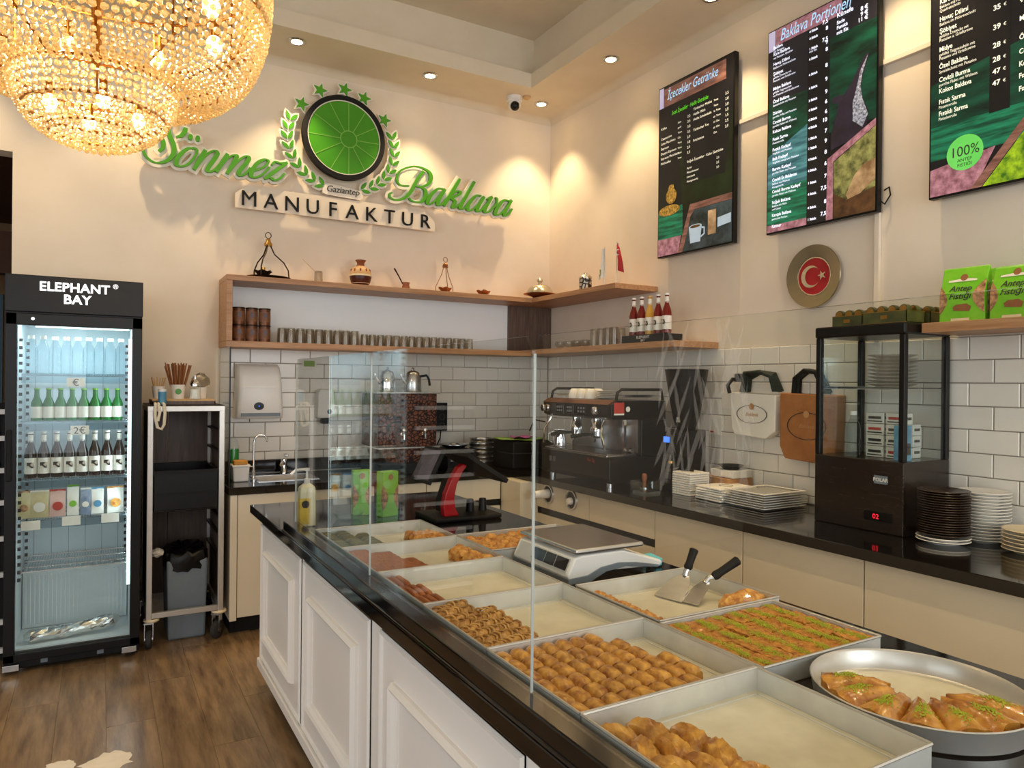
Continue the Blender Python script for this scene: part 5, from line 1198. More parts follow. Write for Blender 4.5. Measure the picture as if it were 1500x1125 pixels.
tv = TV(1.858, 'largest looking menu screen with price list and round green badge')
def vz(z): return (tv.z1-z)/tv.h
tv.rect(.012, .988, vz(2.68), vz(2.50), 'scr_green2'); tv.poly([(.012, .55), (.988, .45), (.988, .72), (.012, .72)], 'scr_green'); tv.rect(.38, .50, .05, vz(2.64), 'scr_black')
tv.poly([(.012, vz(2.46)), (.42, vz(2.50)), (.30, .992), (.012, .992)], 'scr_pink'); tv.poly([(.27, .992), (.70, vz(2.68)), (.76, vz(2.68)), (.34, .992)], 'scr_wood'); tv.poly([(.345, .992), (.77, vz(2.68)), (.988, vz(2.66)), (.988, .992)], 'scr_nuts2')
tv.ell(.235, vz(2.505), .115, 'scr_badge')
tv.lines([('100%', .235, vz(2.492), .062, 'CENTER', dict(sx=.9)), ('ANTEP', .235, vz(2.468), .02, 'CENTER'), ('FISTIĞI', .235, vz(2.447), .02, 'CENTER')], 'label_ink')
L = []
for z, a, d, p in [(3.40, 'Baklava Kilo', 'mit Pistazien', '33'), (3.30, 'Fıstıklı Baklava', 'Rautenschnitt', '35'), (3.185, 'Kare Baklava', 'Baklava mit Pistazien|Quadratschnitt', '35'), (3.108, 'Havuç Dilimi', 'Baklava im Möhrenschnitt', '35'), (3.055, 'Şöbiyet', 'gefüllte Dreiecke mit|Pistazien u. Grießcreme', '35'), (2.975, 'Midye', 'gefüllte Teigmuscheln mit|Pistazien und Grießcreme', '39'), (2.900, 'Özel Baklava', 'Spezialschnitt mit Pistazien', '28'), (2.842, 'Cevizli Burma', 'gerollte Fäden mit Walnuss', '28'), (2.792, 'Kokos Baklava', '', '47'), (2.744, 'Fıstık Sarma', 'Pistazienrolle', '47'), (2.692, 'Fıstıklı Sarma', 'Pistazienrolle', '')]:
    L.append((a, .065, vz(z), .029, 'LEFT', dict(bold=.0005, sx=.8)))
    for k, dd in enumerate(d.split('|') if d else []): L.append((dd, .065, vz(z-.02-.017*k), .0185, 'LEFT', dict(sx=.78)))
    if p: L += [(p, .445, vz(z+.004), .03, 'RIGHT', B), ('€', .46, vz(z+.008), .018), (p, .96, vz(z+.004), .03, 'RIGHT', B)]
    L.append((a, .55, vz(z), .029, 'LEFT', dict(bold=.0005, sx=.8)))
tv.lines(L, 'scr_cream')
t = thing('screen_cable', 'thin black cable hanging from the middle menu screen', 'cable', (3.24, 2.1, 2.35))
mk('cable', MB().tube([(3.238, 2.12, 2.40), (3.24, 2.09, 2.37), (3.245, 2.065, 2.41), (3.25, 2.075, 2.45), (3.25, 2.10, 2.44)], .004, 6), 'black', t, smooth=True)
# flag plate
t = thing('flag_plate', 'round bronze wall plate with red crescent-and-star centre', 'plate', (3.25, 2.478, 1.912)); pc = (3.25, 2.478, 2.075)
mk('plate_dish', MB().lathe([(0, -.002), (.10, -.002), (.104, -.012), (.150, -.022), (.162, -.024), (.165, -.018), (.11, .004), (0, .012)], 56, pc, 'x'), 'bronze_plate', t, smooth=True)
mk('centre_disc', MB().lathe([(0, -.008), (.096, -.008), (.098, -.002), (0, -.002)], 48, pc, 'x'), 'red', t, smooth=True)
mk('centre_ring', MB().lathe([(.095, -.010), (.101, -.010), (.101, -.002), (.095, -.002), (.095, -.010)], 48, pc, 'x'), 'silver_old', t, smooth=True)
cr = [(.058*math.cos(a), .058*math.sin(a)) for a in [math.radians(35+i*10) for i in range(30)]]+[(.014+.047*math.cos(a), .047*math.sin(a)) for a in [math.radians(325-i*10) for i in range(30)]]
mk('crescent', MB().add([(pc[0]-.011, pc[1]+.02-u, pc[2]+v) for u, v in cr], [(i, i+1, 58-i, 59-i) for i in range(29)]), 'silver_old', t)
mk('star', MB().prism([(pc[1]-.048-(.026 if i % 2 == 0 else .010)*math.cos(2*PI*i/10+PI), pc[2]+(.026 if i % 2 == 0 else .010)*math.sin(2*PI*i/10)) for i in range(10)], pc[0]-.012, pc[0]-.008, 'x'), 'silver_old', t)

# ------------------------------------------------------------------ things on the oak shelf
SZ = ST+.0005; IYs = 4.88
def lathe_part(t, name, prof, mat, seg=24, c=(0, 0, 0)): return mk(name, MB().lathe(prof, seg, c), mat, t, smooth=True, world=False)
def fluted(R, h):
    m = MB(); n = 24; vs = []
    for r, z, k in ((.3, 0, 0), (.5, .01/h*h, 0), (.62, h*.35, .0), (.8, h*.7, .05), (1.0, h, .1), (.93, h*.97, .1), (.7, h*.6, .03), (.3, h*.2, 0), (0.01, h*.18, 0)):
        for i in range(n):
            a = 2*PI*i/n; q = 1+k*math.cos(a*6); vs.append((R*r*q*math.cos(a), R*r*q*math.sin(a), z+k*.05*math.sin(a*6)))
    return m.add(vs, [(j*n+i, j*n+(i+1) % n, (j+1)*n+(i+1) % n, (j+1)*n+i) for j in range(8) for i in range(n)])
t = thing('hanging_lamp_stand', 'dark iron hanging dish with brass cap, leftmost on the top shelf', 'ornament', (.955, IYs, SZ))
lathe_part(t, 'tray_disc', [(0, .004), (.12, .004), (.14, .014), (.145, .014), (.125, 0), (0, 0)], 'old_iron', 36)
mk('fluted_bowl', fluted(.055, .04).xf(Matrix.Translation((-.03, 0, .015))), 'old_iron', t, smooth=True, world=False)
for a in (0, 2.1, 4.2): mk('rod', MB().tube([(.135*math.cos(a), .135*math.sin(a), .012), (.13*math.cos(a), .13*math.sin(a), .07), (.10*math.cos(a), .10*math.sin(a), .12), (.04*math.cos(a), .04*math.sin(a), .17), (.012*math.cos(a), .012*math.sin(a), .23)], .0045, 7), 'old_iron', t, smooth=True, world=False)
lathe_part(t, 'brass_cap', [(.0, .22), (.028, .222), (.026, .235), (.016, .25), (.012, .268), (0, .272)], 'brass', 20)
mk('ring', MB().tube([(.0+.018*math.sin(2*PI*i/16), 0, .29+.02*math.cos(2*PI*i/16)) for i in range(17)], .003, 6), 'old_iron', t, smooth=True, world=False)
lathe_part(t, 'candle_cup', [(0, .05), (.012, .05), (.014, .08), (0, .082)], 'brass', 14, (-.03, 0, 0))
def tumbler(name='drinking_glass', r=.03, h=.085, group='upturned glasses on the lower shelf', m='glass_tumbler'):
    t = thing(name, 'x', 'glass', (0, 0, 0), 0, group)
    lathe_part(t, 'glass_wall', [(r, 0), (r*.98, h*.3), (r*.93, h*.85), (r*.88, h), (0, h), (0, h-.006), (r*.82, h-.006), (r*.9, h*.3), (r*.94, 0), (r, 0)], m, 16)
    lathe_part(t, 'base_ring', [(0, h-.0055), (r*.8, h-.0055), (r*.8, h-.002), (0, h-.002)], 'glass_clear', 14); return t
t = tumbler(group='glass with stick'); t.location = (1.285, IYs, SZ); t['label'] = 'single upturned glass with a thin stick on the top shelf'
mk('thin_stick', MB().tube([(-.02, 0, .08), (-.11, -.01, .155)], .002, 5), 'wood_pale', t, world=False)
t = thing('round_vase', 'round two-tone clay vase with narrow neck on the top shelf', 'vase', (1.578, IYs, SZ))
lathe_part(t, 'lower_body', [(0, 0), (.045, 0), (.066, .03), (.0755, .065), (.076, .075)], 'maroon', 36); lathe_part(t, 'band', [(.0765, .072), (.0768, .082), (.0755, .084)], 'china_cream', 36)
lathe_part(t, 'upper_body', [(.076, .082), (.072, .10), (.055, .128), (.036, .142)], 'terracotta_tan', 36); lathe_part(t, 'neck', [(.036, .141), (.026, .15), (.024, .165), (.038, .185), (.036, .186), (.02, .165), (0, .16)], 'terracotta', 30)
for k in range(10):
    a = 2*PI*k/10; mk('painted_mark', MB().sphere((.066*math.cos(a), .066*math.sin(a), .11), .012, 8, 6, (.5, .5, 1.2)), 'terracotta', t, smooth=True, world=False)
lathe_part(t, 'lower_line', [(.0605, .022), (.0625, .025), (.062, .028)], 'china_cream', 36)
t = thing('coffee_pot', 'small copper coffee pot with long slanted handle on the top shelf', 'coffee pot', (1.915, IYs, SZ))
lathe_part(t, 'pot_body', [(0, 0), (.03, 0), (.031, .01), (.024, .04), (.028, .058), (.026, .058), (.021, .04), (.028, .008), (0, .006)], 'terracotta', 24); mk('handle', MB().tube([(-.024, 0, .045), (-.06, -.01, .10), (-.095, -.015, .15)], .0045, 7, [.004, .005, .006]), 'old_iron', t, smooth=True, world=False)
t = thing('hanging_bowl', 'copper fluted bowl in a wire hanger on the top shelf', 'ornament', (2.225, IYs, SZ))
mk('fluted_bowl', fluted(.05, .042), 'copper', t, smooth=True, world=False)
for a in (.3, 2.4, 4.5): mk('wire', MB().tube([(.078*math.cos(a), .078*math.sin(a), 0), (.076*math.cos(a), .076*math.sin(a), .05), (.03*math.cos(a), .03*math.sin(a), .14), (.012*math.cos(a), .012*math.sin(a), .20)], .0028, 6), 'copper', t, smooth=True, world=False)
lathe_part(t, 'cap', [(0, .19), (.022, .192), (.02, .21), (.012, .225), (0, .23)], 'copper', 18); mk('ring', MB().tube([(.017*math.sin(2*PI*i/16), 0, .25+.018*math.cos(2*PI*i/16)) for i in range(17)], .0022, 6), 'copper', t, smooth=True, world=False)
t = thing('small_fluted_bowl', 'small copper fluted bowl alone on the top shelf', 'bowl', (2.546, IYs, SZ)); mk('fluted_bowl', fluted(.055, .042), 'copper', t, smooth=True, world=False); lathe_part(t, 'wick_holder', [(0, .01), (.008, .01), (.006, .052), (0, .055)], 'old_iron', 10)
t = thing('domed_dish', 'silver domed serving dish in the corner of the top shelf', 'serving dish', (2.965, 4.74, SZ))
lathe_part(t, 'dish', [(0, 0), (.05, 0), (.06, .012), (.125, .03), (.128, .034), (.06, .02), (0, .018)], 'copper', 40); lathe_part(t, 'dome', [(.105, .03), (.10, .055), (.08, .085), (.05, .103), (.02, .11), (.012, .115)], 'silver_old', 40); lathe_part(t, 'knob', [(.01, .112), (.012, .12), (.024, .132), (.024, .145), (.012, .156), (.006, .162), (0, .165)], 'silver_old', 20)
t = thing('mosaic_jar', 'black and white patterned jar with silver lid', 'jar', (2.962, 4.13, SZ)); lathe_part(t, 'jar_body', [(0, 0), (.042, 0), (.044, .004), (.044, .078), (0, .08)], 'mosaic', 28); lathe_part(t, 'lid', [(.046, .078), (.046, .09), (.03, .105), (.012, .11), (.012, .12), (0, .124)], 'silver_old', 24)
def flag(y, mat, label, h=.27, em=False):
    t = thing('desk_flag', label, 'flag', (2.975, y, SZ), 0, 'desk flags on the top shelf'); lathe_part(t, 'base', [(0, 0), (.03, 0), (.028, .008), (0, .01)], 'white_plastic', 16); mk('pole', MB().tube([(0, 0, .008), (0, .0, h)], .0025, 6), 'steel', t, world=False)
    m = MB(); n = 6; vs = []   # flag hanging in folds from the pole
    for j in range(9):
        f = j/8; z = h-.005-f*(.20 if not em else .18); wd = .018+.055*f
        for i in range(n+1):
            g = i/n; vs.append((.010*math.sin(g*7+f*2)-.002, (-1 if em else 1)*wd*g, z-.03*g*(1 if em else .3)))
    vs2 = [(x+.0012, y_, z) for x, y_, z in vs]; k = len(vs)
    fs = [(j*(n+1)+i, j*(n+1)+i+1, (j+1)*(n+1)+i+1, (j+1)*(n+1)+i) for j in range(8) for i in range(n)]
    fl = mk('flag_cloth', m.add(vs+vs2, fs+[tuple(q+k for q in f[::-1]) for f in fs]), mat, t, smooth=True, world=False)
    if em:
        cr2 = [(.021*math.cos(a), .021*math.sin(a)) for a in [math.radians(40+i*14) for i in range(21)]]+[(.006+.016*math.cos(a), .016*math.sin(a)) for a in [math.radians(320-i*14) for i in range(21)]]
        mk('crescent', MB().add([(-.014, -.026-u, h-.075+v) for u, v in cr2], [(i, i+1, 40-i, 41-i) for i in range(20)]), 'crown_white', fl, world=False)
    else: mk('flag_print', MB().prism([(.02, h-.15), (.035, h-.15), (.03, h-.18), (.045, h-.2), (.025, h-.19)], -.015, -.0145, 'x'), 'lime', fl, world=False)
flag(3.93, 'paper', 'small white desk flag at the end of the top shelf'); flag(3.795, 'red', 'small red desk flag with white crescent on the top shelf', .285, True)
# lower tier
LZ = SB+.0385
tin0 = thing('coffee_tin', 'x', 'tin', (0, 0, 0), 0, 'brown tins on the lower shelf')
lathe_part(tin0, 'tin_body', [(0, 0), (.037, 0), (.037, .10), (0, .10)], 'tin_brown', 24); lathe_part(tin0, 'tin_lid', [(.0385, .099), (.0385, .108), (.034, .109), (0, .107)], 'old_iron', 24); mk('tin_label', MB().lathe([(.0374, .02), (.0374, .085)], 24), 'tin_paper', tin0, smooth=True, world=False)
mk('label_print', MB().cbox((0, -.0378, .06), (.022, .0015, .03)), 'maroon', tin0, world=False)
for i in range(3):
    for j in range(2):
        o = tin0 if i == j == 0 else dup(tin0); o.location = (.77+i*.079, 4.84, LZ+j*.1095); o['label'] = 'brown coffee tin, %s one in the %s row of tins' % (['leftmost', 'middle', 'rightmost'][i], ['bottom', 'top'][j])
g0 = tumbler(); first = True
for i in range(24):
    for j in range(2):
        o = g0 if first else dup(g0); first = False
        s = 1.08 if i < 9 else .93; x = 1.03+i*.0605 if i < 9 else 1.03+9*.0605+.012+(i-9)*.0575
        o.location = (x+R_(-.003, .003)+j*.02, 4.80+j*.085, LZ); o.scale = (s, s, s*(1.05 if i < 9 else .98)); o['label'] = '%s upturned glass, %s of its size from the tins in the %s row' % ('larger' if i < 9 else 'smaller', ORD[i if i < 9 else i-9], 'front' if j == 0 else 'back')
RZ = SB+.0505
sb0 = thing('glass_bowl', 'small round glass bowl on the side shelf', 'bowl', (0, 0, 0), 0, 'small glass bowls on the side shelf'); lathe_part(sb0, 'bowl_wall', [(.015, 0), (.03, .008), (.038, .03), (.034, .05), (.032, .05), (.036, .03), (.026, .01), (0, .006)], 'glass_tumbler', 20)
for i, (x, y) in enumerate(((2.96, 4.44), (2.97, 4.34), (2.96, 4.23), (2.97, 4.13), (3.06, 4.38), (3.06, 4.27))): o = sb0 if i == 0 else dup(sb0); o.location = (x, y, RZ); o['label'] = 'small round glass bowl, %s from the corner in the %s row on the side shelf' % ((ORD[i], 'front') if i < 4 else (ORD[i-4], 'back'))
tg0 = tumbler(r=.029, h=.118, group='tall glasses on the side shelf', m='glass_tumbler')
for i, (x, y) in enumerate(((2.96, 4.02), (2.96, 3.945), (2.96, 3.87), (2.96, 3.795), (3.04, 3.98), (3.04, 3.9), (3.04, 3.82))):
    o = tg0 if i == 0 else dup(tg0); o.location = (x, y, RZ); o['label'] = 'tall upturned glass, %s from the corner in the %s row on the side shelf' % ((ORD[i], 'front') if i < 4 else (ORD[i-4], 'back'))
t = thing('bottle_tray', 'black display tray with white lettering holding lemonade bottles', 'bottle tray', (3.02, 3.49, RZ)); mk('tray_body', MB().box(2.945, 3.10, 3.30, 3.70, RZ, RZ+.052), 'black', t, bevel=.003)
g = MB(); put(g, text('ELEPHANT', .026, 0, 'CENTER'), (2.9445, 3.49, RZ+.027), 'right'); put(g, text('BAY', .022, 0, 'CENTER'), (2.9445, 3.49, RZ+.008), 'right'); mk('tray_lettering', g, 'crown_white', t)
for i, (m_, l) in enumerate((('liquid_red', 'red lemonade bottle at the inner end of the display tray'), ('liquid_red', 'dark red lemonade bottle, second in the display tray'), ('liquid_yellow', 'yellow lemonade bottle in the middle of the display tray'), ('liquid_red', 'orange red lemonade bottle, fourth in the display tray'), ('liquid_red', 'red lemonade bottle at the near end of the display tray'))):
    o = beer('lemonade_bottle', .245, .029, '', m_, 'wood_pale' if m_ == 'liquid_yellow' else 'white_plastic', 'label_white', 'lemonade bottles in the display tray'); o.location = (3.0, 3.645-i*.078, RZ+.0525); o['label'] = l
    mk('neck_label', MB().lathe([(.0128, .185), (.0128, .225)], 12), 'label_white', o, smooth=True, world=False); mk('label_print', MB().cbox((-.0296, 0, .07), (.002, .03, .03)), 'mosaic', o, world=False)

# ------------------------------------------------------------------ around the sink and back worktop
WZ = .8755
t = thing('sink_caddy', 'white plastic caddy with a sponge at the sink', 'caddy', (.765, 4.72, WZ)); mk('caddy_body', taper(.715, .815, 4.66, 4.78, WZ, WZ+.10, .88), 'white_plastic', t, bevel=.008); mk('caddy_rim', MB().box(.711, .819, 4.656, 4.784, WZ+.092, WZ+.104), 'white_plastic', t, bevel=.003)
t = tag(mk('sponge', MB().box(.725, .805, 4.67, 4.75, WZ+.105, WZ+.13), 'sponge', bevel=.006), 'yellow brown sponge lying on the white caddy', 'sponge')
t = thing('dish_soap', 'clear dish soap bottle half full of green liquid', 'soap bottle', (.745, 4.84, WZ)); lathe_part(t, 'liquid', [(0, .002), (.032, .003), (.034, .01), (.034, .19), (0, .191)], 'soap_green', 20); lathe_part(t, 'bottle_body', [(.0, 0), (.034, 0), (.037, .01), (.037, .21), (.024, .245), (.014, .255), (.014, .27), (0, .272)], 'glass_clear', 20)
t = thing('towel_dispenser', 'white paper towel dispenser on the tiles above the sink', 'towel dispenser', (.917, 5.0, 1.25))
m = MB(); n = 10
prof = [(1.252, .16), (1.262, .175), (1.29, .185), (1.42, .19), (1.52, .175), (1.585, .14), (1.61, .08)]
for k, x in enumerate((.772, .782, .80, 1.034, 1.052, 1.062)):
    ins = (.02, .006, 0, 0, .006, .02)[k]
    for z, d in prof: m.v.append((x+(1 if k < 3 else -1)*(z-1.25)*.045, 5.058-d+ins, z))
    m.v.append((x+(1 if k < 3 else -1)*.016, 5.058, 1.61)); m.v.append((x, 5.058, 1.252))
q = len(prof)+2
for k in range(5):
    for i in range(q): m.f.append((k*q+i, k*q+(i+1) % q, (k+1)*q+(i+1) % q, (k+1)*q+i))
m.f += [tuple(range(q)), tuple(5*q+i for i in range(q))]; m.m = [0]*len(m.f)
mk('casing', m, 'white_plastic', t, smooth=True); mk('paper_slot', MB().box(.795, 1.04, 4.868, 4.90, 1.268, 1.29), 'grey_plastic', t)
mk('sensor_window', MB().lathe([(0, -.004), (.03, -.003), (.034, .004), (0, .004)], 24, (0, 0, 0), 'y').xf(Matrix.Translation((.905, 4.871, 1.335)) @ Matrix.Diagonal((1, 1, .8, 1))), 'black', t, smooth=True)
mk('sensor_light', MB().sphere((.905, 4.866, 1.335), .004, 8, 6), 'blue_led', t); mk('moulded_band', MB().box(.80, 1.035, 4.868, 4.873, 1.455, 1.46), 'white_plastic', t)
t = thing('soap_dispenser', 'white wall soap dispenser with black nozzle right of the sink', 'soap dispenser', (1.37, 5.0, 1.2)); mk('casing', MB().prism([(1.315, 1.245), (1.43, 1.245), (1.435, 1.26), (1.425, 1.425), (1.41, 1.445), (1.33, 1.445), (1.318, 1.425), (1.31, 1.26)], 4.965, 5.057, 'y'), 'white_plastic', t, bevel=.008); mk('nozzle', MB().box(1.345, 1.40, 4.975, 5.03, 1.205, 1.245), 'black', t, bevel=.006)
mk('sensor_window', MB().lathe([(0, -.003), (.016, -.002), (.018, .002), (0, .002)], 18, (1.395, 4.964, 1.29), 'y'), 'black', t)
t = thing('wall_sticker', 'small pale sticker with green field on the tiles', 'sticker', (1.27, 5.056, 1.58)); mk('sticker_sheet', MB().box(1.22, 1.324, 5.0545, 5.057, 1.585, 1.66), 'paper', t); mk('sticker_field', MB().box(1.235, 1.31, 5.0535, 5.0545, 1.603, 1.642), 'lime', t)
t = thing('tea_boiler', 'copper patterned tea boiler with brass tap on the back worktop', 'tea boiler', (1.84, 4.8, WZ))
mk('drip_base', MB().box(1.63, 2.05, 4.58, 5.0, WZ, WZ+.07), 'black_matte', t, bevel=.004); mk('lower_body', MB().prism([(1.70, WZ+.07), (2.0, WZ+.07), (2.04, WZ+.17), (1.66, WZ+.17)], 4.66, 4.98, 'y'), 'copper_pattern', t); mk('steel_shelf', MB().box(1.62, 2.07, 4.60, 5.0, WZ+.172, WZ+.182), 'steel', t)
mk('body', MB().box(1.635, 2.06, 4.64, 5.0, WZ+.183, WZ+.545), 'copper_pattern', t, bevel=.003); mk('top_plate', MB().box(1.62, 2.075, 4.625, 5.01, WZ+.546, WZ+.556), 'steel', t, bevel=.002)
for x in (1.80, 1.955):
    q = mk('tap', MB().lathe([(.016, 0), (.016, -.02), (.01, -.024), (.01, -.05)], 14, (x, 4.64, WZ+.27), 'y'), 'chrome', t, smooth=True); mk('tap_knob', MB().sphere((x, 4.60, WZ+.295), .018, 14, 10), 'chrome', q, smooth=True); mk('tap_spout', MB().tube([(x, 4.59, WZ+.27), (x, 4.588, WZ+.235)], .007, 8), 'chrome', q, smooth=True)
def kettle(x, l, m_, hand):
    t = thing('steel_teapot', l, 'teapot', (x, 4.78, WZ+.5565)); lathe_part(t, 'pot_body', [(0, 0), (.06, 0), (.063, .01), (.058, .10), (.046, .128), (0, .132)], m_, 28); lathe_part(t, 'lid', [(.048, .128), (.04, .14), (.018, .15), (.008, .155), (.012, .168), (0, .174)], m_, 22)
    if hand: mk('handle', MB().tube([(.055, 0, .11), (.10, -.01, .118), (.118, -.012, .09), (.125, -.012, .045)], .009, 8), 'black_matte', t, smooth=True, world=False)
    mk('spout', MB().tube([(-.055, -.01, .06), (-.09, -.02, .10), (-.10, -.022, .125)], .010, 8, [.014, .010, .008]), m_, t, smooth=True, world=False)
kettle(1.745, 'steel teapot nearer the sink on the copper boiler', 'chrome', False); kettle(1.935, 'dark steel teapot with black handle on the copper boiler', 'steel', True)
t = thing('socket_panel', 'black upright triple socket panel on the tiles', 'socket', (2.28, 5.05, 1.127)); mk('plate', MB().box(2.232, 2.325, 5.035, 5.057, 1.13, 1.345), 'black', t, bevel=.003)
for z in (1.17, 1.238, 1.305): mk('socket_ring', MB().lathe([(.018, -.004), (.024, -.004), (.026, 0), (.018, 0), (.018, -.004)], 20, (2.28, 5.035, z), 'y'), 'rubber', t, smooth=True)
mk('power_cord', MB().tube([(2.27, 5.03, 1.17), (2.25, 5.0, 1.08), (2.19, 4.98, .98), (2.15, 4.97, .90)], .005, 6), 'black', t, smooth=True)
t = thing('pot_stack_base', 'black appliance block on the back worktop under a steel pan', 'appliance', (2.27, 4.75, WZ)); mk('block', MB().box(2.14, 2.37, 4.62, 4.95, WZ, 1.02), 'black_matte', t, bevel=.01); mk('front_strip', MB().box(2.16, 2.35, 4.615, 4.62, .94, .96), 'steel', t)
t = thing('steel_pan', 'shallow steel pan lying on the black appliance', 'pan', (2.27, 4.79, 1.021)); lathe_part(t, 'pan_body', [(0, .002), (.07, .002), (.10, .022), (.115, .026), (.115, .03), (.095, .028), (.066, .008), (0, .008)], 'steel', 36); lathe_part(t, 'inner_dish', [(0, .01), (.04, .01), (.05, .03), (.046, .03), (.036, .014), (0, .013)], 'chrome', 28)
bw0 = thing('steel_bowl', 'x', 'bowl', (0, 0, 0), 0, 'stacked steel bowls'); lathe_part(bw0, 'bowl_wall', [(0, 0), (.075, .002), (.085, .015), (.092, .042), (.095, .043), (.095, .046), (.089, .044), (.08, .016), (.07, .006), (0, .005)], 'old_iron' if False else 'steel', 30)
for i in range(6): o = bw0 if i == 0 else dup(bw0); o.location = (2.475+.004*(i % 2), 4.76, WZ+.034*i); o['label'] = '%s steel bowl in the stack on the back worktop' % ['bottom', 'second', 'third', 'fourth', 'fifth', 'top'][i]
t = thing('black_bread_box', 'wide black box in the worktop corner under a green cloth', 'box', (2.75, 4.72, WZ)); mk('box_body', MB().box(2.60, 2.95, 4.50, 4.95, WZ, 1.075), 'black_matte', t, bevel=.012); mk('lid_seam', MB().box(2.597, 2.952, 4.497, 4.953, .985, .99), 'rubber', t)
def cloth(x0, x1, y0, y1, z, mat, name, label, amp=.008):
    m = MB(); n = 10; vs = []
    for k in (0, 1):
        for i in range(n+1):
            for j in range(n+1):
                u, v = i/n, j/n; zz = z+.004+amp*(math.sin(u*9+1)*math.cos(v*7)+1)*.6+(0 if k else .004); vs.append((x0+(x1-x0)*u, y0+(y1-y0)*v, zz))
    a = (n+1)**2; fs = [(i*(n+1)+j, (i+1)*(n+1)+j, (i+1)*(n+1)+j+1, i*(n+1)+j+1) for i in range(n) for j in range(n)]
    m.add(vs, fs+[tuple(q+a for q in f[::-1]) for f in fs]); tag(mk(name, m, mat, smooth=True), label, 'cloth')
cloth(2.58, 2.93, 4.50, 4.80, 1.075, 'lime', 'green_cloth', 'lime green cloth spread over the black corner box'); cloth(2.66, 2.84, 4.54, 4.68, 1.088, 'magenta', 'pink_cloth', 'small magenta cloth on top of the green cloth', .012)

# ------------------------------------------------------------------ espresso machine and grinder
ex0, ex1, ey0, ey1 = 2.635, 3.06, 3.40, 4.145
t = thing('espresso_machine', 'black two-group espresso machine with chrome fittings', 'espresso machine', (2.85, 3.77, WZ))
mk('base_block', MB().prism([(ex0, WZ+.03), (ex0-.012, WZ+.06), (ex0-.012, 1.06), (ex1, 1.06), (ex1, WZ+.03)], ey0, ey1, 'y'), 'black', t, bevel=.006)
mk('drip_tray', MB().box(ex0-.008, ex0+.22, ey0+.03, ey1-.03, 1.061, 1.075), 'steel', t, bevel=.003)
for k in range(14): mk('drip_slat', MB().box(ex0+.004+k*.0145, ex0+.010+k*.0145, ey0+.04, ey1-.04, 1.0755, 1.079), 'chrome', t)
mk('back_body', MB().box(ex0+.235, ex1, ey0+.004, ey1-.004, 1.061, 1.285), 'black', t, bevel=.004); mk('splash_panel', MB().box(ex0+.228, ex0+.234, ey0+.03, ey1-.03, 1.078, 1.284), 'steel', t)
mk('head_block', MB().prism([(ex0, 1.30), (ex0-.004, 1.375), (ex0+.02, 1.385), (ex0+.06, 1.40), (ex1, 1.40), (ex1, 1.286), (ex0+.03, 1.286)], ey0, ey1, 'y'), 'black', t, bevel=.004)
mk('top_band', MB().prism([(ex0-.008, 1.377), (ex0+.03, 1.398), (ex0+.05, 1.405), (ex0+.05, 1.40), (ex0, 1.374)], ey0+.02, ey1-.0, 'y'), 'tin_brown', t)
mk('side_pillar', MB().box(ex0+.10, ex0+.118, ey0+.004, ey0+.02, 1.076, 1.286), 'chrome', t)
for y in (ey0+.01, ey1-.03):
    mk('cup_rail', MB().tube([(ex0+.05, y+.01, 1.402), (ex0+.06, y+.01, 1.45), (ex0+.09, y+.01, 1.468), (ex1-.02, y+.01, 1.468), (ex1-.01, y+.01, 1.402)], .009, 8), 'black_matte', t, smooth=True); mk('rail_slat', MB().box(ex0+.1, ex1-.03, y+.006, y+.014, 1.42, 1.436), 'steel', t)
for y in (4.115, 4.06, 3.53): mk('steam_knob', MB().lathe([(0, -.04), (.022, -.038), (.026, -.028), (.024, -.01), (.014, -.004), (.014, 0), (0, 0)], 20, (ex0, y, 1.338), 'x'), 'chrome', t, smooth=True)
for y0, y1 in ((3.90, 3.99), (3.79, 3.87), (3.65, 3.76)):
    k = mk('keypad', MB().box(ex0-.006, ex0, y0, y1, 1.31, 1.365), 'screen_dark', t, bevel=.002)
    for a in range(3):
        for b in range(2): mk('key', MB().box(ex0-.008, ex0-.006, y0+.012+a*(y1-y0-.02)/3, y0+.012+a*(y1-y0-.02)/3+.014, 1.32+b*.022, 1.333+b*.022), 'grey_plastic', k)
for y in (3.93, 3.70):
    gh = mk('group_head', MB().lathe([(.036, 1.285), (.036, 1.235), (.042, 1.228), (.042, 1.20), (.03, 1.195), (0, 1.195)], 24, (ex0+.12, y, 0)), 'chrome', t, smooth=True)
    mk('portafilter', MB().lathe([(.034, 1.20), (.034, 1.17), (.02, 1.155), (0, 1.152)], 20, (ex0+.12, y, 0)).tube([(ex0+.11, y, 1.155), (ex0+.11, y+.014, 1.13)], .007, 8), 'chrome', gh, smooth=True); mk('portafilter_handle', MB().tube([(ex0+.085, y, 1.18), (ex0+.03, y+.03, 1.178), (ex0-.04, y+.06, 1.165)], .012, 10, [.008, .012, .013]), 'black_matte', gh, smooth=True)
for y, s in ((4.09, 1), (3.50, -1)): mk('steam_wand', MB().tube([(ex0+.03, y, 1.286), (ex0+.01, y, 1.25), (ex0-.015, y+.02*s, 1.20), (ex0-.005, y+.05*s, 1.10)], .007, 8), 'chrome', t, smooth=True)
mk('hot_water_lever', MB().tube([(ex0, 4.13, 1.24), (ex0-.03, 4.22, 1.25), (ex0-.035, 4.27, 1.17)], .005, 7), 'black_matte', t, smooth=True)
mk('red_badge', MB().box(ex0+.02, ex0+.095, ey0-.002, ey0+.002, 1.325, 1.39), 'label_red', t); mk('badge_strip', MB().box(ex0+.02, ex0+.095, ey0-.0022, ey0, 1.315, 1.325), 'label_white', t); mk('round_sticker', MB().lathe([(0, -.002), (.016, -.002), (.016, 0), (0, 0)], 18, (ex0+.125, ey0, 1.35), 'y'), 'label_white', t)
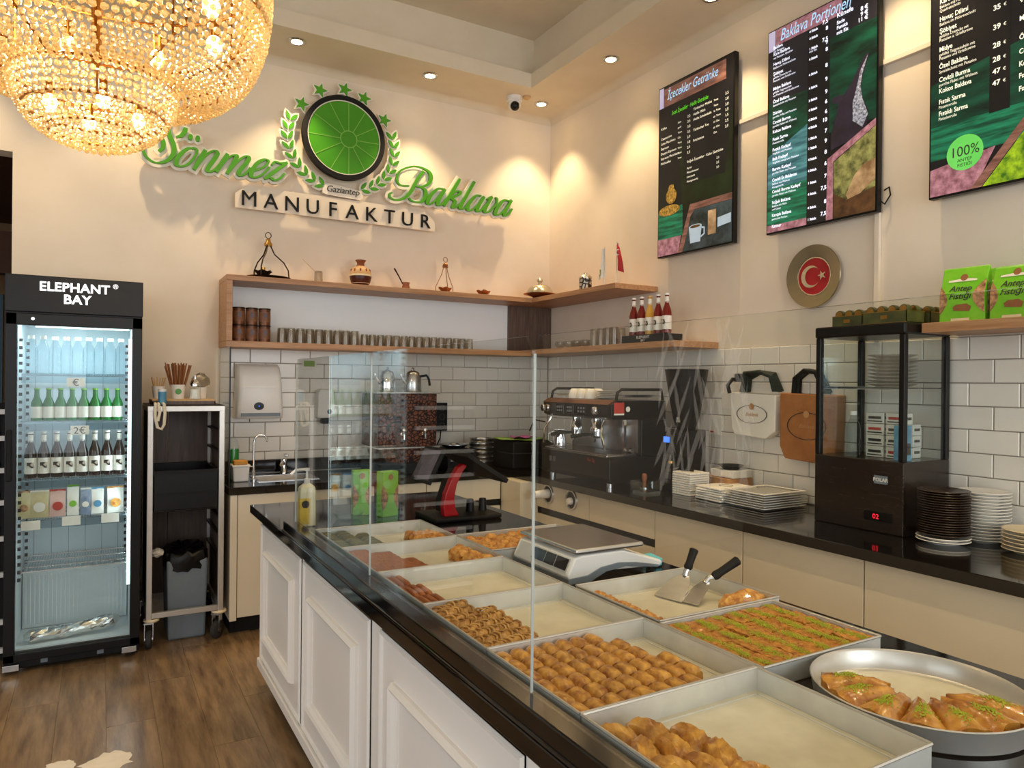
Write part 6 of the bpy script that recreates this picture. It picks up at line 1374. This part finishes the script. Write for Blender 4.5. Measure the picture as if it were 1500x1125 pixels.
mk('front_badge', MB().box(ex0-.014, ex0-.012, 4.02, 4.05, .985, 1.02).box(ex0-.014, ex0-.012, 3.975, 4.005, .985, 1.02), 'steel', t); mk('side_knob', MB().lathe([(0, -.02), (.016, -.02), (.018, 0), (0, 0)], 16, (ex0+.15, ey0, 1.10), 'y'), 'steel', t, smooth=True)
g = MB(); put(g, text('Rio 2g', .03, 0), (ex0-.0135, 3.62, 1.025), 'right'); mk('front_lettering', g, 'label_red', t)
for x in (ex0+.04, ex1-.05):
    for y in (ey0+.06, ey1-.06): mk('foot', MB().lathe([(.022, 0), (.022, .03)], 14, (x, y, WZ)), 'steel', t, smooth=True)
t = thing('milk_jug', 'steel milk jug standing on the espresso drip tray', 'jug', (ex0+.06, 4.04, 1.0795)); lathe_part(t, 'jug_body', [(0, 0), (.045, 0), (.047, .01), (.04, .07), (.036, .09), (.038, .11), (.035, .11), (.034, .09), (.043, .012), (0, .006)], 'chrome', 26); mk('handle', MB().tube([(-.03, .025, .095), (-.055, .05, .085), (-.055, .05, .04), (-.035, .03, .025)], .005, 7), 'chrome', t, smooth=True, world=False)
cp0 = thing('coffee_cup', 'x', 'cup', (0, 0, 0), 0, 'upturned cups on the espresso machine'); lathe_part(cp0, 'cup_wall', [(.037, 0), (.036, .02), (.028, .045), (.018, .055), (0, .056), (0, .05), (.026, .04), (.034, .018), (.035, 0), (.037, 0)], 'china', 22)
for i, (x, y) in enumerate(((2.74, 3.93), (2.74, 3.84), (2.74, 3.75), (2.82, 3.97), (2.82, 3.88), (2.83, 3.79), (2.91, 3.94))): o = cp0 if i == 0 else dup(cp0); o.location = (x, y, 1.406); o['label'] = 'upturned white coffee cup, %s from the far end in the %s row on the machine' % ((ORD[i], 'front') if i < 3 else (ORD[i-3], 'second') if i < 6 else ('single', 'last')); o.scale = (1.15,)*3
s0 = thing('saucer', 'x', 'saucer', (0, 0, 0), 0, 'saucers on the espresso machine'); lathe_part(s0, 'saucer_dish', [(0, 0), (.03, 0), (.065, .008), (.066, .010), (.03, .004), (0, .004)], 'china', 26)
for i in range(5): o = s0 if i == 0 else dup(s0); o.location = (2.76, 3.62, 1.406+i*.0105); o['label'] = '%s white saucer in the pile on the espresso machine' % ['bottom', 'second', 'middle', 'fourth', 'top'][i]
t = thing('coffee_grinder', 'tall black coffee grinder with wide hopper and blue display', 'coffee grinder', (3.03, 3.19, WZ))
lathe_part(t, 'hopper', [(.05, .35), (.075, .42), (.10, .55), (.125, .70), (.128, .715), (.11, .718), (0, .712)], 'black', 32); mk('body', MB().prism([(-.09, .0), (.09, 0), (.09, .36), (-.06, .36), (-.11, .34), (-.11, .22), (-.05, .20), (-.05, .05), (-.11, .04), (-.11, .0)], -.075, .075, 'y'), 'black', t, bevel=.006, world=False)
mk('display', MB().cbox((-.111, .045, .30), (.003, .05, .034)), 'blue_led', t, world=False); mk('dosing_fork', MB().tube([(-.06, -.03, .14), (-.13, -.03, .135)], .006, 8).tube([(-.06, .03, .14), (-.13, .03, .135)], .006, 8), 'chrome', t, smooth=True, world=False); lathe_part(t, 'adjust_wheel', [(0, .165), (.022, .165), (.022, .18), (0, .182)], 'brass', 18, (-.12, 0, 0)); mk('power_light', MB().sphere((-.112, -.05, .02), .007, 8, 6), 'red_led', t, world=False)
mk('hopper_gate', MB().cbox((-.08, -.02, .42), (.02, .012, .03)), 'steel', t, world=False)
t = thing('wooden_tamper', 'small tamper with turned wooden handle by the grinder', 'tamper', (2.80, 3.29, WZ)); lathe_part(t, 'tamper_base', [(0, 0), (.028, 0), (.028, .018), (.01, .022), (0, .022)], 'steel', 20); lathe_part(t, 'tamper_handle', [(.009, .02), (.011, .05), (.017, .075), (.014, .095), (0, .1)], 'terracotta', 18)
t = thing('acrylic_tray', 'small clear acrylic box on the worktop by the espresso machine', 'box', (2.74, 3.22, WZ)); mk('box_wall', MB().box(2.68, 2.80, 3.27, 3.274, WZ, WZ+.07).box(2.68, 2.684, 3.14, 3.27, WZ, WZ+.07).box(2.68, 2.80, 3.136, 3.14, WZ, WZ+.07), 'glass_clear', t); mk('steel_insert', MB().box(2.69, 2.795, 3.15, 3.26, WZ, WZ+.012), 'steel', t)

# ------------------------------------------------------------------ paper goods, trays, bags on the side worktop
t = thing('napkin_stack', 'tall stack of white paper napkins on the side worktop', 'napkins', (2.95, 3.06, WZ))
for k in range(10): mk('napkin_layer', MB().box(2.87+R_(-.002, .002), 3.02, 2.985+R_(-.002, .002), 3.13, WZ+.013*k, WZ+.013*k+.0115), 'paper', t, bevel=.003)
mk('top_pen', MB().tube([(2.90, 3.09, WZ+.138), (2.93, 3.02, WZ+.138)], .006, 8), 'black_matte', t)
for k in range(6):
    m = MB().cbox((0, 0, 0), (.26, .20, .010)).xf(Matrix.Translation((2.985, 2.83, WZ+.007+.0125*k)) @ Matrix.Rotation(R_(-.12, .12), 4, 'Z'))
    o = tag(mk('flat_paper_bag', m, 'paper', bevel=.004), '%s flat white paper bag in the pile beside the napkins' % ['lowest', 'second', 'third', 'fourth', 'fifth', 'topmost'][k], 'paper bag', 'flat paper bags in a pile')
mk('bag_emblem', MB().lathe([(.035, .006), (.037, .006), (.037, .007), (.035, .007), (.035, .006)], 28, (2.985, 2.83, WZ+.007+.0125*5)), 'label_ink', o)
for k in range(7):
    z = WZ+.012*k; t = thing('metal_serving_tray', '%s oblong metal tray in the stack by the display case' % ['lowest', 'second', 'third', 'fourth', 'fifth', 'sixth', 'topmost'][k], 'tray', (3.02, 2.58, z), 0, 'stacked metal trays')
    mk('tray_floor', MB().box(2.88, 3.16, 2.48, 2.70, z+.0005, z+.003), 'alu', t); mk('tray_lip', MB().box(2.862, 2.88, 2.46, 2.72, z+.008, z+.011).box(3.16, 3.18, 2.46, 2.72, z+.008, z+.011).box(2.88, 3.16, 2.46, 2.48, z+.008, z+.011).box(2.88, 3.16, 2.70, 2.72, z+.008, z+.011), 'china', t, bevel=.001)
t = thing('cardboard_box', 'flat brown cardboard box behind the napkins', 'box', (3.14, 3.0, WZ)); mk('box_body', MB().box(3.05, 3.24, 2.87, 3.10, WZ, WZ+.10), 'card', t, bevel=.003); mk('box_flap', MB().box(3.04, 3.06, 2.87, 3.10, WZ+.098, WZ+.102), 'card', t)
t = thing('white_carton', 'small white carton on the brown cardboard box', 'carton', (3.14, 2.94, WZ+.103)); mk('carton_body', MB().box(3.07, 3.22, 2.86, 3.03, WZ+.103, WZ+.145), 'carton_white', t, bevel=.002); mk('carton_label', MB().box(3.068, 3.07, 2.88, 2.95, WZ+.11, WZ+.14), 'paper', t)
t = thing('black_bowl', 'shallow black bowl on the white carton', 'bowl', (3.14, 2.94, WZ+.1455)); lathe_part(t, 'bowl_wall', [(0, 0), (.04, 0), (.07, .025), (.072, .025), (.045, .004), (0, .004)], 'black', 26)
def wbag(y0, y1, z0, z1, mat, label, flip, x=XR-.012):
    t = thing('hanging_paper_bag', label, 'paper bag', (x, (y0+y1)/2, z0), 0, 'paper bags hanging on the tiles')
    w = y0-y1; h = z1-z0; m = MB()
    pr = [(y0, z1), (y1, z1-.01), (y1+.02*w, z0+h*.18), (y1+w*.22, z0), (y0-w*.10, z0+.01), (y0-w*.02, z0+h*.20)]
    m.prism([(a, b) for a, b in pr], x-.075, x-.006, 'x'); mk('bag_body', m.jit(.003), mat, t, bevel=.006)
    yc, zc = (y0+y1)/2, z0+h*.52
    mk('oval_print', MB().add([(x-.0795, yc+w*.34*s*math.cos(2*PI*i/40), zc+h*.20*s*math.sin(2*PI*i/40)) for s in (1, .95) for i in range(40)], [(i, (i+1) % 40, 40+(i+1) % 40, 40+i) for i in range(40)]), 'label_ink', t)
    mk('round_print', MB().add([(x-.080, yc+.018*math.cos(2*PI*i/20), zc+h*.17+.018*math.sin(2*PI*i/20)) for i in range(20)], [tuple(range(20))]), 'card', t)
    g = MB(); put(g, text('Baklava', .03, 0, 'CENTER', shear=.3), (x-.080, yc, zc-.01), 'right'); mk('script_print', g, 'card', t)
    for k in (.25, .75): mk('fold_edge', MB().box(x-.006, x-.003, y1+w*k-.002, y1+w*k+.002, z0+.05, z1), mat, t)
wbag(2.985, 2.665, 1.205, 1.462, 'paper', 'white paper carrier bag with oval print hanging on the tiles', 1)
wbag(2.64, 2.29, 1.105, 1.465, 'kraft', 'brown kraft carrier bag with oval print hanging behind the display case', 0)
t = thing('bag_hook', 'black wall hook rail carrying dark green bag handles', 'hook', (3.2, 2.8, 1.47))
mk('hook_bar', MB().tube([(XR-.012, 2.95, 1.53), (3.16, 2.955, 1.535), (3.13, 2.96, 1.50), (3.135, 2.95, 1.455)], .011, 8), 'black_matte', t, smooth=True); mk('hook_block', MB().cbox((3.19, 2.935, 1.545), (.04, .03, .045)), 'black', t, bevel=.004)
for k in range(6): mk('handle_loop', MB().tube([(3.235-k*.012, 2.90, 1.465), (3.225-k*.014, 2.88-k*.004, 1.54+.006*k), (3.22-k*.014, 2.80-k*.01, 1.575), (3.225-k*.014, 2.71-k*.006, 1.565-.003*k), (3.235-k*.012, 2.67, 1.47)], .012, 7), 'green_cloth', t, smooth=True)
t = thing('carrier_straps', 'dark loop handles of the brown bag beside the display case', 'handles', (3.2, 2.45, 1.46))
for k in range(3): mk('handle_loop', MB().tube([(3.235-k*.02, 2.56, 1.462), (3.23-k*.02, 2.55, 1.54), (3.225-k*.02, 2.49, 1.58), (3.225-k*.02, 2.42, 1.57), (3.235-k*.02, 2.37, 1.466)], .013, 7), 'green_cloth' if k == 1 else 'black_matte', t, smooth=True)
for a, b, c, d, l in ((3.12, 3.02, 1.36, 1.46, 'upper white paper note taped on the tiles behind the bag'), (3.225, 3.12, 1.20, 1.31, 'lower white paper note with red mark taped on the tiles')):
    t = thing('paper_note', l, 'note', (3.25, (a+b)/2, c), 0, 'paper notes on the tiles'); mk('sheet', MB().box(3.2505, 3.2525, b, a, c, d), 'paper', t)
    if 'red' in l: mk('red_mark', MB().box(3.2495, 3.2505, a-.04, a-.012, c+.012, c+.022), 'label_red', t)

# ------------------------------------------------------------------ glass display case
dx0, dx1, dy0, dy1, dz = 2.90, 3.235, 1.775, 2.203, 1.772
t = thing('display_case', 'black framed glass display case with dark base on the side worktop', 'display case', (3.07, 1.99, WZ))
mk('base', MB().box(dx0, dx1, dy0, dy1, WZ, 1.185), 'display_wood', t, bevel=.004)
for x in (dx0, dx1-.026):
    for y in (dy0, dy1-.026): mk('post', MB().box(x, x+.026, y, y+.026, 1.185, dz-.05), 'black', t, bevel=.004)
mk('top_frame', MB().box(dx0-.004, dx1, dy0-.004, dy1+.004, dz-.05, dz), 'black', t, bevel=.008)
mk('front_pane', MB().box(dx0+.008, dx0+.013, dy0+.027, dy1-.027, 1.186, dz-.051), 'glass_clear', t); mk('side_pane', MB().box(dx0+.027, dx1-.027, dy0+.008, dy0+.013, 1.186, dz-.051), 'glass_clear', t); mk('far_pane', MB().box(dx0+.027, dx1-.027, dy1-.013, dy1-.008, 1.186, dz-.051), 'glass_clear', t)
mk('wire_shelf', MB().box(dx0+.02, dx1-.03, dy0+.02, dy1-.02, 1.492, 1.498), 'glass_smoke', t); mk('shelf_edge', MB().box(dx0+.02, dx0+.024, dy0+.02, dy1-.02, 1.488, 1.50), 'steel', t)
nb = mk('name_badge', MB().box(dx0-.003, dx0, 1.845, 1.905, 1.085, 1.12), 'grey_plastic', t); g = MB(); put(g, text('POLAR', .022, 0, 'CENTER', bold=.0004), (dx0-.0035, 1.875, 1.095), 'right'); mk('badge_text', g, 'label_white', nb)
cp = mk('control_panel', MB().box(dx0-.004, dx0, 1.82, 1.95, .925, .965), 'black', t, bevel=.002); g = MB(); put(g, text('02', .03, 0, 'CENTER'), (dx0-.0045, 1.895, .934), 'right'); mk('digits', g, 'red_led', cp)
for k, (x, y, z) in enumerate([(3.05, 1.89, 1.186), (3.05, 1.89, 1.236), (3.05, 1.89, 1.286), (3.05, 1.89, 1.336), (3.13, 1.90, 1.186), (3.13, 1.90, 1.236), (3.13, 1.90, 1.286), (3.05, 1.985, 1.186), (3.05, 1.985, 1.236), (3.05, 1.985, 1.286), (3.05, 1.985, 1.336)]):
    t = thing('small_carton', 'small printed white carton stacked %s in the display case, %s' % (['lowest', 'second from the bottom', 'third from the bottom', 'on top'][round((z-1.186)/.05)], 'middle column' if y > 1.95 else 'front column' if x < 3.1 else 'rear column'), 'carton', (x, y, z), 0, 'small cartons in the display case'); mk('carton_body', MB().cbox((0, 0, .0245), (.06, .085, .048)), 'carton_white', t, bevel=.002, world=False); mk('carton_print', MB().cbox((-.0305, 0, .026), (.0012, .06, .012)), 'label_red' if k % 3 == 0 else 'label_ink', t, world=False)
    mk('carton_stripe', MB().cbox((-.0305, 0, .010), (.0012, .07, .005)), 'label_ink', t, world=False); mk('side_print', MB().cbox((0, -.043, .026), (.04, .0012, .012)), 'label_ink', t, world=False)
t = thing('blue_carton', 'tall blue carton standing in the display case', 'carton', (2.98, 1.83, 1.186)); mk('carton_body', MB().cbox((0, 0, .075), (.05, .05, .15)), 'blue', t, bevel=.002, world=False); mk('carton_print', MB().cbox((0, -.0256, .05), (.03, .001, .05)), 'label_ink', t, world=False)
o = dup(wb0); o.location = (2.97, 2.055, 1.186); o['label'] = 'clear water bottle standing in the display case'; o['group'] = 'bottle in the display case'
for k in range(9):
    t = thing('glass_plate', 'clear glass plate, %s from the bottom in the display case pile' % ORD[k], 'plate', (3.06, 1.93, 1.499+k*.016), 0, 'glass plates in the display case'); lathe_part(t, 'plate_dish', [(0, 0), (.06, 0), (.10, .012), (.10, .015), (.06, .004), (0, .004)], 'glass_tumbler', 28)
# small gift boxes of sweets on the case
def sweetbox(x, y, rz, w, d, n, label):
    t = thing('sweet_box', label, 'sweet box', (x, y, dz+.0005), rz, 'sweet boxes on the display case'); h = .052
    mk('box_wall', MB().box(-d/2, d/2, -w/2, -w/2+.003, 0, h).box(-d/2, d/2, w/2-.003, w/2, 0, h).box(-d/2, -d/2+.003, -w/2, w/2, 0, h).box(d/2-.003, d/2, -w/2, w/2, 0, h).box(-d/2, d/2, -w/2, w/2, 0, .003), 'olive', t, world=False)
    mk('gold_edge', MB().box(-d/2-.001, -d/2+.003, -w/2-.001, w/2+.001, h-.003, h).box(-d/2-.001, -d/2+.001, -w/2-.001, w/2+.001, 0, .003).box(-d/2-.001, d/2, -w/2-.001, -w/2+.002, h-.003, h), 'brass', t, world=False)
    mk('front_emblem', MB().cbox((-d/2-.001, 0, .027), (.001, .03, .016)), 'brass', t, world=False)
    for i in range(n):
        for j in range(2):
            q = mk('sweet_roll', MB().lathe([(0, -.016), (.019, -.016), (.021, -.01), (.021, .01), (.019, .016), (0, .016)], 16, (-d/4+j*d/2, -w/2+.025+i*(w-.05)/max(n-1, 1), h+.006), 'x'), 'olive', t, smooth=True, world=False); mk('roll_face', MB().lathe([(0, -.0175), (.016, -.0172), (.016, -.016), (0, -.016)], 14, (-d/4+j*d/2, -w/2+.025+i*(w-.05)/max(n-1, 1), h+.006), 'x'), 'brass', q, world=False)
sweetbox(2.99, 1.885, 0, .20, .13, 4, 'larger gold-edged sweet box on the near end of the display case'); sweetbox(3.03, 2.10, .1, .14, .12, 3, 'smaller dark sweet box on the far end of the display case'); sweetbox(3.14, 1.87, 0, .19, .12, 4, 'gold-edged sweet box at the back of the display case')
# nut bags on the ledge
def nutbag(x, y, rz, label, h=.225):
    t = thing('nut_bag', label, 'nut bag', (x, y, 1.769), rz, 'green nut bags on the ledge'); w, d = .175, .085; m = MB(); n = 8; R = 16; vs = []
    for j in range(n+1):
        f = j/n; dd = d/2*(1-.9*max(0, f-.5)/.5); ww = w/2*(1-.03*math.sin(PI*f))
        for i in range(4): a, b = ((-1, -1), (1, -1), (1, 1), (-1, 1))[i]; vs.append((a*dd, b*ww, h*f))
    m.add(vs, [(j*4+i, j*4+(i+1) % 4, j*4+4+(i+1) % 4, j*4+4+i) for j in range(n) for i in range(4)]+[(3, 2, 1, 0), (n*4, n*4+1, n*4+2, n*4+3)])
    mk('bag_body', m, 'green_bag', t, bevel=.004, world=False)
    def fx(z): f = z/h; return -d/2*(1-.9*max(0, f-.5)/.5)-.0015
    def flat(pts, mat, name, e=0): mk(name, MB().add([(fx(z)-e, -y_, z) for y_, z in pts], [tuple(range(len(pts)))]), mat, t, world=False)
    for e_, a_, q_ in ((w/2*.97, -.045, .14), (-w/2*.97, .030, .12)):
        zs = [.03+q_*i/12 for i in range(13)]; mk('nut_window', MB().add([(fx(z), -e_, z) for z in zs]+[(fx(z), -e_-a_*math.sin(PI*i/12), z) for i, z in enumerate(zs)], [(i, i+1, 14+i, 13+i) for i in range(12)]), 'nut', t, world=False)
    flat([(-.058, .165), (.05, .165), (.05, .172), (.018, .176), (-.018, .176), (-.058, .172)], 'sign_white', 'logo_band', .0005); flat([(.014*math.cos(2*PI*i/18), .182+.014*math.sin(2*PI*i/18)) for i in range(18)], 'straw_brown', 'logo_disc', .001)
    flat([(-.03, .045), (.03, .04), (.036, .06), (.02, .072), (-.02, .07), (-.034, .06)], 'straw_brown', 'nut_picture', .0005); flat([(-.04, -.0 + .004), (.03, .004), (.03, .014), (-.04, .014)], 'china_cream', 'price_strip', .0005)
    mk('side_window', MB().prism([(-.02+.04*math.sin(PI*i/10)*.9, .03+.13*i/10) for i in range(11)], -w/2-.0015, -w/2+.001, 'y'), 'nut', t, world=False)
    g = MB(); 
    for k, s in enumerate(('Antep', 'Fıstığı')):
        q = text(s, .034, 0, 'CENTER', shear=.3, bold=.0006); g.add([(fx(.125-.032*k+p[1])-.0012, .008-p[0], .125-.032*k+p[1]) for p in q[0]], q[1])
    mk('bag_lettering', g, 'label_ink', t, world=False)
nutbag(3.085, 1.63, .06, 'green nut bag at the display case end of the ledge'); nutbag(3.085, 1.435, -.03, 'second green nut bag from the display case on the ledge', .205); nutbag(3.085, 1.235, .03, 'third green nut bag from the display case on the ledge', .215); nutbag(3.19, 1.52, .0, 'green nut bag standing behind the front ones on the ledge', .225)
# plates
def plates(x, y, r, n, mat, z0, dz_, lab, grp):
    p0 = thing('plate', 'x', 'plate', (x, y, z0), 0, grp); lathe_part(p0, 'plate_dish', [(0, 0), (r*.6, 0), (r*.62, .003), (r*.97, .013), (r, .015), (r*.98, .017), (r*.6, .007), (0, .006)], mat, 32)
    for k in range(n):
        o = p0 if k == 0 else dup(p0); o.location = (x+R_(-.001, .001), y+R_(-.001, .001), z0+k*dz_); o['label'] = ORD[k]+' from the bottom, '+lab
plates(2.95, 1.64, .098, 2, 'china', WZ, .012, 'white plate under the dark brown plates', 'white plates under the brown stack'); plates(2.95, 1.64, .096, 19, 'brown_plate', WZ+.026, .0095, 'dark brown plate in the stack by the display case', 'dark brown plate stack')
plates(3.138, 1.585, .098, 16, 'china', WZ, .0125, 'white plate in the tall stack against the tiles', 'tall white plate stack'); plates(3.07, 1.375, .10, 6, 'china_cream', WZ, .0145, 'cream plate in the low stack beside the tall one', 'low cream plate stack')
print('objects', len(bpy.data.objects), 'tris', sum(len(p.vertices)-2 for m in bpy.data.meshes for p in m.polygons))
